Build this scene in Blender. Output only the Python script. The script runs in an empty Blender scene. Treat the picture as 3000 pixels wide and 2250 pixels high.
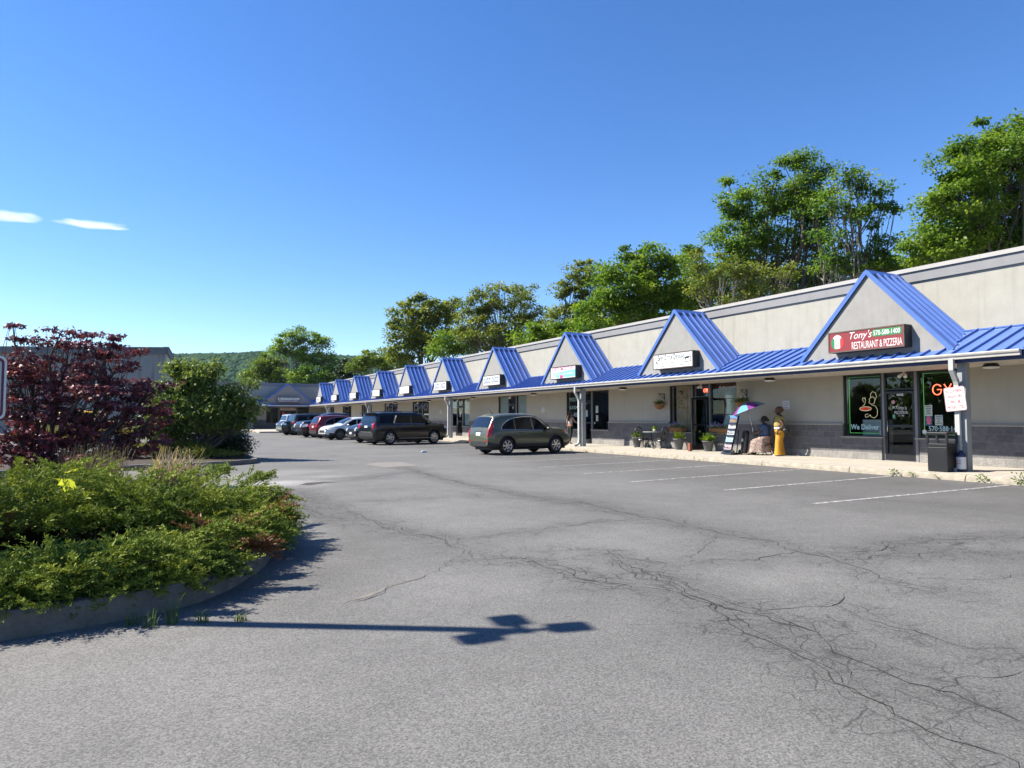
import bpy, bmesh, math, random
import numpy as np
from mathutils import Vector, Matrix, geometry, noise as mnoise
rad = math.radians
SC = bpy.context.scene
COL = SC.collection
# ------------------------------------------------------------------ camera
TH = math.atan2(1065., 2000.); PITCH = math.atan2(100., 2000.); CH = 1.5
cam_d = bpy.data.cameras.new('camera'); cam = bpy.data.objects.new('camera', cam_d); COL.objects.link(cam)
cam_d.sensor_width = 36; cam_d.lens = 24.0; cam_d.clip_start = .05; cam_d.clip_end = 6000
cam.location = (0, 0, CH); cam.rotation_euler = (math.pi/2 + PITCH, 0, -TH); SC.camera = cam
# ------------------------------------------------------------------ sky and sun
SUN_AZ = math.atan2(-.846, .533); SUN_EL = rad(45)      # azimuth clockwise from +Y
w = bpy.data.worlds.new('World'); SC.world = w; w.use_nodes = True
nt = w.node_tree; nt.nodes.clear()
wo = nt.nodes.new('ShaderNodeOutputWorld'); bg = nt.nodes.new('ShaderNodeBackground'); sky = nt.nodes.new('ShaderNodeTexSky')
sky.sky_type = 'NISHITA'; sky.sun_disc = False; sky.sun_elevation = SUN_EL; sky.sun_rotation = SUN_AZ
sky.air_density = 1.0; sky.dust_density = 0; sky.ozone_density = 4.5; sky.altitude = 200
hs = nt.nodes.new('ShaderNodeHueSaturation'); hs.inputs['Hue'].default_value = .508; hs.inputs['Saturation'].default_value = 1.2; hs.inputs['Value'].default_value = 1.14
nt.links.new(sky.outputs[0], hs.inputs['Color'])
bg.inputs['Strength'].default_value = .075
# two small lens-shaped clouds low in the left of the sky, fixed by compass direction
geo = nt.nodes.new('ShaderNodeTexCoord')
def wmath(op, *a):
    n = nt.nodes.new('ShaderNodeMath'); n.operation = op
    for i, x in enumerate(a):
        if isinstance(x, (int, float)): n.inputs[i].default_value = x
        else: nt.links.new(x, n.inputs[i])
    return n.outputs[0]
def wdot(v):
    n = nt.nodes.new('ShaderNodeVectorMath'); n.operation = 'DOT_PRODUCT'
    nt.links.new(geo.outputs['Generated'], n.inputs[0]); n.inputs[1].default_value = v; return n.outputs['Value']
_f0 = Vector((math.sin(TH), math.cos(TH), 0)); RT = Vector((math.cos(TH), -math.sin(TH), 0))
FW = _f0*math.cos(PITCH) + Vector((0, 0, math.sin(PITCH))); UP = RT.cross(FW)
def ray(px, py): return FW + RT*((px-1500)/2000.) - UP*((py-1125)/2000.)
nz = nt.nodes.new('ShaderNodeTexNoise'); nz.inputs['Scale'].default_value = 38; nz.inputs['Detail'].default_value = 6
mp = nt.nodes.new('ShaderNodeMapping'); mp.inputs['Scale'].default_value = (1, 1, 3.5)
nt.links.new(geo.outputs['Generated'], mp.inputs['Vector']); nt.links.new(mp.outputs[0], nz.inputs['Vector'])
cm = None
for cx, cy, a, b, tilt in ((14, 633, 74, 14, 6), (266, 657, 88, 11, 6), (316, 665, 60, 6, 7)):
    d = ray(cx, cy).normalized(); r = RT.copy(); r = (r - d*r.dot(d)).normalized(); u = r.cross(d)
    r2 = r*math.cos(rad(tilt)) - u*math.sin(rad(tilt)); u2 = u*math.cos(rad(tilt)) + r*math.sin(rad(tilt))
    q = wmath('ADD', wmath('POWER', wmath('ABSOLUTE', wmath('MULTIPLY', wdot(r2), 2000./a)), 2.),
                     wmath('POWER', wmath('ABSOLUTE', wmath('MULTIPLY', wdot(u2), 2000./b)), 2.))
    q = wmath('ADD', q, wmath('MULTIPLY', wmath('SUBTRACT', nz.outputs[0], .5), 1.9))
    front = wmath('GREATER_THAN', wdot(d), .5)
    m = wmath('MULTIPLY', front, wmath('MINIMUM', wmath('MAXIMUM', wmath('MULTIPLY', wmath('SUBTRACT', 1.0, q), .95), 0.), .85))
    cm = m if cm is None else wmath('MAXIMUM', cm, m)
mx = nt.nodes.new('ShaderNodeMixRGB'); nt.links.new(cm, mx.inputs[0]); nt.links.new(hs.outputs[0], mx.inputs[1])
mx.inputs[2].default_value = (6.2, 6.9, 7.4, 1)
nt.links.new(mx.outputs[0], bg.inputs['Color']); nt.links.new(bg.outputs[0], wo.inputs[0])
sl = bpy.data.lights.new('sun', 'SUN'); sl.energy = 5.0; sl.angle = rad(.5); sl.color = (1, .93, .82)
so = bpy.data.objects.new('sun', sl); COL.objects.link(so)
SDIR = Vector((math.sin(SUN_AZ)*math.cos(SUN_EL), math.cos(SUN_AZ)*math.cos(SUN_EL), math.sin(SUN_EL)))
so.rotation_euler = SDIR.to_track_quat('Z', 'Y').to_euler(); so.location = SDIR*50
SC.view_settings.view_transform = 'Standard'; SC.view_settings.look = 'None'; SC.view_settings.gamma = 1
SC.view_settings.use_curve_mapping = False; SC.view_settings.exposure = 1.30
SC.render.resolution_x = 1024; SC.render.resolution_y = 768
SC.cycles.max_bounces = 6; SC.cycles.transparent_max_bounces = 12; SC.cycles.sample_clamp_indirect = 6
# ------------------------------------------------------------------ helpers
CAM = Vector((0, 0, CH))
def onZ(px, py, z=0.):
    d = ray(px, py); return CAM + d*((z-CH)/d.z)
def onX(px, py, X):
    d = ray(px, py); return CAM + d*(X/d.x)
def atF(px, py, F): return CAM + ray(px, py)*F
DS = 1.35624
MAT = {}
def mat(name, col, rough=.6, metal=0., var=.12, vscale=3., bump=0., bscale=20., coat=0., emit=None, estr=0., spec=.5, stretch=None, col2=None, alpha=1., streak=0., trans=0.):
    if name in MAT: return MAT[name]
    if not emit and metal < .8: col = tuple(c*.80 for c in col)
    m = bpy.data.materials.new(name); m.use_nodes = True; n = m.node_tree; N = n.nodes; L = n.links; MAT[name] = m
    p = N['Principled BSDF']; p.inputs['Roughness'].default_value = rough; p.inputs['Metallic'].default_value = metal
    p.inputs['Specular IOR Level'].default_value = spec; p.inputs['Coat Weight'].default_value = coat; p.inputs['Coat Roughness'].default_value = .04
    p.inputs['Base Color'].default_value = (*col, 1)
    if trans: p.inputs['Transmission Weight'].default_value = trans
    if emit: p.inputs['Emission Color'].default_value = (*emit, 1); p.inputs['Emission Strength'].default_value = estr
    tc = N.new('ShaderNodeTexCoord'); mpn = N.new('ShaderNodeMapping'); L.new(tc.outputs['Object'], mpn.inputs[0])
    if stretch: mpn.inputs['Scale'].default_value = stretch
    if var > 0:
        a = N.new('ShaderNodeTexNoise'); a.inputs['Scale'].default_value = vscale; a.inputs['Detail'].default_value = 6; a.inputs['Roughness'].default_value = .65
        L.new(mpn.outputs[0], a.inputs['Vector'])
        mr = N.new('ShaderNodeMapRange'); mr.inputs[1].default_value = .3; mr.inputs[2].default_value = .7; L.new(a.outputs[0], mr.inputs[0])
        mix = N.new('ShaderNodeMixRGB'); c2 = col2 or tuple(min(1, c*(1+var)) for c in col)
        mix.inputs[1].default_value = (*[c*(1-var) for c in col], 1); mix.inputs[2].default_value = (*c2, 1)
        L.new(mr.outputs[0], mix.inputs[0]); out = mix.outputs[0]
        if streak:
            b = N.new('ShaderNodeTexNoise'); b.inputs['Scale'].default_value = 1.0; b.inputs['Detail'].default_value = 5
            mb = N.new('ShaderNodeMapping'); mb.inputs['Scale'].default_value = (5, 5, .35); L.new(tc.outputs['Object'], mb.inputs[0]); L.new(mb.outputs[0], b.inputs['Vector'])
            mr2 = N.new('ShaderNodeMapRange'); mr2.inputs[1].default_value = .52; mr2.inputs[2].default_value = .75; mr2.inputs[3].default_value = 1; mr2.inputs[4].default_value = 1-streak; L.new(b.outputs[0], mr2.inputs[0])
            m3 = N.new('ShaderNodeMixRGB'); m3.blend_type = 'MULTIPLY'; m3.inputs[0].default_value = 1; L.new(out, m3.inputs[1]); L.new(mr2.outputs[0], m3.inputs[2]); out = m3.outputs[0]
        L.new(out, p.inputs['Base Color'])
    if bump > 0:
        a = N.new('ShaderNodeTexNoise'); a.inputs['Scale'].default_value = bscale; a.inputs['Detail'].default_value = 4
        L.new(mpn.outputs[0], a.inputs['Vector']); b = N.new('ShaderNodeBump'); b.inputs['Strength'].default_value = bump; b.inputs['Distance'].default_value = .02
        L.new(a.outputs[0], b.inputs['Height']); L.new(b.outputs[0], p.inputs['Normal'])
    return m
def leafmat(name, c1, c2, c3, trans=.45, gloss=.25, rough=.45):
    m = bpy.data.materials.new(name); m.use_nodes = True; n = m.node_tree; N = n.nodes; L = n.links; MAT[name] = m
    p = N['Principled BSDF']; p.inputs['Roughness'].default_value = rough; p.inputs['Specular IOR Level'].default_value = gloss
    at = N.new('ShaderNodeAttribute'); at.attribute_name = 'var'
    cr = N.new('ShaderNodeValToRGB'); e = cr.color_ramp.elements
    e[0].color = (*c1, 1); e[1].color = (*c3, 1); k = e.new(.5); k.color = (*c2, 1)
    L.new(at.outputs['Fac'], cr.inputs[0]); L.new(cr.outputs[0], p.inputs['Base Color'])
    t = N.new('ShaderNodeBsdfTranslucent'); mul = N.new('ShaderNodeMixRGB'); mul.blend_type = 'MULTIPLY'; mul.inputs[0].default_value = 1
    L.new(cr.outputs[0], mul.inputs[1]); mul.inputs[2].default_value = (1.5, 1.45, .75, 1); L.new(mul.outputs[0], t.inputs[0])
    ms = N.new('ShaderNodeMixShader'); ms.inputs[0].default_value = trans
    L.new(p.outputs[0], ms.inputs[1]); L.new(t.outputs[0], ms.inputs[2]); L.new(ms.outputs[0], N['Material Output'].inputs[0])
    return m
def glassmat(name, tint=(.88, .92, .90), refl=.035, rough=.01):
    m = bpy.data.materials.new(name); m.use_nodes = True; n = m.node_tree; N = n.nodes; L = n.links; MAT[name] = m
    N.remove(N['Principled BSDF']); t = N.new('ShaderNodeBsdfTransparent'); t.inputs[0].default_value = (*tint, 1)
    g = N.new('ShaderNodeBsdfGlossy'); g.inputs['Roughness'].default_value = rough; g.inputs[0].default_value = (.9, .95, 1, 1)
    f = N.new('ShaderNodeLayerWeight'); f.inputs[0].default_value = .5; pw = N.new('ShaderNodeMath'); pw.operation = 'POWER'; pw.inputs[1].default_value = 4.; L.new(f.outputs['Facing'], pw.inputs[0])
    ad = N.new('ShaderNodeMath'); ad.operation = 'MULTIPLY_ADD'; ad.inputs[1].default_value = .55; ad.inputs[2].default_value = refl+.01; L.new(pw.outputs[0], ad.inputs[0])
    ms = N.new('ShaderNodeMixShader'); L.new(ad.outputs[0], ms.inputs[0]); L.new(t.outputs[0], ms.inputs[1]); L.new(g.outputs[0], ms.inputs[2]); L.new(ms.outputs[0], N['Material Output'].inputs[0])
    return m
ROOTM = {}
def props(o, label=None, cat=None, group=None, kind=None):
    if label: o['label'] = label
    if cat: o['category'] = cat
    if group: o['group'] = group
    if kind: o['kind'] = kind
    return o
def thing(name, label, cat, loc=(0, 0, 0), rotz=0., group=None):
    o = bpy.data.objects.new(name, None); COL.objects.link(o); o.location = loc; o.rotation_euler = (0, 0, rotz); o.empty_display_size = .2
    props(o, label, cat, group); ROOTM[o.name] = Matrix.Translation(Vector(loc)) @ Matrix.Rotation(rotz, 4, 'Z'); return o
def rootm(p):
    while p is not None:
        if p.name in ROOTM: return ROOTM[p.name]
        p = p.parent
    return Matrix.Identity(4)
def link(o, parent=None):
    COL.objects.link(o)
    if parent is not None: o.parent = parent
    return o
class MB:
    def __init__(s): s.v = []; s.f = []; s.m = []; s.s = []
    def add(s, vs, fs, mi=0, sm=False):
        b = len(s.v); s.v += [tuple(v) for v in vs]; s.f += [tuple(i+b for i in f) for f in fs]; s.m += [mi]*len(fs); s.s += [sm]*len(fs); return s
    def box(s, x0, x1, y0, y1, z0, z1, mi=0):
        return s.add([(x0,y0,z0),(x1,y0,z0),(x1,y1,z0),(x0,y1,z0),(x0,y0,z1),(x1,y0,z1),(x1,y1,z1),(x0,y1,z1)],
                     [(0,3,2,1),(4,5,6,7),(0,1,5,4),(1,2,6,5),(2,3,7,6),(3,0,4,7)], mi)
    def obox(s, M, sx, sy, sz, mi=0):
        c = [M @ Vector((x*sx/2, y*sy/2, z*sz/2)) for x, y, z in ((-1,-1,-1),(1,-1,-1),(1,1,-1),(-1,1,-1),(-1,-1,1),(1,-1,1),(1,1,1),(-1,1,1))]
        return s.add(c, [(0,3,2,1),(4,5,6,7),(0,1,5,4),(1,2,6,5),(2,3,7,6),(3,0,4,7)], mi)
    def bar(s, p, q, wd, ht, mi=0, up=(0, 0, 1)):
        p = Vector(p); q = Vector(q); d = (q-p); l = d.length; d.normalize(); u = Vector(up); r = d.cross(u)
        if r.length < 1e-4: r = d.cross(Vector((0, 1, 0)))
        r.normalize(); u = r.cross(d); M = Matrix((( r.x, d.x, u.x, 0), (r.y, d.y, u.y, 0), (r.z, d.z, u.z, 0), (0, 0, 0, 1))); M.translation = (p+q)/2
        return s.obox(M, wd, l, ht, mi)
    def tube(s, pts, rs, n=8, mi=0, cap=True):
        pts = [Vector(p) for p in pts]
        if not isinstance(rs, (list, tuple)): rs = [rs]*len(pts)
        vs = []; fs = []; prev = None
        for i, p in enumerate(pts):
            d = (pts[min(i+1, len(pts)-1)] - pts[max(i-1, 0)]); d = d.normalized() if d.length > 1e-9 else Vector((0, 0, 1))
            if prev is None: a = d.cross(Vector((0, 0, 1)) if abs(d.z) < .9 else Vector((1, 0, 0))).normalized()
            else: a = (prev - d*prev.dot(d)); a = a.normalized() if a.length > 1e-6 else d.orthogonal().normalized()
            prev = a; b = d.cross(a)
            for k in range(n): t = 2*math.pi*k/n; vs.append(p + (a*math.cos(t)+b*math.sin(t))*rs[i])
        for i in range(len(pts)-1):
            for k in range(n): fs.append((i*n+k, i*n+(k+1) % n, (i+1)*n+(k+1) % n, (i+1)*n+k))
        if cap: fs.append(tuple(range(n-1, -1, -1))); fs.append(tuple((len(pts)-1)*n+k for k in range(n)))
        return s.add(vs, fs, mi, n > 5)
    def lathe(s, prof, c=(0, 0, 0), n=24, mi=0, axis='z', sx=1., sy=1.):
        vs = []; fs = []
        for r, z in prof:
            for k in range(n):
                t = 2*math.pi*k/n; x, y = r*math.cos(t)*sx, r*math.sin(t)*sy
                v = (x, y, z) if axis == 'z' else ((x, z, y) if axis == 'y' else (z, x, y)); vs.append((v[0]+c[0], v[1]+c[1], v[2]+c[2]))
        for i in range(len(prof)-1):
            for k in range(n): fs.append((i*n+k, i*n+(k+1) % n, (i+1)*n+(k+1) % n, (i+1)*n+k))
        if axis == 'y': fs = [tuple(reversed(f)) for f in fs]
        return s.add(vs, fs, mi, True)
    def poly(s, pts, mi=0): return s.add(pts, [tuple(range(len(pts)))], mi)
    def prism(s, pts, off, mi=0):
        n = len(pts); off = Vector(off); a = [Vector(p) for p in pts]; vs = a + [p+off for p in a]
        return s.add(vs, [tuple(range(n-1, -1, -1)), tuple(range(n, 2*n))] + [(i, (i+1) % n, n+(i+1) % n, n+i) for i in range(n)], mi)
    def ball(s, c, r, mi=0, n=12, m=8, sx=1, sy=1, sz=1, lump=0., seed=0.):
        vs = []; fs = []
        for j in range(m+1):
            ph = math.pi*j/m
            for k in range(n):
                t = 2*math.pi*k/n; d = Vector((math.sin(ph)*math.cos(t), math.sin(ph)*math.sin(t), math.cos(ph)))
                q = r*(1 + (lump*mnoise.noise(d*2.2+Vector((seed, 0, 0))) if lump else 0)); vs.append((c[0]+d.x*q*sx, c[1]+d.y*q*sy, c[2]+d.z*q*sz))
        for j in range(m):
            for k in range(n): fs.append((j*n+k, (j+1)*n+k, (j+1)*n+(k+1) % n, j*n+(k+1) % n))
        return s.add(vs, fs, mi, True)
    def build(s, name, mats, parent=None, bevel=0., world=True, fixn=False, smooth=False):
        me = bpy.data.meshes.new(name); vs = s.v
        if parent is not None and world:
            Mi = rootm(parent).inverted(); vs = [tuple(Mi @ Vector(v)) for v in vs]
        me.from_pydata(vs, [], s.f); mats = mats if isinstance(mats, (list, tuple)) else [mats]
        for x in mats: me.materials.append(x)
        me.polygons.foreach_set('material_index', s.m); me.polygons.foreach_set('use_smooth', [smooth or q for q in s.s])
        if bevel or fixn:
            bm = bmesh.new(); bm.from_mesh(me)
            if fixn: bmesh.ops.recalc_face_normals(bm, faces=bm.faces)
            if bevel:
                bmesh.ops.remove_doubles(bm, verts=bm.verts, dist=1e-5)
                es = [e for e in bm.edges if len(e.link_faces) == 2 and e.calc_face_angle(0) > .5]
                bmesh.ops.bevel(bm, geom=es, offset=bevel, segments=2, affect='EDGES', profile=.6, clamp_overlap=True)
            bm.to_mesh(me); bm.free()
        o = bpy.data.objects.new(name, me); return link(o, parent)
def struct(o): o['kind'] = 'structure'; return o
def one(o, label, cat, group=None): return props(o, label, cat, group)
def text(body, origin, right, up, w, h, mt, parent=None, name='lettering', ext=.004, off=0., shear=0., align='CENTER', sp=1., world=True, lines=1.):
    cu = bpy.data.curves.new('t', 'FONT'); cu.body = body; cu.extrude = 0; cu.offset = off; cu.shear = shear; cu.align_x = align; cu.space_character = sp; cu.space_line = lines; cu.resolution_u = 3
    ob = bpy.data.objects.new('t', cu); COL.objects.link(ob)
    dg = bpy.context.evaluated_depsgraph_get(); me = bpy.data.meshes.new_from_object(ob.evaluated_get(dg)); bpy.data.objects.remove(ob)
    n = len(me.vertices)
    if n == 0: return None
    a = np.empty(n*3); me.vertices.foreach_get('co', a); a = a.reshape(-1, 3)
    mn = a.min(0); mxv = a.max(0); c = (mn+mxv)/2; s = (mxv-mn); sx = w/s[0]; sy = h/s[1] if h else sx
    R = Vector(right).normalized(); U = Vector(up); U = (U - R*U.dot(R)).normalized(); Nn = R.cross(U)
    out = np.array(origin)[None] + ((a[:, :1]-c[0])*sx)*np.array(R)[None] + ((a[:, 1:2]-c[1])*sy)*np.array(U)[None] + ext*np.array(Nn)[None]
    if parent is not None and world:
        Mi = np.array(rootm(parent).inverted()); out = out @ Mi[:3, :3].T + Mi[:3, 3]
    me.vertices.foreach_set('co', out.ravel()); me.materials.clear(); me.materials.append(mt); me.name = name
    return link(bpy.data.objects.new(name, me), parent)
def quads(name, V, F, mats, parent=None, var=None, mi=None, smooth=False, world=True):
    V = np.asarray(V, dtype=np.float64).reshape(-1, 3)
    if parent is not None and world:
        Mi = np.array(rootm(parent).inverted()); V = V @ Mi[:3, :3].T + Mi[:3, 3]
    F = np.asarray(F, dtype=np.int32); k = F.shape[1]; me = bpy.data.meshes.new(name)
    me.vertices.add(len(V)); me.vertices.foreach_set('co', V.astype(np.float32).ravel())
    me.loops.add(F.size); me.loops.foreach_set('vertex_index', F.ravel()); me.polygons.add(len(F))
    me.polygons.foreach_set('loop_start', np.arange(0, F.size, k, dtype=np.int32)); me.polygons.foreach_set('loop_total', np.full(len(F), k, dtype=np.int32))
    for m in (mats if isinstance(mats, (list, tuple)) else [mats]): me.materials.append(m)
    if mi is not None: me.polygons.foreach_set('material_index', np.asarray(mi, dtype=np.int32))
    if smooth: me.polygons.foreach_set('use_smooth', np.ones(len(F), dtype=bool))
    me.update(calc_edges=True)
    if var is not None:
        at = me.attributes.new('var', 'FLOAT', 'POINT'); at.data.foreach_set('value', np.asarray(var, dtype=np.float32))
    return link(bpy.data.objects.new(name, me), parent)
def evalmesh(ob):
    dg = bpy.context.evaluated_depsgraph_get(); me = bpy.data.meshes.new_from_object(ob.evaluated_get(dg)); old = ob.data
    ob.modifiers.clear(); ob.data = me; return ob
def dup(root, loc=None, rotz=None, **kw):
    r = root.copy(); COL.objects.link(r)
    if loc is not None: r.location = loc
    if rotz is not None: r.rotation_euler = (0, 0, rotz)
    ROOTM[r.name] = Matrix.Translation(Vector(r.location)) @ Matrix.Rotation(r.rotation_euler[2], 4, 'Z')
    def rec(a, b):
        for ch in list(a.children):
            c = ch.copy(); COL.objects.link(c); c.parent = b; rec(ch, c)
    rec(root, r); props(r, **kw); return r
# ------------------------------------------------------------------ materials
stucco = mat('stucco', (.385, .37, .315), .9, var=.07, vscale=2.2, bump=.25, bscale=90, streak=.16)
stucco_in_shade = mat('stucco_in_shade', (.43, .40, .335), .9, var=.06, vscale=1.2, bump=.2, bscale=90, streak=.05)  # same stucco under the canopy, bounce light put in as a paler colour
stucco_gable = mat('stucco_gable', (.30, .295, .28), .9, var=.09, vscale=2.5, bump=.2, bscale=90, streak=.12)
band = mat('parapet_band', (.24, .24, .245), .8, var=.06, vscale=2, streak=.08)
capm = mat('cap_metal', (.42, .40, .37), .45, var=.05)
blue = mat('blue_metal', (.08, .165, .47), .38, var=.10, vscale=1.5, spec=.5)
navy = mat('blue_fascia', (.008, .016, .085), .5, var=.1)
gut = mat('gutter_metal', (.55, .53, .49), .4, var=.08, vscale=4, streak=.15)
postm = mat('post_paint', (.29, .31, .32), .55, var=.08)
spout = mat('downspout_paint', (.46, .47, .46), .4, var=.05)
soff = mat('soffit_vinyl', (.62, .57, .50), .6, var=.05)
ledge = mat('limestone_ledge', (.36, .33, .28), .8, var=.12, vscale=8, bump=.2)
bronze = mat('dark_bronze', (.016, .016, .018), .35, var=.1)
mulm = mat('mullion_grey', (.22, .22, .23), .5, var=.05)
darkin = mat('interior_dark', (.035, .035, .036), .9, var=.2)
glass = glassmat('shop_glass')
white = mat('white_paint', (.80, .80, .78), .5, var=.03)
offw = mat('sign_face', (.78, .80, .79), .35, var=.02)
black = mat('black_plastic', (.012, .012, .013), .45, var=.15)
blacktxt = mat('black_vinyl', (.012, .012, .013), .5, var=0)
iron = mat('black_iron', (.014, .014, .014), .35, var=.2)
conc = mat('concrete', (.42, .385, .32), .9, var=.12, vscale=1.6, bump=.25, bscale=60)
curbm = mat('curb_concrete', (.36, .32, .25), .95, var=.28, vscale=7, bump=.6, bscale=45)
def blockmat(name, col, mortar):
    m = bpy.data.materials.new(name); m.use_nodes = True; n = m.node_tree; N = n.nodes; L = n.links; p = N['Principled BSDF']; p.inputs['Roughness'].default_value = .95
    tc = N.new('ShaderNodeTexCoord'); sx = N.new('ShaderNodeSeparateXYZ'); L.new(tc.outputs['Object'], sx.inputs[0])
    ad = N.new('ShaderNodeMath'); L.new(sx.outputs[0], ad.inputs[0]); L.new(sx.outputs[1], ad.inputs[1])
    cb = N.new('ShaderNodeCombineXYZ'); L.new(ad.outputs[0], cb.inputs[0]); L.new(sx.outputs[2], cb.inputs[1])
    mp = N.new('ShaderNodeMapping'); mp.inputs['Location'].default_value = (0, -.2, 0); L.new(cb.outputs[0], mp.inputs[0])
    b = N.new('ShaderNodeTexBrick'); L.new(mp.outputs[0], b.inputs['Vector']); b.inputs['Scale'].default_value = 1; b.inputs['Brick Width'].default_value = .44; b.inputs['Row Height'].default_value = .215
    b.inputs['Mortar Size'].default_value = .0075; b.inputs['Mortar Smooth'].default_value = .3; b.inputs['Bias'].default_value = 0
    b.inputs['Color1'].default_value = (*[c*.85 for c in col], 1); b.inputs['Color2'].default_value = (*[c*1.12 for c in col], 1); b.inputs['Mortar'].default_value = (*mortar, 1)
    nz = N.new('ShaderNodeTexNoise'); nz.inputs['Scale'].default_value = 9; nz.inputs['Detail'].default_value = 6; L.new(tc.outputs['Object'], nz.inputs['Vector'])
    mr = N.new('ShaderNodeMapRange'); mr.inputs[3].default_value = .6; mr.inputs[4].default_value = 1.35; L.new(nz.outputs[0], mr.inputs[0])
    mu = N.new('ShaderNodeMixRGB'); mu.blend_type = 'MULTIPLY'; mu.inputs[0].default_value = 1; L.new(b.outputs[0], mu.inputs[1]); L.new(mr.outputs[0], mu.inputs[2]); L.new(mu.outputs[0], p.inputs['Base Color'])
    nb = N.new('ShaderNodeTexNoise'); nb.inputs['Scale'].default_value = 28; nb.inputs['Detail'].default_value = 5; L.new(tc.outputs['Object'], nb.inputs['Vector'])
    s2 = N.new('ShaderNodeMath'); s2.operation = 'SUBTRACT'; L.new(nb.outputs[0], s2.inputs[0]); L.new(b.outputs['Fac'], s2.inputs[1])
    bp = N.new('ShaderNodeBump'); bp.inputs['Strength'].default_value = .9; bp.inputs['Distance'].default_value = .03; L.new(s2.outputs[0], bp.inputs['Height']); L.new(bp.outputs[0], p.inputs['Normal'])
    return m
blockm = blockmat('split_face_block', (.125, .12, .12), (.21, .20, .195))
blocklit = blockmat('split_face_block_sunlit', (.22, .21, .195), (.27, .26, .24))  # same block for the lowest course, sunlight below the canopy shadow painted in
# ------------------------------------------------------------------ ground
def seg_dist(P, A, B):
    AB = B-A; t = np.clip(((P-A)@AB)/max(1e-9, AB@AB), 0, 1); return np.linalg.norm(P-(A+t[:, None]*AB), axis=1)
def c7(pts): return [onZ(1000+x/1.106, 1350+y/1.106) for x, y in pts]
def cD(pts): return [onZ(x*DS, y*DS) for x, y in pts]
def c8(pts): return [onZ(600+x/3.16, 1320+y/3.16) for x, y in pts]
CR = [  # (polyline, width, alligator strength)
 (c7([(0,150),(120,200),(300,250),(420,300),(430,320)]), .012, .8),
 (c7([(0,465),(120,425),(250,385),(300,355),(360,320),(430,322)]), .012, .1),
 (c7([(200,20),(330,60),(500,95),(650,120),(800,140),(900,165),(1000,185),(1100,205),(1250,240),(1400,265),(1500,300),(1600,330),(1750,370),(1950,430)]), .016, .9),
 (c7([(430,320),(600,320),(700,350),(860,400),(1050,420),(1170,440),(1210,470),(1250,520),(1350,570),(1500,630),(1570,700),(1700,760),(1850,850),(2100,960),(2200,1010)]), .015, .9),
 (c7([(860,305),(950,345),(1030,385),(1090,405),(1160,435),(1240,480),(1330,495),(1400,530),(1500,560),(1590,600),(1700,660),(1800,700),(1900,740),(1965,755),(2080,800),(2212,850)]), .018, 1.),
 (c7([(1965,755),(2020,715),(2130,690),(2212,680)]), .012, .4),
 (c7([(1320,490),(1450,480),(1580,470),(1610,450),(1640,425)]), .012, .5),
 (c7([(1600,460),(1700,510),(1850,550),(1950,580),(2050,605),(2120,620),(2212,625)]), .013, .7),
 (c7([(570,300),(750,290),(850,295),(1000,330),(1150,320),(1300,325),(1420,300),(1500,290)]), .012, .6),
 (c7([(430,250),(550,240),(700,220),(850,195),(1000,190)]), .012, .6),
 (c7([(1500,300),(1650,300),(1800,270),(1950,255),(2212,245)]), .016, .9),
 (c7([(1600,330),(1750,310),(1900,300),(2100,300),(2212,305)]), .012, .9),
 (c7([(1750,370),(1900,385),(2212,372)]), .01, .5),
 (c7([(0,135),(150,130),(390,115),(620,125)]), .012, .4),
 (c7([(390,100),(450,118),(620,125),(800,142)]), .012, .4),
 (c7([(-80,62),(0,60),(130,45),(220,35)]), .014, .4),
 (c7([(870,400),(850,380),(700,340),(640,325),(570,320),(570,300)]), .011, .5),
 (c7([(1240,480),(1320,540),(1450,600),(1600,700),(1750,800),(1840,860),(1900,890)]), .010, .9),
 (c7([(850,525),(1000,530),(1150,545),(1250,545),(1400,575)]), .006, .1),
 (c7([(1560,110),(1700,125),(1900,135),(2212,175)]), .009, .2),
 (c7([(1180,98),(1230,102),(1290,104)]), .014, .2),
 (c7([(1100,330),(1250,240),(1400,265)]), .008, .4),
 (c8([(610,350),(700,400),(820,470),(940,540),(1100,600),(1300,650),(1500,700),(1750,730),(2000,780),(2212,830)]), .012, 1.),
 (c8([(860,370),(950,430),(1100,500),(1300,560),(1500,640),(1700,720)]), .010, 1.),
 (c8([(1170,520),(1290,490),(1500,470),(1800,450),(2212,430)]), .010, .4),
 (c8([(850,320),(950,300),(1200,290),(1500,260),(1700,225),(1900,200),(2050,215),(2212,250)]), .014, .6),
 (c8([(460,35),(700,30),(1070,22),(1300,70),(1540,110)]), .012, .2),
 (c8([(900,155),(1200,140),(1480,125)]), .012, .2),
]
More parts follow.
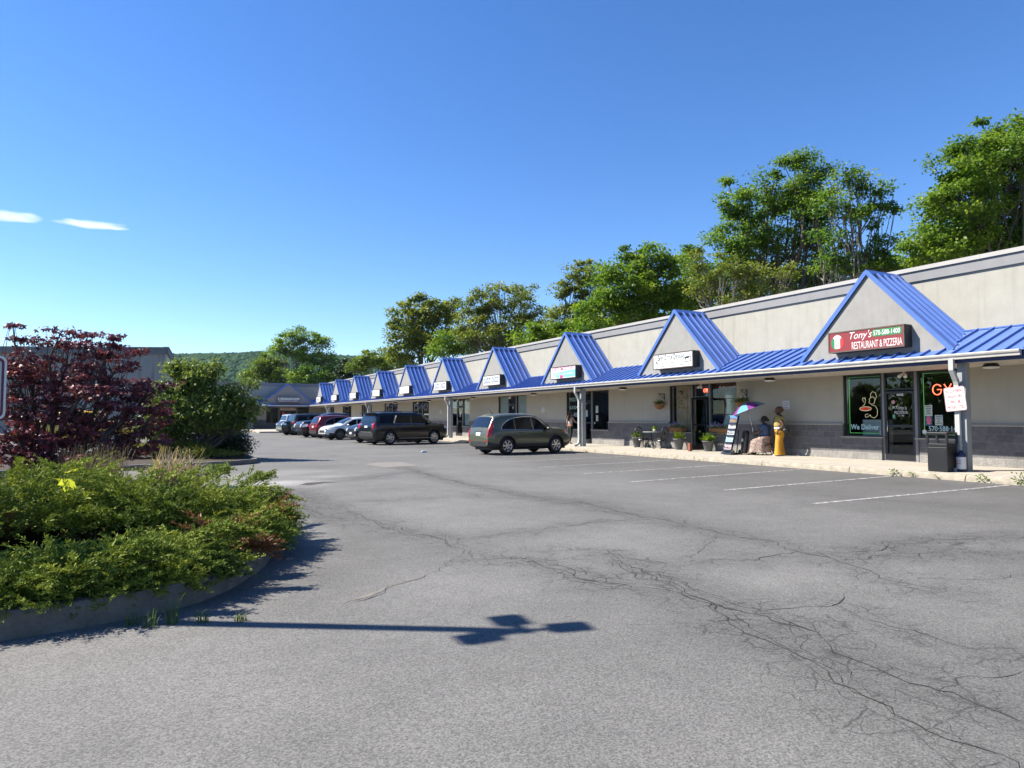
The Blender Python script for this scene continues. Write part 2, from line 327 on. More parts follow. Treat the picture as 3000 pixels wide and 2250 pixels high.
def asphalt_mat():
    m = bpy.data.materials.new('asphalt'); m.use_nodes = True; n = m.node_tree; N = n.nodes; L = n.links; p = N['Principled BSDF']
    p.inputs['Roughness'].default_value = .88; p.inputs['Specular IOR Level'].default_value = .35
    g = N.new('ShaderNodeNewGeometry'); pos = g.outputs['Position']
    def nz(sc, det=4, ro=.6):
        a = N.new('ShaderNodeTexNoise'); a.inputs['Scale'].default_value = sc; a.inputs['Detail'].default_value = det; a.inputs['Roughness'].default_value = ro; L.new(pos, a.inputs['Vector']); return a.outputs[0]
    def mr(x, a, b, c, d):
        k = N.new('ShaderNodeMapRange'); k.inputs[1].default_value = a; k.inputs[2].default_value = b; k.inputs[3].default_value = c; k.inputs[4].default_value = d; L.new(x, k.inputs[0]); return k.outputs[0]
    def mu(a, b, op='MULTIPLY'):
        k = N.new('ShaderNodeMath'); k.operation = op
        for i, x in enumerate((a, b)):
            if isinstance(x, (int, float)): k.inputs[i].default_value = x
            else: L.new(x, k.inputs[i])
        return k.outputs[0]
    def at(nm): a = N.new('ShaderNodeAttribute'); a.attribute_name = nm; return a.outputs['Fac']
    v = N.new('ShaderNodeTexVoronoi'); v.inputs['Scale'].default_value = 110; L.new(pos, v.inputs['Vector'])
    sp = N.new('ShaderNodeSeparateColor'); L.new(v.outputs['Color'], sp.inputs[0])
    agg = mr(sp.outputs[0], 0, 1, .64, 1.40)
    base = mu(mu(agg, mr(nz(.35, 5), .3, .7, .84, 1.14)), mr(nz(2.3, 6, .7), .3, .7, .9, 1.1))
    base = mu(base, mr(nz(60, 4, .8), .3, .7, .82, 1.18))
    base = mu(base, at('tone'))
    # alligator crack cells inside the cracked bands
    wv = N.new('ShaderNodeTexNoise'); wv.inputs['Scale'].default_value = 5; L.new(pos, wv.inputs['Vector'])
    vm = N.new('ShaderNodeVectorMath'); vm.operation = 'MULTIPLY_ADD'; L.new(wv.outputs['Color'], vm.inputs[0]); vm.inputs[1].default_value = (.14, .14, 0); L.new(pos, vm.inputs[2])
    ve = N.new('ShaderNodeTexVoronoi'); ve.feature = 'DISTANCE_TO_EDGE'; ve.inputs['Scale'].default_value = 4.2; L.new(vm.outputs[0], ve.inputs['Vector'])
    ve2 = N.new('ShaderNodeTexVoronoi'); ve2.feature = 'DISTANCE_TO_EDGE'; ve2.inputs['Scale'].default_value = 9; L.new(vm.outputs[0], ve2.inputs['Vector'])
    cr = mr(ve.outputs[0], .0, .05, 1, 0); cr2 = mu(mr(ve2.outputs[0], 0, .05, 1, 0), .7)
    z = at('crack'); zn = mu(z, mr(nz(3.1, 3), .38, .6, 0, 1))
    c = mu(mu(cr, cr2, 'MAXIMUM'), mr(zn, .12, .5, 0, .9))
    base = mu(base, mr(c, 0, 1, 1, .45)); base = mu(base, mr(z, 0, 1, 1, .78))
    col = N.new('ShaderNodeMixRGB'); col.inputs[1].default_value = (0, 0, 0, 1); col.inputs[2].default_value = (.205, .200, .190, 1); L.new(base, col.inputs[0])
    L.new(col.outputs[0], p.inputs['Base Color'])
    col.use_clamp = False; col2 = N.new('ShaderNodeVectorMath'); col2.operation = 'SCALE'; col2.inputs[0].default_value = (.118, .116, .110); L.new(base, col2.inputs['Scale']); L.new(col2.outputs[0], p.inputs['Base Color'])
    h = mu(mu(sp.outputs[1], .6), mu(c, -1.5), 'ADD'); b = N.new('ShaderNodeBump'); b.inputs['Strength'].default_value = .55; b.inputs['Distance'].default_value = .004
    L.new(h, b.inputs['Height']); L.new(b.outputs[0], p.inputs['Normal']); return m
asph = asphalt_mat()
xs = np.concatenate([np.linspace(-70, -8, 12)[:-1], np.arange(-8, 17.2, .2), [17.25]]); ys = np.concatenate([np.linspace(-40, 0, 8)[:-1], np.arange(0, 30, .2), np.linspace(30, 130, 60)])
GX, GY = np.meshgrid(xs, ys); P2 = np.stack([GX.ravel(), GY.ravel()], 1)
z = np.zeros(len(P2))
for pl, wd, al in CR:
    q = np.array([[p.x, p.y] for p in pl])
    dd = np.min([seg_dist(P2, q[i], q[i+1]) for i in range(len(q)-1)], axis=0); z = np.maximum(z, al*np.exp(-(dd/.42)**2))
tone = np.ones(len(P2))
X, Y = P2[:, 0], P2[:, 1]
nzv = np.array([mnoise.noise(Vector((x*.25, y*.25, 3))) for x, y in P2]); nz2 = np.array([mnoise.noise(Vector((x*.9, y*.9, 9))) for x, y in P2])
stall = 1/(1+np.exp(-(X-11.2+1.5*nzv-.03*(Y-20))*1.6)); tone *= 1-.22*stall
def blob(pts, r, amt, warp=.25):
    global tone
    for p in pts: tone = tone + amt*np.exp(-(((X-p[0]+warp*nz2)/r[0])**2+((Y-p[1]+warp*nz2)/r[1])**2))
lp = [onZ(600+x/3.16, 1320+y/3.16) for x, y in ((350, 320), (600, 300), (780, 320), (950, 290), (1100, 240))]
blob([(p.x, p.y) for p in lp], (.75, .5), .62)
lp = [onZ(600+x/3.16, 1320+y/3.16) for x, y in ((500, 240), (750, 210), (1000, 190), (300, 250))]
blob([(p.x, p.y) for p in lp], (.9, .9), .26)
for p, r, a in ((onZ(600+940/3.16, 1320+740/3.16), .3, .5), (onZ(600+1030/3.16, 1320+855/3.16), .28, .5), (onZ(1000+180/1.106, 1350+160/1.106), 1.1, .12), (onZ(1000+900/1.106, 1350+260/1.106), .9, .16), (onZ(1000+650/1.106, 1350+420/1.106), 1.2, .12), (onZ(1000+250/1.106, 1350+410/1.106), .5, .15),
        (onZ(1000+1700/1.106, 1350+430/1.106), .8, .12), (onZ(400, 1950), 1.4, .1)): blob([(p.x, p.y)], (r, r), a)
# darker strip of newer asphalt between island and long seam
q = np.array([[p.x, p.y] for p in (CR[1][0] + CR[0][0][::-1])]);
for p, r in ((onZ(850, 1600), .8), (onZ(930, 1700), .7), (onZ(1030, 1600), .6), (onZ(880, 1480), .9)): blob([(p.x, p.y)], (r, r), -.13)
nx, ny = len(xs), len(ys); idx = np.arange(nx*ny).reshape(ny, nx)
Fq = np.stack([idx[:-1, :-1].ravel(), idx[:-1, 1:].ravel(), idx[1:, 1:].ravel(), idx[1:, :-1].ravel()], 1)
lot = quads('parking_lot', np.stack([X, Y, np.zeros(len(X))], 1), Fq, asph); struct(lot)
for nm, arr in (('crack', z), ('tone', tone)):
    a = lot.data.attributes.new(nm, 'FLOAT', 'POINT'); a.data.foreach_set('value', arr.astype(np.float32))
# open cracks
rng = random.Random(5)
crackm = mat('crack_dirt', (.028, .026, .025), .95, var=.3)
mb = MB()
def frac(pl, amp, step=.09):
    out = []
    for a, b in zip(pl[:-1], pl[1:]):
        L_ = (b-a).length; n = max(2, int(L_/step)); nrm = Vector((-(b-a).y, (b-a).x, 0)).normalized()
        for i in range(n):
            t = i/n; p = a.lerp(b, t); k = mnoise.noise(Vector((p.x*2.1, p.y*2.1, 1)))*amp*3 + mnoise.noise(Vector((p.x*9, p.y*9, 4)))*amp*1.2 + rng.uniform(-1, 1)*amp*.35
            out.append(p + nrm*k)
    out.append(pl[-1]); return out
def ribbon(pts, wd):
    L_, R_ = [], []
    for i, p in enumerate(pts):
        d = (pts[min(i+1, len(pts)-1)] - pts[max(0, i-1)]); n = Vector((-d.y, d.x, 0)).normalized(); e = min(1, i/3., (len(pts)-1-i)/3.)
        k = wd*.34*(.25 + .75*e)*(.35 + 1.1*abs(mnoise.noise(Vector((p.x*3.3, p.y*3.3, 7))))*1.6); L_.append(Vector((p.x, p.y, .003)) + n*k); R_.append(Vector((p.x, p.y, .003)) - n*k)
    n = len(pts); mb.add(L_+R_, [(n+i, n+i+1, i+1, i) for i in range(n-1)])
for pl, wd, al in CR:
    f = frac(pl, .05); ribbon(f, wd)
    if al > .35:
        for s in range(1+int(al*3.4)):
            o = rng.uniform(-.5, .5); a = rng.randint(0, len(f)//2); b = min(len(f)-1, a+rng.randint(len(f)//4, len(f)//2+2)); sub = f[a:b:2]
            if len(sub) > 4:
                m_ = len(sub); sub = [p + Vector((.7, .5, 0))*o*math.sin(math.pi*i/(m_-1)) for i, p in enumerate(sub)]; ribbon(frac(sub, .045), wd*.55)
    for i in range(0, len(f)-1, 9 if al > .5 else 26):
        if rng.random() < .4:
            p = f[i]; an = rng.uniform(0, 6.28); ln = rng.uniform(.15, .5); ribbon(frac([p, p+Vector((math.cos(an), math.sin(an), 0))*ln*.5, p+Vector((math.cos(an+.4), math.sin(an+.4), 0))*ln], .03), wd*.45)
struct(mb.build('asphalt_cracks', crackm))
# pale tar seam, concrete patch, pothole
mb = MB(); ribbon([Vector((p.x, p.y+.03, 0)) for p in frac(CR[1][0][:3], .02)], .07); struct(mb.build('worn_seam', mat('seam_dust', (.19, .175, .15), .95, var=.2, vscale=8)))
mb = MB(); mb.poly([(p.x, p.y, .005) for p in [onZ(600+x/3.16, 1320+y/3.16) for x, y in ((1475, 128), (1600, 112), (1830, 107), (1900, 125), (1985, 140), (1660, 158))]]); struct(mb.build('concrete_patch', mat('patch_concrete', (.20, .185, .165), .95, var=.15, vscale=4, bump=.4, bscale=30)))
mb = MB(); mb.poly([(p.x, p.y, .004) for p in frac([onZ(600+x/3.16, 1320+y/3.16) for x, y in ((850, 322), (940, 300), (1080, 292), (1240, 290), (1100, 302), (980, 322), (850, 322))], .02, .15)]); struct(mb.build('pothole', mat('pothole_dirt', (.055, .05, .045), .95, var=.5, vscale=14, bump=1, bscale=40)))
# stall lines
linem = bpy.data.materials.new('line_paint'); linem.use_nodes = True
_n = linem.node_tree; _p = _n.nodes['Principled BSDF']; _p.inputs['Roughness'].default_value = .8
_g = _n.nodes.new('ShaderNodeNewGeometry'); _a = _n.nodes.new('ShaderNodeTexNoise'); _a.inputs['Scale'].default_value = 9; _a.inputs['Detail'].default_value = 8; _a.inputs['Roughness'].default_value = .75
_r = _n.nodes.new('ShaderNodeMapRange'); _r.inputs[1].default_value = .44; _r.inputs[2].default_value = .56; _m = _n.nodes.new('ShaderNodeMixRGB'); _m.inputs[1].default_value = (.10, .097, .092, 1); _m.inputs[2].default_value = (.38, .375, .36, 1)
_n.links.new(_g.outputs['Position'], _a.inputs['Vector']); _n.links.new(_a.outputs[0], _r.inputs[0]); _n.links.new(_r.outputs[0], _m.inputs[0]); _n.links.new(_m.outputs[0], _p.inputs['Base Color'])
def stripe(a, b, w_=.1):
    a = Vector(a); b = Vector(b); n = Vector((-(b-a).y, (b-a).x)).normalized()*w_/2; k = 14; vs = []
    for i in range(k+1):
        p = a.lerp(b, i/k); vs += [(p.x+n.x, p.y+n.y, .0045), (p.x-n.x, p.y-n.y, .0045)]
    struct(MB().add(vs, [(2*i+1, 2*i+3, 2*i+2, 2*i) for i in range(k)]).build('parking_line', linem))
stripe((10.3, 8.15), (17.0, 8.33), .11); stripe((10.6, 10.55), (17.0, 11.05), .11); stripe((10.0, 12.94), (16.95, 13.78)); stripe((10.4, 15.45), (16.5, 16.23))
stripe((10.5, 18.05), (16.5, 18.95)); yy = 20.75
while yy < 70: stripe((10.6, yy), (16.6, yy+.9)); yy += 2.72
# far ground and ridge base
mb = MB(); mb.poly([(-1650, -280, -.03), (1650, -280, -.03), (1650, 1450, -.03), (-1650, 1450, -.03)]); struct(mb.build('ground', mat('grass_ground', (.06, .085, .03), .95, var=.4, vscale=.4)))
# slope behind the plaza
mb = MB(); vs = []
for i, x in enumerate((24, 30, 40, 60, 120)):
    for y in range(-30, 161, 10): vs.append((x, y, (0, .5, 1.5, 3, 5)[i] + .3*mnoise.noise(Vector((x, y, 0))*.1)))
n = 20; mb.add(vs, [(i*n+k, (i+1)*n+k, (i+1)*n+k+1, i*n+k+1) for i in range(4) for k in range(n-1)], 0, True); struct(mb.build('wooded_bank', mat('leaf_litter', (.07, .06, .035), .95, var=.4, vscale=1)))
# sidewalk with curb
CX0, WX = 17.2, 20.1
def walk():
    mb = MB(); y0, y1 = -12., 91.
    ys_ = list(np.arange(y0, y1, 1.5))+[y1]
    for a, b in zip(ys_[:-1], ys_[1:]):
        b2 = b-.012 if b < y1 else b
        mb.add([(CX0+.17, a, .15), (WX+.25, a, .202), (WX+.25, b2, .202), (CX0+.17, b2, .15)], [(0, 1, 2, 3)])
    mb.add([(CX0+.17, y0, .135), (WX, y0, .185), (WX, y1, .185), (CX0+.17, y1, .135)], [(0, 1, 2, 3)], 1)
    struct(mb.build('sidewalk', [conc, mat('joint_dirt', (.1, .09, .08), .95)]))
    mb = MB(); y = -12.
    while y < 88:
        L_ = 3.05; n = 8
        prof = [(CX0-.03, 0), (CX0-.02, .06), (CX0, .125), (CX0+.035, .15), (CX0+.17, .152)]
        for j in range(n):
            pass
        vs = []
        for j in range(n+1):
            yv = y + (L_-.02)*j/n
            for k, (x, zz) in enumerate(prof): vs.append((x+.012*mnoise.noise(Vector((yv*2.5, k*3, 0))), yv, zz + (0 if k in (0,) else .008*mnoise.noise(Vector((yv*3, k, 5))))))
        m_ = len(prof); mb.add(vs, [(j*m_+k, (j+1)*m_+k, (j+1)*m_+k+1, j*m_+k+1) for j in range(n) for k in range(m_-1)], 0, False)
        y += L_
    struct(mb.build('curb', curbm, fixn=True))
    mb = MB(); pts = [(4., 80, 0), (9.9, 80, 0), (9.9, 72.5, 0), (17.4, 72.5, 0), (17.4, 91, 0), (4., 91, 0)]; mb.prism(pts, (0, 0, .15)); struct(mb.build('wing_sidewalk', conc, fixn=True, bevel=.02))
walk()
# ------------------------------------------------------------------ the plaza building
SLOT = [(14.65, 10.89), (23.1, 19.25), (31.44, 27.57), (39.63, 35.89), (47.75, 44.13), (56.0, 52.14), (63.94, 59.96), (71.9, 68.1), (79.98, 76.1), (87.2, 84.09)]
DORM = [12.6, 20.85, 28.99, 37.13, 45.3, 53.15, 61.0, 68.9, 76.7, 84.8]
POST = [9.92, 27.2, 43.3, 62.7, 79.0]
GZ, SO, PZ = 3.11, 2.90, 5.98
plaza = thing('shopping_plaza', 'long beige shopping plaza with blue metal canopy and row of ten gables', 'building', (20.1, -8, .0))
YS, YE, XB = -8., 91., 36.
mb = MB()     # walls above the openings and between the shopfronts
mb.box(WX, WX+.25, YS, YE, 2.95, 5.56)
mb.build('upper_wall', stucco, plaza)
edges = [YS] + [v for a, b in SLOT for v in (b, a)] + [YE]
def part4(i0=None):
    for m_, nm_, mt_, bv in ((m1, 'lower_wall', stucco_in_shade, 0), (m2, 'block_course', blockm, 0), (m3, 'base_course', blocklit, 0), (m4, 'ledge', ledge, .008)):
        if m_.v: m_.build(nm_, mt_, plaza, bevel=bv)
for i in range(0, len(edges), 2):
    m1, m2, m3, m4 = MB(), MB(), MB(), MB()
    a, b = edges[i], edges[i+1]
    m1.box(WX, WX+.25, a, b, 1.30, 2.95); m2.box(WX-.05, WX+.25, a, b, .43, 1.27); m3.box(WX-.06, WX+.25, a, b, .10, .43); m4.box(WX-.075, WX+.02, a, b, 1.27, 1.325); part4()
for a, b in SLOT:
    dl, dr = a-1.45, a-2.38
    for p, q in ((dl, a), (b, dr)):
        m1, m2, m3, m4 = MB(), MB(), MB(), MB()
        m2.box(WX-.05, WX+.25, p+(.12 if p == dl else 0), q-(.12 if q == dr else 0)+0, .43, .88); m3.box(WX-.06, WX+.25, p+(.12 if p == dl else 0), q-(.12 if q == dr else 0), .10, .43); part4()
mb = MB(); mb.box(WX-.06, WX+.3, YS-.05, YE, 5.56, 5.86); mb.build('parapet_band', band, plaza)
mb = MB(); mb.box(WX-.11, WX+.35, YS-.1, YE, 5.862, 5.98)
for y in np.arange(YS, YE, 3.05): mb.box(WX-.114, WX+.355, y, y+.05, 5.858, 5.984)
mb.build('parapet_cap', capm, plaza)
mb = MB(); mb.box(WX+.26, XB, YS, YE, 5.2, 5.3); mb.box(WX+.25, XB, YS-.01, YS+.25, 0, 5.55); mb.box(XB-.25, XB, YS, YE+8, 0, 5.55); mb.build('roof_and_rear', stucco, plaza)
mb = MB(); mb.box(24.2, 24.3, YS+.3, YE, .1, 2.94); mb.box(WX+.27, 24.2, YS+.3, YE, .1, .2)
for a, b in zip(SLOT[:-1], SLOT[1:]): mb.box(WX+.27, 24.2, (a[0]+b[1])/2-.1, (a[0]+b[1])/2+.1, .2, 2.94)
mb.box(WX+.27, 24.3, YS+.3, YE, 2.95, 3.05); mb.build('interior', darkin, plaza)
# canopy: sheet, ribs, gutter, fascia, soffit
XG, XF = 18.0, 18.05
slope = (3.92-GZ)/(WX-XG)
mb = MB(); mb.add([(XG+.03, YS-.4, GZ), (WX, YS-.4, 3.92), (WX, 89.0, 3.92), (XG+.03, 89.0, GZ), (XG+.03, YS-.4, GZ-.05), (WX, YS-.4, 3.87), (WX, 89, 3.87), (XG+.03, 89, GZ-.05)], [(0, 3, 2, 1), (4, 5, 6, 7), (0, 1, 5, 4), (3, 0, 4, 7)])
y = YS
while y < 88.9:
    mb.bar((XG+.03, y, GZ+.022), (WX, y, 3.942), .03, .07); y += .41
mb.bar((WX-.03, YS-.4, 3.93), (WX-.03, 88.8, 3.93), .07, .04)
mb.build('canopy_roof', blue, plaza)
mb = MB(); gp = [(XG+.02, GZ+.005), (XG-.10, GZ+.01), (XG-.115, GZ-.01), (XG-.10, GZ-.05), (XG-.07, GZ-.075), (XG-.06, GZ-.13), (XG+.02, GZ-.135)]
ya, yb = 8.45, 88.95; n = len(gp)
for a, b in [(ya + 3.05*k, min(yb, ya+3.05*(k+1))) for k in range(27)]:
    mb.add([(x, a, z_) for x, z_ in gp] + [(x, b-.008, z_) for x, z_ in gp], [(i, n+i, n+i+1, i+1) for i in range(n-1)] + [tuple(range(n)), tuple(range(2*n-1, n-1, -1))])
mb.build('gutter', gut, plaza, fixn=True)
mb = MB(); mb.box(XG+.03, XG+.07, YS-.4, 89.05, SO-.01, GZ-.002); mb.build('fascia', navy, plaza)
mb = MB(); mb.box(XG+.07, WX, YS-.4, 91, SO, SO+.03)
for y in np.arange(YS, 89, .3): mb.box(XG+.1, WX-.02, y, y+.012, SO-.006, SO)
mb.build('soffit', soff, plaza)
# posts with downspouts
for y in POST:
    mb = MB(); mb.box(18.21, 18.42, y-.10, y+.10, .16, SO); o = mb.build('post', postm, plaza, bevel=.008)
    mb = MB(); yd = y+.07; pts = [(17.93, yd, 2.98), (17.93, yd, 2.72), (18.1, yd, 2.45), (18.14, yd, 2.35), (18.14, yd, .42), (18.10, yd, .30), (17.98, yd, .22), (17.86, yd, .20)]
    for p, q in zip(pts[:-1], pts[1:]):
        d = (Vector(q)-Vector(p)).normalized()*.015; mb.bar(Vector(p)-d, Vector(q)+d, .115, .085, up=(1, 0, 0) if abs(q[2]-p[2]) > .12 else (0, 0, 1))
    for z_ in (.8, 2.0): mb.box(18.08, 18.2, yd-.068, yd+.068, z_, z_+.03)
    mb.build('downspout', spout, plaza)
# gables
XGf = 18.5
for y in DORM:
    hw = 2.34; zb = GZ + slope*(XGf-XG)+.02; zp = 5.76; t = (zp-zb)/hw
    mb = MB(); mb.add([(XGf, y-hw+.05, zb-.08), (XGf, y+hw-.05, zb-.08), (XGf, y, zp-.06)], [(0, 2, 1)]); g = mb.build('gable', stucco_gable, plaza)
    mb = MB(); xo = XGf-.06
    for s in (1, -1):
        zc = 3.90; hb = (zp+.03-zc)/t
        A = (xo, y, zp+.05); B = (WX, y, zp+.05); Cc = (WX, y+s*hb, zc); D = (xo, y+s*(hw+.05), zb-.03)
        mb.add([A, B, Cc, D], [(0, 1, 2, 3) if s > 0 else (3, 2, 1, 0)])
        nrm = Vector((0, s*t, 1)).normalized()
        for k in range(1, 5):
            x = xo + (WX-xo)*k/5.; f = (x-xo)/(WX-xo); ze = (zb-.03)*(1-f)+zc*f; ye = y+s*((hw+.05)*(1-f)+hb*f)
            mb.bar(Vector((x, y+s*.10, zp+.05-.10*t))+nrm*.025, Vector((x, ye, ze))+nrm*.025, .028, .085, up=nrm)
        # rake trim on the front edge
        mb.bar(Vector((xo+.01, y+s*.02, zp+.0)), Vector((xo+.01, y+s*(hw+.02), zb-.06)), .035, .125, up=(0, s*t, 1))
        mb.bar(Vector((WX-.03, y+s*.05, zp-.0)), Vector((WX-.03, y+s*hb, zc+.02)), .05, .04, up=(0, s*t, 1))
    mb.build('gable_roof', blue, g); mb = MB()
    mb.add([(xo-.01, y-.13, zp-.06), (xo-.01, y, zp+.085), (xo-.01, y+.13, zp-.06), (WX-.02, y-.13, zp-.06), (WX-.02, y, zp+.085), (WX-.02, y+.13, zp-.06)], [(0, 1, 4, 3), (1, 2, 5, 4), (0, 2, 1)]); mb.build('ridge_cap', blue, g)
    for s in (1, -1):
        mb = MB(); nrm = Vector((0, s*t, 1)).normalized()
        for k in range(5):
            x0 = xo+(WX-xo)*k/5.+.05; x1 = xo+(WX-xo)*(k+1)/5.-.05
            if k == 4: x1 -= .05
            q = [Vector((x_, y+s*yy, zp+.05-yy*t))+nrm*.012 for x_, yy in ((x0, .13), (x1, .13), (x1, .22), (x0, .22))]; mb.add(q, [(0, 1, 2, 3) if s > 0 else (3, 2, 1, 0)])
        mb.build('ridge_vent', navy, g)
# shopfronts
def winframe(parent, X, ya, yb, z0, z1, fw=.055, name='window', pane='pane', dep=.08, ax='x'):
    mb = MB(); P = (lambda x0, x1, y0, y1, z0_, z1_: mb.box(x0, x1, y0, y1, z0_, z1_)) if ax == 'x' else (lambda x0, x1, y0, y1, z0_, z1_: mb.box(y0, y1, x0, x1, z0_, z1_))
    P(X, X+dep, ya, ya+fw, z0, z1); P(X, X+dep, yb-fw, yb, z0, z1); P(X, X+dep, ya+fw, yb-fw, z1-fw, z1); P(X, X+dep, ya+fw, yb-fw, z0, z0+fw)
    o = mb.build(name, bronze, parent)
    mb = MB(); P = (lambda x0, x1, y0, y1, z0_, z1_: mb.box(x0, x1, y0, y1, z0_, z1_)) if ax == 'x' else (lambda x0, x1, y0, y1, z0_, z1_: mb.box(y0, y1, x0, x1, z0_, z1_))
    x_ = X+dep*.5; q = [(x_, ya+fw, z0+fw), (x_, yb-fw, z0+fw), (x_, yb-fw, z1-fw), (x_, ya+fw, z1-fw)]
    if ax != 'x': q = [(v[1], v[0], v[2]) for v in q]
    mb.poly(q); mb.build(pane, glass, o); return o
SF = 20.13
def door_leaf(parent, y0, y1, z0=.215, z1=2.32, X=SF):
    o = winframe(parent, X, y0, y1, z0, z1, .075, 'door', 'door_glass')
    MB().box(X-.002, X+.06, y0+.075, y1-.075, z0+.075, z0+.2).build('door_rail', bronze, o); MB().box(X+.004, X+.05, y0+.075, y1-.075, 1.22, 1.30).build('door_rail', bronze, o)
    MB().tube([(X-.05, y1-.11, 1.08), (X-.05, y1-.11, 1.42)], .012).tube([(X-.05, y1-.11, 1.12), (X, y1-.11, 1.12)], .01).tube([(X-.05, y1-.11, 1.38), (X, y1-.11, 1.38)], .01).build('door_handle', mat('handle_steel', (.5, .5, .5), .25, 1.), o)
    return o
for i, (a, b) in enumerate(SLOT):
    wl = (a-1.33, a); dr = (a-2.34, a-1.40); wr = (b, a-2.44)
    for y0, y1 in (wl, wr):
        winframe(plaza, SF, y0, y1, .90, 2.93)
        MB().box(WX-.09, WX+.05, y0-.06, y1+.06, .875, .915).build('window_sill', ledge, plaza, bevel=.006)
    mb = MB(); mb.box(SF-.01, SF+.12, dr[0]-.09, dr[0]-.005, .19, 2.94); mb.box(SF-.01, SF+.12, dr[1]+.005, dr[1]+.09-.02, .19, 2.94)
    mb.build('mullion', mulm, plaza)
    winframe(plaza, SF, dr[0], dr[1], 2.36, 2.93, .05, 'transom', 'pane')
    if i != 1: door_leaf(plaza, dr[0], dr[1])
    MB().box(WX-.01, WX+.25, dr[0], dr[1], .19, .212).build('threshold', mat('threshold_metal', (.35, .34, .32), .4, .8), plaza)
# wing
wing = thing('plaza_wing', 'shaded end wing of the plaza facing the lot behind the parked cars', 'building', (12, 91, 0))
WY = 91.; slots = (13.2, 18.5); wx0 = 3.5
mb = MB(); mb.box(wx0, 20.1, WY, WY+.25, 2.95, 5.56); mb.build('upper_wall', stucco, wing)
MB().box(wx0, 13.2, WY, WY+.25, 1.3, 2.95).build('lower_wall', stucco_in_shade, wing); MB().box(18.5, 20.1, WY, WY+.25, 1.3, 2.95).build('lower_wall', stucco_in_shade, wing)
mb = MB(); mb.box(wx0, 13.2, WY-.05, WY+.25, .1, 1.3); mb.box(18.5, 20.05, WY-.05, WY+.25, .1, 1.3); mb.box(13.2, 14.75, WY-.05, WY+.25, .1, .88); mb.box(16.95, 18.5, WY-.05, WY+.25, .1, .88); mb.build('block_course', blockm, wing)
mb = MB(); mb.box(wx0, 20.04, WY-.06, WY+.3, 5.56, 5.86); mb.build('parapet_band', band, wing); mb = MB(); mb.box(wx0-.05, 20.04, WY-.11, WY+.35, 5.862, 5.98); mb.build('parapet_cap', band, wing)
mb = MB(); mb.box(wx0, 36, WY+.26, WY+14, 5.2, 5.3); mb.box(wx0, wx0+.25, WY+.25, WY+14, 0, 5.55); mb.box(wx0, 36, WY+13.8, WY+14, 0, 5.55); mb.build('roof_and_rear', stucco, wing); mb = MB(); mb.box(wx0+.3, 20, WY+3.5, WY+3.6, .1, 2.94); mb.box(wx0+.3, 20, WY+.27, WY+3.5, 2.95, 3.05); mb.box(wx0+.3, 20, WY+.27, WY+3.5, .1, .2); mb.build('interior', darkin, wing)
gy = WY-2.1
mb = MB(); mb.add([(wx0, gy, GZ), (18.05, gy, GZ), (20.05, WY, 3.92), (wx0, WY, 3.92)], [(0, 1, 2, 3)])
x = wx0
while x < 18: mb.bar((x, gy, GZ+.012), (x, WY, 3.932), .035, .045); x += .41
mb.build('canopy_roof', blue, wing)
mb = MB(); mb.box(wx0, 17.88, gy-.1, gy, GZ-.13, GZ+.01); mb.build('gutter', gut, wing); mb = MB(); mb.box(wx0, 18, gy+.01, gy+.05, SO-.01, GZ-.002); mb.build('fascia', navy, wing)
mb = MB(); mb.box(wx0, 18.04, gy+.05, WY, SO, SO+.03); mb.build('soffit', soff, wing)
y0 = gy+.5; xc, hw, zp, zb = 15.6, 3.3, 5.82, 3.33
mb = MB(); mb.add([(xc-hw, y0, zb-.05), (xc+hw, y0, zb-.05), (xc, y0, zp-.05)], [(0, 1, 2)]); g = mb.build('gable', stucco_gable, wing)
mb = MB(); t = (zp-zb)/hw; hb = (zp-3.9)/t
for s in (1, -1):
    mb.add([(xc, y0-.05, zp), (xc, WY, zp), (xc+s*hb, WY, 3.9), (xc+s*hw, y0-.05, zb)], [(0, 1, 2, 3) if s < 0 else (3, 2, 1, 0)])
    mb.bar((xc, y0-.05, zp), (xc+s*(hw+.05), y0-.05, zb-.05), .04, .13, up=(s*t, 0, 1))
    for k in range(1, 5):
        f = k/5.; yk = y0 + (WY-y0)*f; mb.bar((xc, yk, zp+.01), (xc+s*(hw*(1-f)+hb*f), yk, zb*(1-f)+3.9*f+.01), .03, .05, up=(s*t, 0, 1))
mb.build('gable_roof', blue, g)
for x0, x1, z0, z1, nm in ((13.2, 14.7, .9, 2.93, 'window'), (17.0, 18.5, .9, 2.93, 'window'), (14.8, 16.9, .2, 2.45, 'door')): winframe(wing, WY+.03, x0, x1, z0, z1, .06, nm, 'pane', ax='y')
winframe(wing, WY+.03, 14.8, 16.9, 2.48, 2.93, .05, 'transom', 'pane', ax='y')
MB().box(14.7, 14.8, WY+.02, WY+.1, .15, 2.94).box(16.9, 17.0, WY+.02, WY+.1, .15, 2.94).build('mullion', mulm, wing)
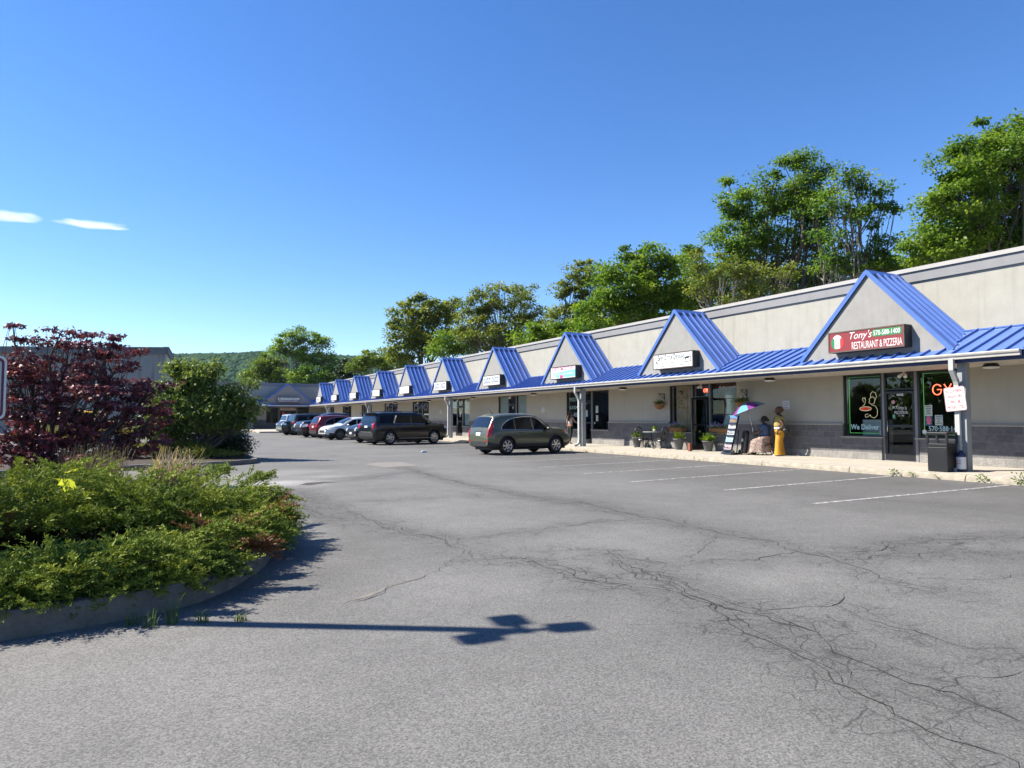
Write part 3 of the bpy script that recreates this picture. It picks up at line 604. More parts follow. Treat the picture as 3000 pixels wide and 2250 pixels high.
# large store to the left
store = thing('large_store', 'tall plain grey store with dark parapet behind the red maple', 'building', (-20, 52, 0))
F0 = 55.; c0 = atF(487, 1017, F0); zt = c0.z
L0 = (Vector((-1, 0, 0))*math.cos(TH) + Vector((0, 1, 0))*math.sin(TH)); L0 = Matrix.Rotation(rad(3), 3, 'Z') @ L0
c = Vector((c0.x, c0.y, 0)); lft = c + L0*40; bk = _f0
rr_ = atF(503, 1044, F0+5); r3_ = atF(521, 1084, F0+12); rr = Vector((rr_.x, rr_.y, 0)); r3 = Vector((r3_.x, r3_.y, 0)); d_rr = zt-rr_.z; d_r3 = zt-r3_.z
gst = mat('grey_stucco', (.30, .30, .28), .9, var=.1, vscale=.6, streak=.35); dk = mat('grey_parapet', (.14, .15, .16), .6)
mb = MB(); mb.add([lft, c, c+Vector((0, 0, zt-.55)), lft+Vector((0, 0, zt-.55))], [(0, 1, 2, 3)]); mb.build('front_wall', gst, store)
mb = MB(); mb.add([c, rr, rr+Vector((0, 0, zt-d_rr-.45)), c+Vector((0, 0, zt-.5))], [(0, 1, 2, 3)]); mb.add([rr, r3, r3+Vector((0, 0, zt-d_r3-.45)), rr+Vector((0, 0, zt-d_rr-.45))], [(0, 1, 2, 3)])
b4 = lft + bk*16; mb.add([r3, b4, b4+Vector((0, 0, zt-d_r3-.45)), r3+Vector((0, 0, zt-d_r3-.45))], [(0, 1, 2, 3)]); mb.build('side_wall', mat('pale_stucco', (.58, .56, .52), .9, var=.08), store)
up = Vector((0, 0, 1)); mb = MB(); mb.bar(lft+up*(zt-.33), c+up*(zt-.33), .3, .45); mb.bar(c+up*(zt-.28), rr+up*(zt-d_rr-.25), .3, .42); mb.bar(rr+up*(zt-d_rr-.25), r3+up*(zt-d_r3-.25), .3, .35); mb.build('parapet', dk, store)
mb = MB(); mb.bar(lft+up*(zt-.06), c+up*(zt-.06), .4, .1); mb.bar(c+up*(zt-.02), rr+up*(zt-d_rr), .4, .1); mb.build('parapet_cap', mat('cap_grey', (.22, .25, .25), .5), store)
mb = MB(); mb.add([lft+up*(zt-.5), c+up*(zt-.5), r3+up*(zt-d_r3-.5), b4+up*(zt-d_r3-.5)], [(0, 1, 2, 3)]); mb.build('roof', dk, store)
# ------------------------------------------------------------------ vehicles
def paint(name, col, metal=.4, rough=.28, coat=.6): return mat(name, col, rough, metal, var=.03, coat=coat)
carglass = mat('car_glass', (.004, .005, .007), .06, 0, var=0, spec=.12); wsglass = mat('windscreen_glass', (.01, .014, .02), .03, 0, var=0, spec=.9)
tyrem = mat('tyre_rubber', (.014, .014, .014), .8, var=.2); alloy = mat('alloy', (.55, .55, .57), .25, .9, var=.03); chrome = mat('chrome', (.75, .75, .76), .08, 1., var=0)
plastic = mat('trim_plastic', (.018, .018, .019), .6, var=.1); redl = mat('tail_lens', (.40, .006, .008), .25, 0, var=0, coat=.3); clearl = mat('clear_lens', (.75, .77, .8), .08, .3, var=0, coat=1.); amber = mat('amber_lens', (.8, .22, .02), .12, 0, var=0, coat=1.)
platem = mat('number_plate', (.72, .74, .72), .4, var=0)
def make_wheel(parent, x, y, r, spokes=7, side=1, wd=.23, dark=False):
    mb = MB(); mb.lathe([(.02, -wd*.3), (r*.62, -wd*.3), (r*.62, wd*.3)], (x, y, r), 28, 0, 'y'); hub = mb.build('wheel', iron, parent, world=False)
    mb = MB(); a = wd/2; mb.lathe([(r*.66, -a), (r*.9, -a), (r*.98, -a*.72), (r, -a*.4), (r, a*.4), (r*.98, a*.72), (r*.9, a), (r*.66, a), (r*.64, a*.6), (r*.64, -a*.6), (r*.66, -a)], (x, y, r), 36, 0, 'y'); mb.build('tyre', tyrem, hub, world=False)
    mb = MB(); f = y + side*wd*.30; mb.lathe([(r*.66, side*.02), (r*.655, side*.045), (r*.60, side*.04), (r*.585, -side*.05)], (x, f, r), 36, 0, 'y')
    mb.lathe([(0.001, side*.03), (r*.12, side*.03), (r*.16, side*.0), (r*.16, -side*.05)], (x, f, r), 16, 0, 'y')
    for k in range(spokes):
        t = 2*math.pi*k/spokes + .3
        for dt in ((-.07, .07) if spokes <= 6 else (0,)):
            c1, s1 = math.cos(t+dt*2.2), math.sin(t+dt*2.2); c2, s2 = math.cos(t+dt*3), math.sin(t+dt*3); 
            mb.bar((x+c1*r*.12, f+side*.012, r+s1*r*.12), (x+c2*r*.61, f+side*.028, r+s2*r*.61), r*(.15 if spokes > 6 else .085), .03, up=(0, 1, 0))
    mb.build('rim', alloy if not dark else mat('dark_alloy', (.12, .12, .125), .3, .8), hub, world=False, fixn=True); return hub
def car(label, loc, heading, S, pm, name='parked_car', cat='car', seen=None):
    root = thing(name, label, cat, loc, heading)
    L, W, B0 = S['L'], S['W'], S.get('clear', .26); prof = S['prof']; belt = S['belt']
    T = lambda x: float(np.interp(x, [p[0] for p in prof], [p[1] for p in prof]))
    Bl = lambda x: float(np.interp(x, [p[0] for p in belt], [p[1] for p in belt]))
    fr, re_ = L/2, -L/2
    def hw(x):
        k = W/2; df = fr-x; dr = x-re_
        if df < .75: k -= S.get('nose', .30)*((.75-df)/.75)**2.4
        if dr < .45: k -= S.get('tail', .14)*((.45-dr)/.45)**2
        return k
    def sect(x):
        t = T(x); bl = min(Bl(x), t-.05); h = hw(x); bz = B0 + .10*max(0, (abs(x)-L/2+.5)/.5)**2; tum = S.get('tumble', .34)
        gh = t-bl; p = [(0, bz), (h-.16, bz), (h-.035, bz+.05), (h-.005, bz+.20), (h, bz+(bl-bz)*.55), (h-.012, bl-.10*min(1, (bl-bz))), (h-.045, bl-.015)]
        if gh > .12:
            wt = h-.06-tum*(gh-.1); p += [(h-.06, bl+.02), (h-.06-tum*(gh-.1)*.5, bl+(gh-.1)*.5), (wt, t-.10), (wt-.05, t-.045), (wt-.14, t-.012), (wt*.5, t+.012), (0, t+.018)]
        else:
            wt = h-.06; p += [(h-.06, bl), (h-.075, bl+gh*.3), (h-.10, t-.02), (h-.14, t-.01), (h-.2, t), (h*.5, t+.02), (0, t+.028)]
        return p
    xs_ = sorted(set([round(v, 3) for v in list(np.linspace(re_, fr, 44))+[p[0] for p in prof]])); xs_ = [x for i, x in enumerate(xs_) if i == 0 or x-xs_[i-1] > .012]
    secs = [sect(x) for x in xs_]; m = len(secs[0]); vs = []; fs = []
    for x, s in zip(xs_, secs):
        for (y, z) in s: vs.append((x, y, z))
        for (y, z) in s[1:-1]: vs.append((x, -y, z))
    n1 = 2*m-2
    ring = list(range(m)) + list(range(n1-1, m-1, -1))
    for i in range(len(xs_)-1):
        for k in range(n1): a, b = ring[k], ring[(k+1) % n1]; fs.append((i*n1+a, i*n1+b, (i+1)*n1+b, (i+1)*n1+a))
    fs.append(tuple(ring[::-1])); fs.append(tuple((len(xs_)-1)*n1+k for k in ring))
    mb = MB(); mb.add(vs, fs, 0, True); body = mb.build('body', [pm, plastic], root, world=False, fixn=True)
    wr = S['wr']; ax = (S['rx'], S['rx']+S['wb'])
    cut = MB()
    for x in ax:
        for s in (1, -1): cut.lathe([(.001, -.2), (wr*1.13, -.2), (wr*1.13, .2), (.001, .2)], (x, s*(W/2-.13), wr*1.0), 40, 0, 'y')
    co = cut.build('cut', plastic, None, fixn=True); co.parent = root
    md = body.modifiers.new('b', 'BOOLEAN'); md.object = co; md.operation = 'DIFFERENCE'; md.solver = 'EXACT'
    bpy.context.view_layer.update(); evalmesh(body); bpy.data.objects.remove(co)
    me = body.data; me.polygons.foreach_set('use_smooth', [True]*len(me.polygons)); me.set_sharp_from_angle(angle=rad(32))
    lo = S.get('clad', 0)
    for p in me.polygons:
        c = p.center
        if c.z < B0+lo or p.normal.z < -.8: p.material_index = 1
    def sy(x, z):
        s = sect(x); ys_ = [(q[1], q[0]) for q in s[1:11]]; return float(np.interp(z, [q[0] for q in ys_], [q[1] for q in ys_]))
    def decal(name, poly, mt, side, off=.006, parent=body, cuts=3, trim=None):
        bm = bmesh.new(); vv = [bm.verts.new((x, 0, z)) for x, z in poly]; f = bm.faces.new(vv); bmesh.ops.triangulate(bm, faces=[f]); bmesh.ops.subdivide_edges(bm, edges=bm.edges, cuts=cuts, use_grid_fill=True)
        for v in bm.verts: v.co.y = side*(sy(v.co.x, v.co.z)+off)
        bm.normal_update()
        bmesh.ops.recalc_face_normals(bm, faces=bm.faces)
        if sum(f.normal.y for f in bm.faces)*side < 0: bmesh.ops.reverse_faces(bm, faces=bm.faces)
        me = bpy.data.meshes.new(name); bm.to_mesh(me); bm.free(); me.materials.append(mt)
        for p in me.polygons: p.use_smooth = True
        o = link(bpy.data.objects.new(name, me), parent)
        if trim:
            mb = MB(); pts = []
            for (a, b) in zip(poly, poly[1:]+poly[:1]):
                for k in range(5): x = a[0]+(b[0]-a[0])*k/5; z_ = a[1]+(b[1]-a[1])*k/5; pts.append((x, side*(sy(x, z_)+.008), z_))
            mb.tube(pts+[pts[0]], .009, 5); mb.build('window_trim', trim, o, world=False)
        return o
    for side in (1, -1):
        for wp in S['win']: decal('side_window', wp, carglass, side, trim=None)
        if S.get('wtrim'):
            for tl in S['wtrim']:
                mb = MB(); pts = []
                for a, b in zip(tl[:-1], tl[1:]):
                    for k in range(6): x = a[0]+(b[0]-a[0])*k/6; z_ = a[1]+(b[1]-a[1])*k/6; pts.append((x, side*(sy(x, z_)+.008), z_))
                mb.tube(pts, .011, 5); mb.build('window_trim', S.get('trimm', chrome), body, world=False)
        for xh in S['handles']:
            zz = Bl(xh)-.09; y = side*(sy(xh, zz)+.02); MB().box(xh-.10, xh+.10, y-.012, y+.012, zz-.018, zz+.018).build('door_handle', S.get('handlem', pm), body, bevel=.008, world=False)
        for xl, z0, z1 in S['seams']:
            mb = MB(); pts = [(xl+dx, side*(sy(xl+dx, z_)+.0015), z_) for z_, dx in [(z0+(z1-z0)*k/8, .0) for k in range(9)]]; mb.tube(pts, .004, 4); mb.build('door_seam', black, body, world=False)
        xm = S['mirror']; zm = Bl(xm)+.08; y = side*(hw(xm)+.09); mb = MB(); mb.ball((xm, y, zm), .1, 0, 12, 8, .8, 1.15, .8); mb.tube([(xm, side*(sy(xm, zm-.03)-.02), zm-.03), (xm, y, zm-.03)], .03, 6); mb.build('mirror', S.get('mirm', pm), body, world=False)
        if lo or True:
            for x in ax:
                mb = MB(); pts = []
                for k in range(15):
                    t = math.pi*(k-.6)/12.8; px_ = x+math.cos(t)*wr*1.16; pz = wr+math.sin(t)*wr*1.16
                    if pz > B0+.02: pts.append((px_, side*(sy(max(re_+.02, min(fr-.02, px_)), pz)+.002), pz))
                mb.tube(pts, .028 if lo else .014, 6); mb.build('arch_trim', plastic if lo else pm, body, world=False)
    # glass front and rear, laid on the top surface
    def topglass(name, x0, x1, inset, mt=carglass, n=8):
        vs = []; fs = []
        for i in range(n+1):
            x = x0+(x1-x0)*i/n; s = sect(x); ytop = s[10][0]-inset
            for j in range(n+1):
                y = ytop*(2*j/n-1); zz = float(np.interp(abs(y), [q[0] for q in s[:9:-1]], [q[1] for q in s[:9:-1]])); vs.append((x, y, zz))
        for i in range(n):
            for j in range(n): fs.append((i*(n+1)+j, (i+1)*(n+1)+j, (i+1)*(n+1)+j+1, i*(n+1)+j+1))
        # offset along normal
        sl = (T(x1)-T(x0))/(x1-x0); nn = Vector((-sl, 0, 1)).normalized()*.010; vs = [(a+nn.x, b, c+nn.z) for a, b, c in vs]
        return MB().add(vs, fs, 0, True).build(name, mt, body, world=False, fixn=False)
    if S.get('ws'): topglass('windscreen', S['ws'][0], S['ws'][1], .02, wsglass)
    if S.get('rg'): topglass('rear_window', S['rg'][0], S['rg'][1], .05, wsglass)
    def endx(z, front):      # x of the end surface at height z
        pr = [p for p in prof if (p[0] > 0) == front]; pr = sorted(pr, key=lambda p: p[1])
        zs = [p[1] for p in pr]; xs2 = [p[0] for p in pr]
        return float(np.interp(z, zs, xs2)) if z > zs[0] else (fr if front else re_)
    def enddecal(name, y0, y1, z0, z1, mt, front, th=.02, both=False, par=body, off=.006):
        sg = 1 if front else -1
        for sd in ((1, -1) if both else (1,)):
            vs = []; fs = []; n = 4
            for i in range(n+1):
                z_ = z0+(z1-z0)*i/n; xe = endx(z_, front)
                for j in range(n+1):
                    y = (y0+(y1-y0)*j/n)*sd; vs.append((xe+sg*off, y, z_))
            b_ = len(vs); vs += [(x-sg*.12, y, z_) for x, y, z_ in vs]
            for i in range(n):
                for j in range(n): q = (i*(n+1)+j, i*(n+1)+j+1, (i+1)*(n+1)+j+1, (i+1)*(n+1)+j); fs.append(q)
            brd = [j for j in range(n+1)] + [i*(n+1)+n for i in range(1, n+1)] + [n*(n+1)+j for j in range(n-1, -1, -1)] + [i*(n+1) for i in range(n-1, 0, -1)]
            for a, b in zip(brd, brd[1:]+brd[:1]): fs.append((a, b, b_+b, b_+a))
            o = MB().add(vs, fs).build(name, mt, par, world=False, fixn=True)
        return o
    for a in S.get('ends', []): enddecal(*a)
    for nm, poly, mt in S.get('lamps', []):
        for side in (1, -1): decal(nm, poly, mt, side, off=.012, cuts=3)
    for x in ax:
        for s in (1, -1): make_wheel(root, x, s*(W/2-.125), wr, S.get('spokes', 7), s, dark=S.get('darkrim', False))
    MB().box(re_+.25, fr-.25, -W/2+.3, W/2-.3, .20, .4).build('underbody', plastic, root, world=False)
    if S.get('rails'):
        for s in (1, -1):
            x0, x1 = S['rails']; pts = [(x0+(x1-x0)*k/8, s*(sect(x0+(x1-x0)*k/8)[11][0]), T(x0+(x1-x0)*k/8)+(.05 if 0 < k < 8 else .0)) for k in range(9)]; MB().tube(pts, .018, 6).build('roof_rail', S.get('railm', plastic), body, world=False)
    return root, body, sy, sect
E0 = 'number_plate'
CUV = dict(L=4.52, W=1.82, wb=2.62, rx=-1.34, wr=.365, clear=.27, clad=.22, tumble=.28, nose=.24,
  prof=[(-2.26, .80), (-2.23, .98), (-2.18, 1.10), (-2.02, 1.42), (-1.90, 1.60), (-1.6, 1.67), (-.9, 1.715), (-.2, 1.715), (.28, 1.67), (.60, 1.53), (.88, 1.32), (1.10, 1.16), (1.6, 1.12), (1.95, 1.06), (2.14, .98), (2.23, .84), (2.26, .66)],
  belt=[(-2.26, 1.04), (-1.5, 1.04), (0, 1.01), (1.1, .99), (2.2, .8)],
  win=[[(-1.62, 1.07), (-.93, 1.06), (-.93, 1.50), (-1.12, 1.455), (-1.38, 1.33), (-1.56, 1.19)], [(-.88, 1.06), (.02, 1.04), (-.04, 1.555), (-.45, 1.56), (-.88, 1.515)], [(.10, 1.04), (.84, 1.03), (.64, 1.24), (.38, 1.45), (.2, 1.54), (.04, 1.56)]],
  wtrim=[[(-1.66, 1.05), (.90, 1.015)], [(-1.66, 1.05), (-1.58, 1.21), (-1.4, 1.35), (-1.13, 1.48), (-.88, 1.535), (-.4, 1.585), (.05, 1.585), (.20, 1.565), (.40, 1.47), (.67, 1.25), (.90, 1.03)]],
  handles=[-.62, .35], seams=[(.06, .32, 1.55), (-.96, .55, 1.06), (1.13, .32, 1.0)], mirror=.76, ws=(.34, 1.06), rg=(-2.17, -1.93), spokes=7,
  lamps=[('tail_light', [(-2.23, .74), (-2.08, .74), (-2.09, 1.04), (-1.95, 1.44), (-2.0, 1.45), (-2.16, 1.12), (-2.23, .98)], redl), ('headlight', [(1.85, .88), (2.20, .74), (2.17, .86), (2.05, .95), (1.88, .98)], clearl), ('indicator', [(1.70, .93), (1.84, .89), (1.87, .98), (1.74, 1.0)], amber)],
  ends=[('number_plate', -.17, .17, .80, .93, platem, False), ('plate_recess', -.3, .3, .95, 1.0, plastic, False), ('badge', -.05, .05, 1.03, 1.07, chrome, False), ('bumper_insert', -.62, .62, .36, .55, plastic, False, .02, False), ('grille', -.5, .5, .62, .8, plastic, True), ('lower_grille', -.5, .5, .36, .5, plastic, True), ('reflector', .55, .75, .56, .61, redl, False, .02, True), ('tail_lens', .70, .78, .74, 1.04, redl, False, .02, True)])
olive = paint('olive_green_paint', (.12, .13, .085), .45, .32)
PX = lambda px, X: X/math.tan(TH+math.atan((px-1500)/2000.))
def place(px_mid, X): return (X, PX(px_mid, X), 0)
crv, b_, _, _ = car('olive green crossover parked nose to the kerb in front of the smoothie shop', (14.15, 25.75, 0), rad(7), CUV, olive)
crv.scale = (.965, .965, .985)
MB().tube([(-1.5, .0, 1.68), (-1.72, 0, 1.93)], [.012, .006], 6).build('antenna', black, b_, world=False)
MB().tube([(-2.13, .1, 1.16), (-2.19, -.3, 1.12)], .012, 5).build('rear_wiper', black, b_, world=False)
BIG = dict(L=5.5, W=2.05, wb=3.22, rx=-1.62, wr=.41, clear=.30, clad=.0, tumble=.20, nose=.22, tail=.10,
  prof=[(-2.75, .95), (-2.72, 1.15), (-2.66, 1.28), (-2.50, 1.72), (-2.44, 1.86), (-2.2, 1.90), (-1, 1.94), (.3, 1.93), (.75, 1.86), (1.15, 1.62), (1.50, 1.36), (1.7, 1.32), (2.2, 1.27), (2.55, 1.20), (2.68, 1.08), (2.75, .9)],
  belt=[(-2.75, 1.24), (-1.5, 1.24), (0, 1.22), (1.4, 1.21), (2.6, 1.12)],
  win=[[(-2.38, 1.28), (-1.42, 1.27), (-1.28, 1.74), (-2.22, 1.74)], [(-1.22, 1.27), (-.12, 1.26), (-.14, 1.76), (-1.1, 1.75)], [(-.02, 1.26), (1.25, 1.25), (1.0, 1.46), (.68, 1.70), (.5, 1.75), (-.04, 1.76)]],
  wtrim=[[(-1.36, 1.245), (1.32, 1.225)]], handles=[-.95, .3], handlem=black, seams=[(-.07, .4, 1.8), (-1.3, .75, 1.25), (1.35, .4, 1.2)], mirror=1.12, mirm=black, ws=(.82, 1.46), rg=(-2.64, -2.47), spokes=6, rails=(-2.1, .5), railm=black,
  lamps=[('tail_light', [(-2.73, .98), (-2.58, .97), (-2.56, 1.3), (-2.66, 1.3), (-2.72, 1.15)], redl), ('headlight', [(2.38, .98), (2.66, .92), (2.66, 1.06), (2.5, 1.12), (2.38, 1.12)], clearl)],
  ends=[('number_plate', -.17, .17, 1.02, 1.13, platem, False), ('garnish', -.75, .75, 1.19, 1.26, chrome, False), ('tail_lens', .72, .92, .98, 1.28, redl, False, .02, True), ('bumper', -.85, .85, .52, .72, plastic, False), ('bumper_trim', -.7, .7, .74, .78, chrome, False), ('grille', -.75, .75, .8, 1.1, plastic, True), ('headlamp_face', .6, .85, .92, 1.08, clearl, True, .02, True)])
jet = paint('black_paint', (.0025, .0025, .0035), .0, .22, .3)
bs, bb, _, _ = car('long black full-size suv with chrome pillar, nose to the kerb', (13.25, 38.3, 0), rad(12), BIG, jet, 'parked_suv', 'suv'); bs.scale = (.91, .95, .95)
for s in (1, -1):
    MB().prism([(-1.40, s*.945, 1.25), (-1.30, s*.945, 1.25), (-1.12, s*.895, 1.74), (-1.22, s*.895, 1.74)], (0, s*.018, 0)).build('pillar_trim', chrome, bb, world=False, fixn=True)
    MB().box(-1.0, 1.35, s*1.02-.05, s*1.02+.05, .36, .40).build('side_step', mat('step_metal', (.3, .3, .3), .35, .8), bb, bevel=.01, world=False)
MB().box(-2.74, -2.44, -.8, .8, 1.865, 1.90).build('rear_spoiler', jet, bb, bevel=.012, world=False)
# nose-out small dark suv
def spec(base, **k): d = dict(base); d.update(k); return d
SM = spec(CUV, spokes=5, ends=[('grille', -.55, .55, .66, .86, chrome, True), ('grille_slot', -.5, .5, .69, .73, plastic, True, .02, False), ('lower_grille', -.55, .55, .36, .52, plastic, True), ('number_plate', -.17, .17, .53, .65, platem, True), ('fog_light', .6, .75, .42, .54, chrome, True, .02, True), ('headlamp_face', .52, .72, .72, .9, clearl, True, .02, True)])
def row(px_front, X, heading, S, pm, label, name='parked_car', cat='car'):   # by the nearest bumper's position
    return car(label, (X + (S['L']/2)*math.cos(heading if abs(heading) < 1 else heading-math.pi), PX(px_front, X) + (S['L']/2)*math.sin(heading if abs(heading) < 1 else heading-math.pi), 0), heading, S, pm, name, cat)
row(1028, 10.9, rad(188), SM, paint('charcoal_blue_paint', (.02, .028, .04), .5), 'dark blue-grey compact suv nose out, half hidden by the long black suv')
WH = spec(CUV, clad=.17, spokes=9, darkrim=True, prof=[(-2.26, .78), (-2.22, .98), (-2.17, 1.08), (-1.98, 1.36), (-1.84, 1.48), (-1.55, 1.53), (-.9, 1.56), (-.2, 1.56), (.3, 1.50), (.7, 1.34), (1.02, 1.14), (1.25, 1.04), (1.6, 1.0), (1.95, .93), (2.14, .82), (2.24, .70), (2.26, .6)],
  belt=[(-2.26, .99), (0, .96), (1.1, .93), (2.2, .74)], win=[[(-1.55, 1.03), (-.95, 1.02), (-.95, 1.38), (-1.38, 1.28)], [(-.9, 1.02), (.02, .99), (-.02, 1.42), (-.88, 1.39)], [(.08, .99), (.92, .97), (.62, 1.2), (.3, 1.38), (.04, 1.42)]], wtrim=None,
  lamps=[('headlight', [(1.6, .80), (2.14, .70), (2.1, .76), (1.85, .86)], clearl), ('tail_light', [(-2.2, .8), (-1.9, .82), (-1.95, .95), (-2.2, .95)], redl)], ends=[('grille', -.45, .45, .5, .72, plastic, True), ('headlamp_face', .5, .7, .70, .77, plastic, True, .02, True), ('lower_grille', -.6, .6, .34, .42, plastic, True)])
row(944, 10.6, rad(188), WH, paint('white_car_paint', (.72, .74, .74), .1), 'white crossover with black wheel arches, nose out, beside a dark red one')
RD = spec(CUV, clad=.2, spokes=5, handlem=plastic, rails=(-1.7, .1), railm=plastic, ends=CUV['ends'][:3]+[('tail_lens', .5, .8, .84, .98, redl, False, .02, True), ('bumper_insert', -.7, .7, .36, .6, plastic, False), ('spoiler', -.6, .6, 1.5, 1.56, plastic, False)], lamps=[('tail_light', [(-2.24, .86), (-1.95, .84), (-1.95, .98), (-2.18, 1.0)], redl)])
row(917, 10.8, rad(8), RD, paint('dark_red_paint', (.22, .012, .018), .5), 'dark red wagon parked nose in between white crossover and black pickup')
TR = spec(BIG, L=5.7, wb=3.5, rx=-1.7, clear=.38, spokes=5, rails=None, prof=[(-2.85, .98), (-2.84, 1.3), (-2.6, 1.32), (-1.25, 1.33), (-1.20, 1.36), (-1.1, 1.80), (-.9, 1.88), (.2, 1.92), (.6, 1.86), (1.0, 1.62), (1.4, 1.38), (1.7, 1.33), (2.3, 1.28), (2.65, 1.20), (2.8, 1.0), (2.85, .86)],
  belt=[(-2.85, 1.27), (-1.2, 1.27), (0, 1.24), (1.4, 1.22), (2.7, 1.12)], win=[[(-1.0, 1.3), (-.1, 1.28), (-.1, 1.74), (-.9, 1.74)], [(0, 1.28), (1.15, 1.26), (.85, 1.5), (.55, 1.7), (.35, 1.75), (0, 1.75)]], wtrim=None, handles=[-.7, .3], handlem=black, seams=[(-.05, .4, 1.7), (-1.05, .5, 1.3), (1.3, .4, 1.2)], rg=None, ws=(.7, 1.34),
  lamps=[('headlight', [(2.3, .86), (2.78, .80), (2.72, 1.04), (2.35, 1.06)], clearl)], ends=[('grille', -.55, .55, .78, 1.1, plastic, True), ('headlamp_face', .58, .86, .80, 1.06, clearl, True, .02, True), ('bumper', -.85, .85, .5, .72, chrome, True), ('number_plate', -.17, .17, .54, .66, platem, True)])
row(872, 10.3, rad(188), TR, paint('black_blue_paint', (.008, .011, .018), .3), 'black pickup truck with big clear headlight, nose out beside the red wagon', 'pickup_truck', 'pickup truck')
S2 = spec(BIG, L=4.9, wb=2.9, rx=-1.45, prof=[(p[0]*.89, p[1]*.97) for p in BIG['prof']], win=[[(x*.89, z*.97) for x, z in w_] for w_ in BIG['win']], wtrim=None, ws=(.73, 1.3), rg=(-2.35, -2.2), mirror=1.0, rails=(-1.8, .4),
  belt=[(p[0]*.89, p[1]*.97) for p in BIG['belt']], lamps=[('tail_light', [(-2.42, .98), (-2.1, 1.0), (-2.15, 1.3), (-2.3, 1.32)], redl)], ends=[('number_plate', -.17, .17, 1.0, 1.1, platem, False), ('tail_lens', .6, .85, 1.0, 1.2, redl, False, .02, True), ('bumper', -.8, .8, .5, .8, plastic, False)])
row(850, 11.0, rad(8), S2, paint('graphite_paint', (.03, .032, .035), .5), 'graphite suv with red tail lamps nose in, behind the black pickup')
S3 = spec(S2, ends=[('grille', -.6, .6, .78, 1.05, plastic, True), ('headlamp_face', .6, .82, .88, 1.05, clearl, True, .02, True), ('bumper', -.8, .8, .5, .62, chrome, True)], lamps=[('headlight', [(2.1, .92), (2.36, .9), (2.3, 1.06), (2.1, 1.06)], clearl)])
row(818, 10.2, rad(188), S3, paint('black_green_paint', (.012, .016, .015), .3), 'black suv nose out, last but one of the row towards the wing')
row(826, 11.0, rad(8), S2, paint('silver_white_paint', (.60, .62, .66), .3), 'silver white suv with white roof at the far end of the row')
# vehicles half hidden by the shrubs
p = onZ(668, 1266); car('dark blue hatchback parked at the far left behind the green shrub', (p.x, p.y+2, 0), rad(95), CUV, paint('blue_car_paint', (.02, .03, .09), .4))
p = atF(228, 1225, 36); car('yellow pickup glimpsed through the red maple branches', (p.x, p.y, 0), rad(170), TR, paint('yellow_paint', (.75, .42, .02), .1), 'pickup_truck', 'pickup truck')
# ------------------------------------------------------------------ planting
nr = np.random.default_rng(11)
def unit(v): return v/np.maximum(1e-9, np.linalg.norm(v, axis=1, keepdims=True))
def leaves(name, P, D, Nn, L, W, mt, parent, var, shape='oval'):
    """one mesh of leaves: P base, D long axis, Nn face normal"""
    S = unit(np.cross(D, Nn)); Nn = unit(np.cross(S, D)); n = len(P); L = np.broadcast_to(np.asarray(L, float), (n,))[:, None]; W = np.broadcast_to(np.asarray(W, float), (n,))[:, None]
    if shape == 'oval':
        V = np.stack([P, P+D*L*.45+S*W*.5-Nn*L*.03, P+D*L, P+D*L*.45-S*W*.5-Nn*L*.03], 1); F = np.arange(4*n).reshape(n, 4); vv = np.repeat(var, 4)
    elif shape == 'star':   # lobed leaf: three pointed blades
        Vs = []; ang = (-.85, 0, .85)
        for a in ang:
            D2 = D*math.cos(a)+S*math.sin(a); S2 = S*math.cos(a)-D*math.sin(a); l = L*(1 if a == 0 else .8)
            Vs.append(np.stack([P, P+D2*l*.5+S2*W*.22, P+D2*l-Nn*L*.12, P+D2*l*.5-S2*W*.22], 1))
        V = np.concatenate(Vs, 0); F = np.arange(4*n*3).reshape(-1, 4); vv = np.tile(np.repeat(var, 4), 3)
    return quads(name, V.reshape(-1, 3), F, mt, parent, var=vv)
bark = mat('bark', (.10, .085, .07), .95, var=.35, vscale=6, bump=.6, bscale=14, stretch=(1, 1, .25))
barkl = mat('pale_bark', (.20, .18, .15), .95, var=.3, vscale=6, bump=.5, bscale=14, stretch=(1, 1, .25))
green1 = leafmat('leaf_green', (.045, .105, .010), (.10, .18, .018), (.22, .285, .035), trans=.5)
green2 = leafmat('leaf_deep_green', (.034, .085, .010), (.085, .165, .018), (.19, .26, .03), trans=.5)
green3 = leafmat('leaf_yellow_green', (.055, .10, .012), (.10, .155, .018), (.17, .21, .03))
green4 = leafmat('leaf_olive', (.05, .085, .014), (.12, .155, .026), (.22, .24, .045), trans=.5)
conif = leafmat('needle_dark', (.012, .028, .012), (.02, .04, .016), (.035, .06, .02), trans=.1)
def limb(mb, a, b, r0, r1, sag=.1, n=6, seed=0):
    a = Vector(a); b = Vector(b); l = (b-a).length; pts = []
    for i in range(n+1):
        t = i/n; p = a.lerp(b, t); k = math.sin(math.pi*t)*l*sag
        p = p + Vector((mnoise.noise(Vector((seed, t*2.5, 0))), mnoise.noise(Vector((seed, t*2.5, 5))), .4*mnoise.noise(Vector((seed, t*2.5, 9)))))*k*1.6 + Vector((0, 0, -k*.5)); pts.append(p)
    mb.tube(pts, [r0+(r1-r0)*i/n for i in range(n+1)], 6, cap=False); return pts
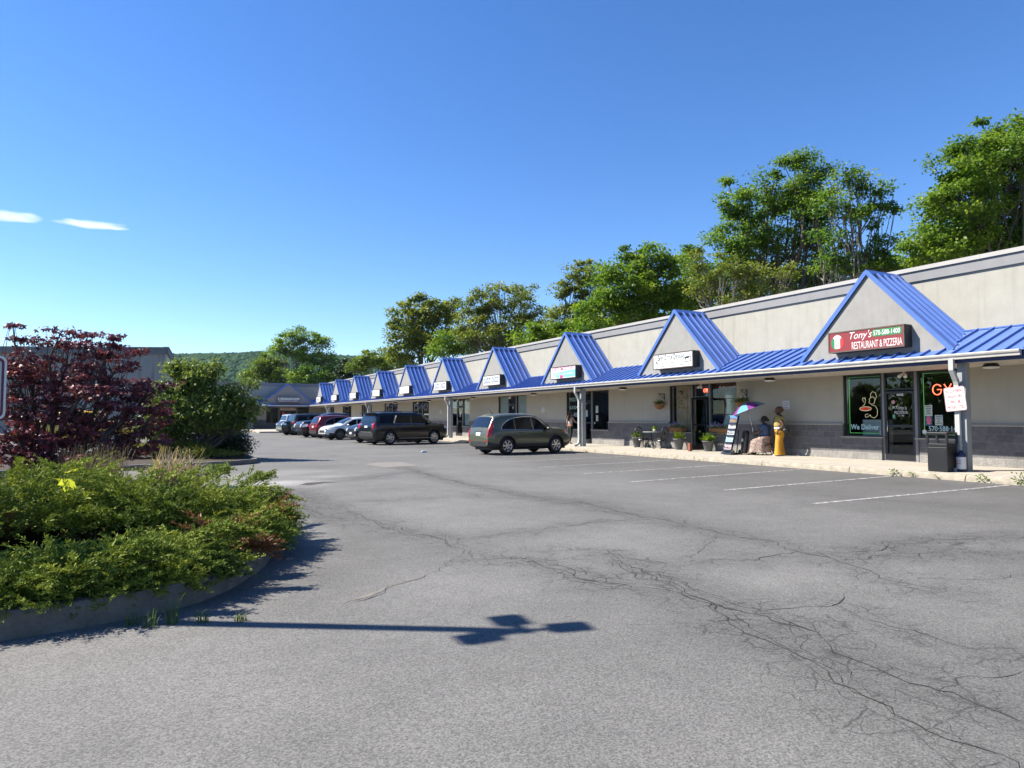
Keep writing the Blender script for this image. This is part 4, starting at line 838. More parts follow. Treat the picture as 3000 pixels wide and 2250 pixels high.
def tree(label, F, base, lobes, mt, leaf=.16, dens=1., bk=bark, trunk_r=.22, name='broadleaf_tree', cat='tree', group=None, flat=.55, clump=.55, nl=46, gz=.5, holes=0., bare=0):
    """lobes in photo display pixels (x, y, rx, ry[, depth offset])"""
    b = atF(base*DS, 1225, F); root = thing(name, label, cat, (b.x, b.y, gz-.3), 0, group); B = Vector((b.x, b.y, gz-.3))
    P = []; var = []; mb = MB(); cl_all = []; crown_c = []
    for li, lb in enumerate(lobes):
        x, y, rx, ry = lb[:4]; dF = lb[4] if len(lb) > 4 else 0.; Fl = F+dF; c = atF(x*DS, y*DS, Fl); s = DS*Fl/2000.; RX, RZ = rx*s, ry*s; RY = RX*.85; crown_c.append((c, RX, RZ))
        n = max(8, int(dens*9.5*(RX*RZ*RY)**(2/3.)/(clump**2)*.5)); d = unit(nr.normal(size=(n, 3))); r = nr.uniform(.35, 1.18, n)**.5
        lump = np.array([1+.42*mnoise.noise(Vector(q)*2.6+Vector((li*3.1, F, 0))) for q in d]); q = d*(r*lump)[:, None]
        if holes: 
            keep = np.array([mnoise.noise(Vector(v)*2.6+Vector((F, li, 1))) > -.9+holes for v in q]); q = q[keep]
        C = np.array(c)[None] + (q[:, :1]*RX)*np.array(RT)[None] + (q[:, 1:2]*RY)*np.array(_f0)[None] + q[:, 2:3]*RZ*np.array([[0, 0, 1.]])
        cl_all.append(C)
    C = np.concatenate(cl_all); n = len(C)
    cs = clump*nr.uniform(.4, 1.4, n); nl = int(nl*2.9); k = np.repeat(np.arange(n), nl); m = len(k); off = nr.normal(size=(m, 3))*.5; rr_ = np.linalg.norm(off, axis=1, keepdims=True); off = off*np.minimum(1, 1.25/np.maximum(rr_, 1e-6))
    off[:, 2] *= flat; P = C[k] + off*cs[k][:, None]
    out = off.copy(); out[:, 2] = -.35; D = unit(out + nr.normal(size=(m, 3))*.6); Nn = unit(np.array([[-.45, .25, .85]]) + nr.normal(size=(m, 3))*.5)
    v = np.clip(np.repeat(nr.normal(.45, .16, n), nl) + nr.normal(0, .14, m) + off[:, 2]*.15, 0, 1)
    L = leaf*1.05*nr.uniform(.6, 1.25, m); leaves('crown', P, D, Nn, L, L*.68, mt, root, v)
    # trunk and limbs
    top = max(c.z + rz*.3 for c, _, rz in crown_c); mid = Vector((sum(c.x for c, _, _ in crown_c)/len(crown_c), sum(c.y for c, _, _ in crown_c)/len(crown_c), 0))
    tp = limb(mb, B, Vector((B.x*.5+mid.x*.5, B.y*.5+mid.y*.5, B.z+(top-B.z)*.72)), trunk_r, trunk_r*.3, .05, 8, F)
    for i, (c, RX, RZ) in enumerate(crown_c):
        a = tp[min(len(tp)-2, 2+(i*2) % 5)]; q = limb(mb, a, c+Vector((0, 0, RZ*.4)), trunk_r*.42, .03, .12, 6, i*2.3+F)
        Cc = cl_all[i]; sel = nr.choice(len(Cc), min(len(Cc), 12+bare), replace=False)
        for j in sel: limb(mb, q[2+j % 4], Vector(Cc[j]), .045, .012, .12, 4, float(j))
    mb.build('trunk', bk, root, smooth=True); return root
R_ = 'trees behind the plaza'
tree('tall bright green maple at the right edge of the picture behind the plaza', 33, 2180, [(2180,330,90,70),(2110,360,80,60,-1),(2070,430,75,60,-1),(2150,440,110,80,1),(2060,500,80,55,0),(2010,540,55,35,-1),(2120,530,110,50,1),(2210,540,60,60,1),(2240,400,80,110,1),(2235,275,45,40)], green1, .155, 1.15, trunk_r=.35, name='maple_tree', group=R_, clump=.6, nl=76)
tree('tallest dark green tree with two-peaked crown above the second gable', 42, 1690, [(1740,390,52,50),(1680,410,55,48,1),(1590,430,50,45,-1),(1600,500,60,50,-1),(1700,480,90,62,1),(1760,450,30,40,-1),(1560,560,60,42,-1),(1640,560,70,55,1),(1740,560,55,60,2),(1725,350,25,22)], green2, .165, 1.1, trunk_r=.4, name='oak_tree', group=R_, clump=.68, holes=.15, nl=62)
tree('thin airy tree with bare grey stems between the tallest tree and the right-hand maple', 36, 1850, [(1835,385,38,22),(1880,400,32,26),(1800,440,35,22),(1905,460,28,30),(1850,470,40,18),(1800,520,40,28),(1900,520,32,28),(1850,570,55,32),(1780,570,40,32),(1910,575,28,28)], green2, .17, .62, barkl, .16, name='slender_tree', group=R_, clump=.5, nl=34, bare=14)
tree('scrubby yellow-olive tree full of twigs below the tallest tree', 34, 1590, [(1580,590,55,40),(1640,610,50,32),(1530,620,50,35,1),(1600,640,60,25),(1700,600,35,32),(1510,560,30,25,1)], green4, .14, .75, barkl, .12, name='scrub_tree', group=R_, clump=.45, nl=30, bare=30)
tree('round dense mid-green maple left of the tallest tree', 44, 1390, [(1395,570,60,50),(1440,620,50,55,1),(1350,620,70,50,-1),(1400,660,70,50),(1310,670,70,40,-1),(1375,545,35,25),(1450,690,40,30)], green1, .19, 1.2, trunk_r=.3, name='maple_tree', group=R_, clump=.62)
tree('dark gap-filled tree between the round maple and the tall oak', 50, 1480, [(1475,560,28,32),(1490,620,35,45),(1500,680,40,35),(1460,650,28,40)], green2, .2, 1., trunk_r=.22, name='oak_tree', group=R_, clump=.65)
tree('tall olive tree with upright dark branches just left of the round maple', 52, 1255, [(1260,600,42,38),(1235,640,35,40),(1290,640,38,45,1),(1225,690,55,40),(1275,690,45,35)], green4, .2, .95, barkl, .24, group=R_, clump=.65, holes=.2)
tree('sparse spreading tree with many bare twigs above the fourth gable', 58, 1080, [(1090,640,62,32),(1040,660,40,35),(1140,665,35,36),(1080,690,78,38),(1010,690,38,36),(1140,715,50,32),(1060,730,80,28)], green4, .19, .85, barkl, .25, group=R_, clump=.7, nl=36, bare=34)
tree('low green maple behind the fourth gable', 50, 1180, [(1190,720,50,30),(1150,740,50,22),(1240,720,45,26)], green1, .2, 1.1, trunk_r=.15, name='maple_tree', group=R_, clump=.6)
tree('broad olive-green tree with rounded top above the farther gables', 72, 905, [(905,670,48,32),(950,680,38,30),(880,710,48,40),(930,730,50,42),(870,760,38,28),(975,665,14,20)], green4, .26, 1.2, trunk_r=.4, group=R_, clump=.85)
tree('small yellow-green tree low behind the farthest gables', 84, 805, [(800,775,28,18),(830,770,22,22),(775,790,22,14),(850,790,30,14)], green3, .26, 1.2, trunk_r=.2, group=R_, clump=.8)
tree('dark conifer standing against the far ridge', 110, 747, [(747,785,9,12),(747,800,15,12),(747,815,18,12)], conif, .3, 1.6, trunk_r=.15, name='conifer_tree', group=R_, clump=.7, flat=.3)
tree('tall leaning tree with pale trunk behind the plaza wing', 118, 650, [(625,735,30,18),(660,722,32,14),(690,745,25,18),(640,760,28,16),(705,775,22,20),(600,755,22,10),(672,775,28,18),(715,800,16,18)], green1, .34, .95, barkl, .42, group=R_, clump=1.1, holes=.1)
tree('rounded bright yellow-green tree left of the leaning tree behind the wing', 122, 578, [(580,790,32,22),(560,810,32,18),(600,812,32,18),(585,775,18,12)], green3, .34, 1.2, trunk_r=.3, group=R_, clump=1.1)
tree('dark green bushy tree right of the leaning tree behind the wing', 116, 690, [(680,812,36,20),(715,815,22,18),(650,815,28,16)], green2, .34, 1.2, trunk_r=.3, group=R_, clump=1.1)
tree('low green brush filling in behind the parapet left of the round maple', 60, 1000, [(985,735,40,22),(1030,745,45,20),(960,755,30,18),(1110,745,50,18)], green1, .2, 1.3, trunk_r=.12, name='brush_tree', group=R_, clump=.7)
tree('dark green brush between the round maple and the scrubby olive tree', 46, 1300, [(1300,715,55,22),(1350,705,45,24),(1420,700,45,22),(1250,725,40,18)], green2, .18, 1.3, trunk_r=.12, name='brush_tree', group=R_, clump=.6)
tree('deep green brush at the foot of the tallest tree', 47, 1650, [(1560,620,50,40),(1640,640,60,35),(1730,610,60,35),(1500,640,40,45),(1800,590,50,30)], green2, .19, 1.15, trunk_r=.15, name='brush_tree', group=R_, clump=.62)
tree('green brush low behind the plaza between the thin tree and the right-hand maple', 40, 1930, [(1880,585,50,30),(1950,575,50,28),(2010,570,45,30)], green1, .17, 1.2, trunk_r=.12, name='brush_tree', group=R_, clump=.55)
# far forested ridge
fh = leafmat('ridge_leaf', (.012, .032, .018), (.032, .064, .034), (.062, .10, .048), trans=.05, gloss=.0, rough=1.)
rk = [(-400, 800), (0, 772), (380, 768), (500, 766), (560, 763), (640, 766), (700, 770), (760, 772), (830, 778), (1000, 800), (1400, 850), (2400, 880)]
FH = 760.; vs = []; n = 120; m_ = 14
for i in range(n+1):
    x = -400+2800*i/n; yt = np.interp(x, [p[0] for p in rk], [p[1] for p in rk])
    tp_ = atF(x*DS, yt*DS, FH); zt_ = tp_.z-5
    for j in range(m_+1):
        f = j/m_; p = atF(x*DS, 1225, FH*(.62+.5*f)); vs.append((p.x, p.y, -1 + (zt_+1)*math.sin(min(1, f/.76)*math.pi/2)**1.3 + 2.5*mnoise.noise(Vector((p.x*.02, p.y*.02, 0)))))
ridge = MB().add(vs, [(i*(m_+1)+j, (i+1)*(m_+1)+j, (i+1)*(m_+1)+j+1, i*(m_+1)+j+1) for i in range(n) for j in range(m_)], 0, True).build('far_ridge', mat('ridge_floor', (.02, .035, .015), .95, var=.3, vscale=.05)); struct(ridge)
N_ = 11000; fx = nr.uniform(300, 900, N_); ff = nr.uniform(.1, .80, N_); Vv = []; Ff = []; vr = []
ico = [Vector(v) for v in ((0,0,1),(.89,0,.45),(.28,.85,.45),(-.72,.53,.45),(-.72,-.53,.45),(.28,-.85,.45),(.72,.53,-.45),(-.28,.85,-.45),(-.89,0,-.45),(-.28,-.85,-.45),(.72,-.53,-.45))]
icf = [(0,1,2),(0,2,3),(0,3,4),(0,4,5),(0,5,1),(1,6,2),(2,6,7),(2,7,3),(3,7,8),(3,8,4),(4,8,9),(4,9,5),(5,9,10),(5,10,1),(1,10,6)]
icA = np.array([list(v) for v in ico]); icF = np.array(icf)
for i in range(N_):
    yt = np.interp(fx[i], [p[0] for p in rk], [p[1] for p in rk]); zt_ = atF(fx[i]*DS, yt*DS, FH).z-5; f = ff[i]; p = atF(fx[i]*DS, 1225, FH*(.62+.5*f))
    z_ = -1 + (zt_+1)*math.sin(min(1, f/.76)*math.pi/2)**1.3 + 1.5; r = nr.uniform(2.6, 5.)
    Vv.append(icA*(r*nr.uniform(.75, 1.2, (11, 1)))*np.array([1, 1, .95]) + np.array([p.x, p.y, z_])); Ff.append(icF+11*i); vr.append(np.full(11, nr.normal(.5, .3)))
o = quads('ridge_forest', np.concatenate(Vv), np.concatenate(Ff), fh, None, var=np.clip(np.concatenate(vr), 0, 1)); props(o, 'hazy green forest covering the distant ridge', 'forest', None, 'stuff')
# leafy mass opposite the plaza (outside the picture, seen only in the shop windows)
cx = nr.uniform(-60, -48, 1500); cy = nr.uniform(-70, 60, 1500); czz = nr.uniform(.5, 9, 1500)*(.6+.4*np.sin(cy*.21)**2); k = np.repeat(np.arange(1500), 14)
P = np.stack([cx[k], cy[k], czz[k]], 1)+nr.normal(size=(len(k), 3))*.8; D = unit(nr.normal(size=P.shape)); o = leaves('roadside_thicket', P, D, unit(nr.normal(size=P.shape)), .9, .7, green2, None, np.clip(nr.normal(.4, .2, len(k)), 0, 1)); props(o, 'dense roadside trees across the road from the plaza', 'thicket', None, 'stuff')
# ------------------------------------------------------------------ islands
def island(nm, pts, h, soil_inset=.16):
    pts = [Vector((p[0], p[1], 0)) for p in pts]; n = len(pts); inn = []
    cen = sum(pts, Vector())/n
    for i, p in enumerate(pts):
        a = (p-pts[i-1]).normalized(); b = (pts[(i+1) % n]-p).normalized(); t = (a+b).normalized(); nn = Vector((-t.y, t.x, 0)); inn.append(p + nn*soil_inset)
    mb = MB(); vs = []
    for p, q in zip(pts, inn):
        w_ = lambda k: .008*mnoise.noise(Vector((p.x*3, p.y*3, k)))
        vs += [(p.x+w_(1), p.y+w_(2), -.01), (p.x*.985+q.x*.015+w_(3), p.y*.985+q.y*.015, h*.8), (p.x*.85+q.x*.15, p.y*.85+q.y*.15, h+w_(5)), (q.x, q.y, h+w_(6)), (q.x, q.y, h-.08)]
    mb.add(vs, [(i*5+k, ((i+1) % n)*5+k, ((i+1) % n)*5+k+1, i*5+k+1) for i in range(n) for k in range(4)]); c = struct(mb.build('island_curb', curbg, fixn=True))
    mb = MB(); mb.poly([(q.x, q.y, h-.05) for q in inn]); struct(mb.build('island_soil', mat('mulch', (.045, .03, .02), .95, var=.4, vscale=9, bump=1, bscale=40)))
curbg = mat('island_curb_concrete', (.17, .155, .135), .95, var=.3, vscale=5, bump=.6, bscale=40)
def smooth_closed(p, k=6):
    out = []; n = len(p)
    for i in range(n):
        a, b, c, d = [Vector((*p[(i+j-1) % n], 0)) for j in range(4)]
        for t in range(k):
            u = t/k; out.append(.5*((2*b)+(c-a)*u+(2*a-5*b+4*c-d)*u*u+(3*b-a-3*c+d)*u**3))
    return [(v.x, v.y) for v in out]
island('near', smooth_closed([(-14, 6.6), (-8, 6.1), (-4, 5.85), (-1.6, 5.72), (-.84, 5.75), (-.2, 5.88), (.3, 6.1), (.62, 6.45), (.85, 6.85), (1.1, 7.43), (1.36, 8.43), (1.55, 9.4), (1.6, 10.5), (1.5, 12.0), (1.3, 13.5), (.98, 14.8), (.5, 15.7), (-.3, 17.), (-1.2, 18.4), (-4, 19.2), (-14, 19.6)]), .19)
island('far', [(3.2, 24.1), (3.3, 24.4), (3.35, 27.0), (3.1, 32), (-14, 34), (-14, 20.8), (-4, 21.6), (1.8, 23.0), (2.4, 23.27), (3.05, 23.85)], .15)
# ---- junipers
junm = leafmat('juniper_needle', (.04, .075, .014), (.125, .175, .028), (.28, .32, .05), trans=.12, gloss=.15, rough=.7)
rust = leafmat('juniper_dead', (.12, .05, .02), (.19, .085, .035), (.26, .13, .06), trans=.15)
twig = mat('juniper_wood', (.05, .035, .025), .95, var=.3)
def spray_template(nb, seed):
    g = np.random.default_rng(seed); L = .26; t = np.sort(g.uniform(.05, 1, nb)); side = np.where(g.random(nb) < .5, 1, -1)
    bx = t*L; by = np.zeros(nb); bz = -.10*L*(t-.5)**2*4+.0; el = g.uniform(-.4, .9, nb); an = side*g.uniform(.35, 1.0, nb)
    ln = .052*(1.15-t*.75)*g.uniform(.6, 1.3, nb)
    D = np.stack([np.cos(an)*np.cos(el), np.sin(an)*np.cos(el), np.sin(el)*.8], 1)
    # side twigs carry their own scale leaves
    P = np.stack([bx, by, bz], 1); P2 = P+D*ln[:, None]*g.uniform(.3, 1.0, (nb, 1)); D2 = unit(D+g.normal(size=(nb, 3))*.6)
    return np.concatenate([P, P2]), np.concatenate([D, D2]), np.concatenate([ln, ln*.6])
TPL = [spray_template(34, s) for s in range(5)]
def juniper(label, mounds, n, seed, shell=(.72, 1.03), mt=junm, name='juniper_shrub', scale=1., arms=(), low=0., under=0.):
    g = np.random.default_rng(seed); c0 = mounds[0]; root = thing(name, label, 'shrub', (c0[0], c0[1], .12), 0, 'junipers in the near island')
    P_, D_, L_, V_ = [], [], [], []; wood = MB(); org = []; dirs = []; vv = []
    tot = sum(m[2]*m[3] for m in mounds)
    for (cx_, cy_, rx, ry, h, zb_) in mounds:
        k = int(n*rx*ry/tot); a = g.uniform(0, 2*math.pi, k); el = np.arcsin(g.uniform(-.05, 1, k)); r = g.uniform(*shell, k)
        lump = np.array([1+.30*mnoise.noise(Vector((math.cos(a_)*2.4*max(.3, math.cos(e_)), math.sin(a_)*2.4*max(.3, math.cos(e_)), e_*2.2+cx_))) + .15*mnoise.noise(Vector((math.cos(a_)*6, math.sin(a_)*6, e_*5+cy_))) for a_, e_ in zip(a, el)]); r = r*lump
        x = cx_+rx*r*np.cos(el)*np.cos(a); y = cy_+ry*r*np.cos(el)*np.sin(a); z = zb_+h*r*np.sin(el)
        ck = np.cos(a+g.normal(0, .5, k)); sk = np.sin(a+g.normal(0, .5, k)); d = unit(np.stack([ck, sk, g.uniform(-.15, .75, k)], 1))
        sel = (z > low+.10) & ~((z < under) & (np.sin(a)*.88+np.cos(a)*.47 < .1))
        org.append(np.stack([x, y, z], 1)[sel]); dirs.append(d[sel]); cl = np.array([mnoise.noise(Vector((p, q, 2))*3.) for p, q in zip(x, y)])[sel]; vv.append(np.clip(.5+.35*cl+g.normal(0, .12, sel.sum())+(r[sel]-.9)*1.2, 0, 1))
        for j in range(int(8+rx*ry*10)):
            aa = g.uniform(0, 6.28); rr_ = g.uniform(.6, .95); limb(wood, (cx_+g.uniform(-.2, .2)*rx, cy_+g.uniform(-.2, .2)*ry, .14), (cx_+rx*rr_*math.cos(aa), cy_+ry*rr_*math.sin(aa), zb_+h*g.uniform(.25, .7)), .014, .004, .1, 5, float(j+seed))
    for (p0, p1, wd) in arms:    # long arching branch tips
        p0 = np.array(p0); p1 = np.array(p1); k = 70; t = g.uniform(0, 1, k); q = p0+(p1-p0)*t[:, None]; q[:, 2] += .10*np.sin(t*math.pi)
        q += g.normal(size=(k, 3))*(wd*(1.1-t)[:, None])*np.array([1, 1, .45]); dd = unit((p1-p0)[None]+g.normal(size=(k, 3))*.18*np.linalg.norm(p1-p0)); org.append(q); dirs.append(dd); vv.append(np.clip(.6+g.normal(0, .12, k), 0, 1))
        limb(wood, p0, p1, .012, .003, .05, 6, 1.)
    O = np.concatenate(org); Dd = np.concatenate(dirs); va = np.concatenate(vv); N0 = len(O); ti = g.integers(0, 5, N0)
    side = unit(np.cross(Dd, np.array([[0, 0, 1.]])+g.normal(size=(N0, 3))*.25)); upv = np.cross(side, Dd); sc = scale*g.uniform(.6, 1.25, N0)
    for t in range(5):
        s = np.where(ti == t)[0]; P, D, L = TPL[t]; m = len(P); A = Dd[s][:, None], side[s][:, None], upv[s][:, None]
        tr = lambda X: (X[None, :, 0:1]*A[0]+X[None, :, 1:2]*A[1]+X[None, :, 2:3]*A[2])
        P_.append((O[s][:, None]+tr(P)*sc[s][:, None, None]).reshape(-1, 3)); D_.append(tr(D).reshape(-1, 3)); L_.append((np.tile(L, len(s))*np.repeat(sc[s], m))); V_.append(np.clip(np.repeat(va[s], m)+g.normal(0, .08, m*len(s)), 0, 1))
    P = np.concatenate(P_); D = unit(np.concatenate(D_)); L = np.concatenate(L_); V = np.concatenate(V_)
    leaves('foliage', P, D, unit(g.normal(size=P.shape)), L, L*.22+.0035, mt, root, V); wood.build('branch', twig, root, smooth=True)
    # added near-black core: the shade in the gaps between sprays put into colour
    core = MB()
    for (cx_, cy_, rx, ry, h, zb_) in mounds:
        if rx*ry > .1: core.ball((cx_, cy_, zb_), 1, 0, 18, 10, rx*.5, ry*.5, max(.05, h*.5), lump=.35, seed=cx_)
    mat('dark_gap_core', (.010, .010, .005), 1., var=.3, spec=0.)
    if core.v: core.build('gap_core', mat('dark_gap_core', (.010, .010, .005), 1., var=.3, vscale=20, bump=1, bscale=60), root)
    return root
juniper('low bright juniper spilling over the curved kerb in front', [(-1.45, 6.24, .85, .42, .32, .12), (-.55, 6.30, .75, .42, .32, .12), (.10, 6.62, .55, .44, .30, .12), (-2.6, 6.34, 1.0, .45, .34, .12), (.52, 7.3, .34, .42, .26, .14)], 3600, 21, arms=[((.3, 6.7, .42), (.72, 6.55, .45), .06), ((-.3, 6.2, .4), (.15, 6.0, .4), .06)])
juniper('large feathery juniper mound filling the middle of the near island', [(-1.2, 8.1, 1.25, .75, .82, .14), (.0, 8.2, 1.0, .8, .72, .14), (-2.7, 8.2, 1.2, .8, .85, .14), (-.2, 7.7, .7, .35, .50, .14)], 4800, 22, under=.47)
juniper('juniper at the island tip with brown dead sprigs reaching over the asphalt', [(.75, 8.6, .72, .75, .46, .14), (1.05, 9.3, .45, .5, .34, .14), (.85, 7.9, .45, .45, .36, .14)], 2300, 23, arms=[((.85, 8.9, .5), (1.5, 8.85, .50), .11), ((1.0, 9.6, .45), (1.5, 10.2, .66), .10), ((.5, 9.6, .55), (1.0, 10.5, .75), .10), ((.9, 8.3, .35), (1.4, 8.15, .36), .09)])
juniper('rounded juniper behind, next to the tan ornamental grass', [(-.85, 9.6, .7, .7, .72, .14), (-2.0, 9.8, .8, .7, .72, .14), (-.1, 9.8, .6, .5, .44, .14)], 2300, 24)
juniper('dead rust-brown juniper sprigs at the island tip', [(1.15, 8.25, .20, .24, .22, .22), (1.32, 8.6, .16, .2, .2, .30), (.62, 7.25, .14, .16, .12, .34)], 230, 25, mt=rust, name='dead_juniper', arms=[((.7, 6.9, .3), (.95, 6.95, .24), .05)])
# ---- tan grass clump
tan = leafmat('dry_grass', (.14, .11, .075), (.27, .22, .16), (.46, .39, .29), trans=.3); grn = leafmat('grass_blade', (.05, .09, .02), (.08, .13, .03), (.14, .19, .05), trans=.3)
def grass(label, c, r, n, hgt, mt, seed, name='ornamental_grass', cat='grass clump', w_=.008, curl=.5, group=None, zb=.14):
    g = np.random.default_rng(seed); root = thing(name, label, cat, (c[0], c[1], zb), 0, group); V = []; F = []; vr = []
    for i in range(n):
        a = g.uniform(0, 6.28); q = r*math.sqrt(g.random()); p = np.array([c[0]+q*math.cos(a), c[1]+q*math.sin(a), zb]); d = g.uniform(0, 6.28); h = hgt*g.uniform(.45, 1.1); cu = g.uniform(.1, 1)*curl; k = 8; s = np.array([-math.sin(d), math.cos(d), 0])*w_*.5; b = len(V)
        for j in range(k+1):
            t = j/k; bend = cu*h*t**2.4; z = h*(t-.35*cu*t**3.2*(1.6 if cu > .35 else .4)); w2 = s*(1-.8*t)+s*.15; pt = p+np.array([math.cos(d)*bend, math.sin(d)*bend, z]); V += [pt-w2, pt+w2]
        F += [(b+2*j, b+2*j+1, b+2*j+3, b+2*j+2) for j in range(k)]; vr += [float(np.clip(g.normal(.5, .22), 0, 1))]*(2*(k+1))
    quads('blade', np.array(V), np.array(F), mt, root, var=vr).name = 'blades'; return root
G_ = 'dry ornamental grasses'
grass('curly tan dried grass at the back edge of the near island', (.42, 14.1), .40, 800, .80, tan, 31, w_=.02, curl=1.25, group=G_)
grass('stiff grey-brown dried grass left of the curly tan clump', (-.85, 14.9), .55, 380, .88, mat and leafmat('grey_grass', (.09, .075, .055), (.15, .125, .095), (.22, .19, .15), trans=.2), 32, w_=.010, curl=.35, group=G_)
grass('thin green grass blades rising beside the curly tan clump', (.82, 13.9), .16, 80, .85, grn, 33, w_=.008, curl=.7, group=G_)
for i, (x, y, h) in enumerate(((390, 1890-55, .14), (440, 1840, .13), (505, 1830, .24), (592, 1826, .13), (705, 1822, .07))):
    p = onZ(x, y); grass(('short weed tuft against the kerb, leftmost', 'spreading weed tuft by the kerb', 'tallest grass weed against the kerb', 'small weed where the lamp shadow starts', 'tiny flat weed in the seam')[i], (p.x, p.y+.03), .05, 22 if i != 4 else 30, h, grn, 40+i, 'kerb_weed', 'weed', .006, .8, 'weeds at the island kerb', 0.)
# ---- yellow-green big-leaf sapling in the junipers
root = thing('maple_sapling', 'yellow-green big-leaved maple sapling poking out of the junipers', 'sapling', (-1.2, 7.9, .15)); sap = leafmat('sapling_leaf', (.30, .38, .06), (.42, .46, .06), (.55, .52, .05), trans=.5)
pp = []; mb = MB(); limb(mb, (-1.15, 7.9, .15), (-1.28, 7.75, 1.12), .010, .004, .05); mb.build('stem', twig, root)
for x, y in ((132, 1035), (150, 1058), (125, 1085), (108, 1110), (120, 1050), (170, 1050), (135, 1120), (115, 1080), (150, 1035), (138, 1022)): q = atF(x*DS, y*DS, 6.75+.25*math.sin(x)); pp.append(tuple(q))
P = np.array(pp); k = len(P); D = unit(np.array(RT)[None]*nr.uniform(-.6, 1, (k, 1))+nr.normal(size=(k, 3))*.3); leaves('leaf', P, D, unit(np.array([[0, 0, 1.]])+nr.normal(size=(k, 3))*.4), nr.uniform(.13, .19, k), .17, sap, root, nr.uniform(0, 1, k), 'star')
# ---- red maple
redm = leafmat('purple_maple_leaf', (.05, .022, .032), (.12, .045, .06), (.25, .05, .065), trans=.16, gloss=.12, rough=.45)
def shrub_tree(label, F, trunks, lobes, mt, leafL, n_cl, nl, cl, name, cat, bk, shape='star', flat=.4, gz=.14, droop=-.3, wr=1., seed=1, sparse_top=False, tw=.6):
    g = np.random.default_rng(seed); b = atF(trunks[0][0]*DS, 1225, F); root = thing(name, label, cat, (b.x, b.y, gz)); mb = MB(); Cs = []
    tot = sum(l[2]*l[3] for l in lobes)
    for li, lb in enumerate(lobes):
        x, y, rx, ry = lb[:4]; Fl = F+(lb[4] if len(lb) > 4 else 0); c = atF(x*DS, y*DS, Fl); s = DS*Fl/2000.; k = max(4, int(n_cl*rx*ry/tot)); d = unit(g.normal(size=(k, 3))); r = g.uniform(.15, 1, k)**.5
        q = d*r[:, None]; C = np.array(c)[None]+q[:, :1]*rx*s*np.array(RT)[None]+q[:, 1:2]*rx*s*.9*np.array(_f0)[None]+q[:, 2:3]*ry*s*np.array([[0, 0, 1.]]); Cs.append(C)
        bt = atF(trunks[li % len(trunks)][0]*DS, 1225, F+g.uniform(-.3, .3)); bt.z = gz; q2 = limb(mb, bt, c, .045*wr, .012, .14, 7, li*1.7+seed)
        for j in g.choice(k, min(k, 16), replace=False): limb(mb, q2[3+int(j) % 4], Vector(C[j]), .010*wr, .004, .12, 4, float(j))
    C = np.concatenate(Cs); C = C[C[:, 2] > gz+.12]; n = len(C); k = np.repeat(np.arange(n), nl); m = len(k); off = g.normal(size=(m, 3))*.55; off[:, 2] *= flat; P = C[k]+off*cl
    D = unit(off*np.array([1, 1, 0])+g.normal(size=(m, 3))*.5+np.array([[0, 0, droop]])); Nn = unit(np.array([[0, 0, 1.]])+g.normal(size=(m, 3))*tw)
    v = np.clip(np.repeat(g.normal(.38, .14, n), nl)+np.abs(g.normal(0, .22, m)), 0, 1); L = leafL*g.uniform(.6, 1.25, m); leaves('foliage', P, D, Nn, L, L*(.9 if shape == 'star' else .5), mt, root, v, shape); mb.build('trunk', bk, root, smooth=True); return root
shrub_tree('dark red japanese maple with layered purple leaves on the left', 14.5, [(85, 0), (150, 0), (40, 0)], [(150,740,75,24),(230,800,70,42),(100,810,80,42),(40,790,55,34),(260,760,45,22,.3),(200,850,105,48),(60,870,80,55),(320,840,45,32,.5),(290,900,62,48,.4),(130,920,110,42),(40,960,70,45),(190,965,120,38),(300,960,60,30,.4),(30,735,26,16),(28,705,14,8),(135,712,30,7),(190,722,35,8),(250,728,18,8),(345,890,30,28,.6),(110,985,110,28),(350,830,25,10,.5)],
   redm, .085, 720, 18, .13, 'red_maple', 'tree', bark, 'star', .32, .14, -.35, 1.3, 51)
dog = leafmat('glossy_shrub_leaf', (.04, .075, .018), (.11, .165, .035), (.26, .30, .07), trans=.3, gloss=.2, rough=.5)
shrub_tree('tall glossy green dogwood-like shrub on the far island', 24.5, [(415, 0), (440, 0), (395, 0)], [(400,800,22,20),(430,815,40,25),(400,850,58,35),(470,850,32,16),(440,880,80,36),(380,900,62,40),(490,880,42,22),(520,860,26,8),(530,895,20,8),(470,905,52,26),(370,880,30,38),(505,840,18,10),(350,930,45,20),(465,795,12,15),(378,792,14,16),(520,912,18,7),(543,828,13,6),(548,866,13,5),(552,882,10,4),(360,860,24,30)],
   dog, .15, 1100, 28, .26, 'green_shrub', 'shrub', bark, 'oval', .7, .12, -.5, 1.5, 52, tw=.7)
drk = leafmat('dark_shrub_leaf', (.012, .026, .009), (.022, .042, .012), (.05, .075, .02), trans=.2, gloss=.5, rough=.4)
shrub_tree('dark dense shrub at the kerb corner of the far island', 25.2, [(480, 0), (510, 0)], [(490,950,52,22),(440,955,62,24),(515,965,28,22),(470,975,62,18),(395,965,55,18)], drk, .09, 520, 34, .24, 'dark_shrub', 'shrub', bark, 'oval', .7, .12, -.2, 1., 53)
yel = leafmat('gold_shrub_leaf', (.09, .11, .02), (.17, .18, .03), (.26, .25, .05), trans=.3)
shrub_tree('low golden-green evergreen in front of the dark shrub', 23.8, [(360, 0), (420, 0)], [(367,943,30,9,1.),(300,970,46,13),(345,968,34,12),(430,974,40,10),(485,984,40,9),(410,960,34,8,.5),(250,980,34,12)], yel, .075, 520, 34, .20, 'golden_evergreen', 'shrub', bark, 'oval', .5, .12, .2, .6, 54)
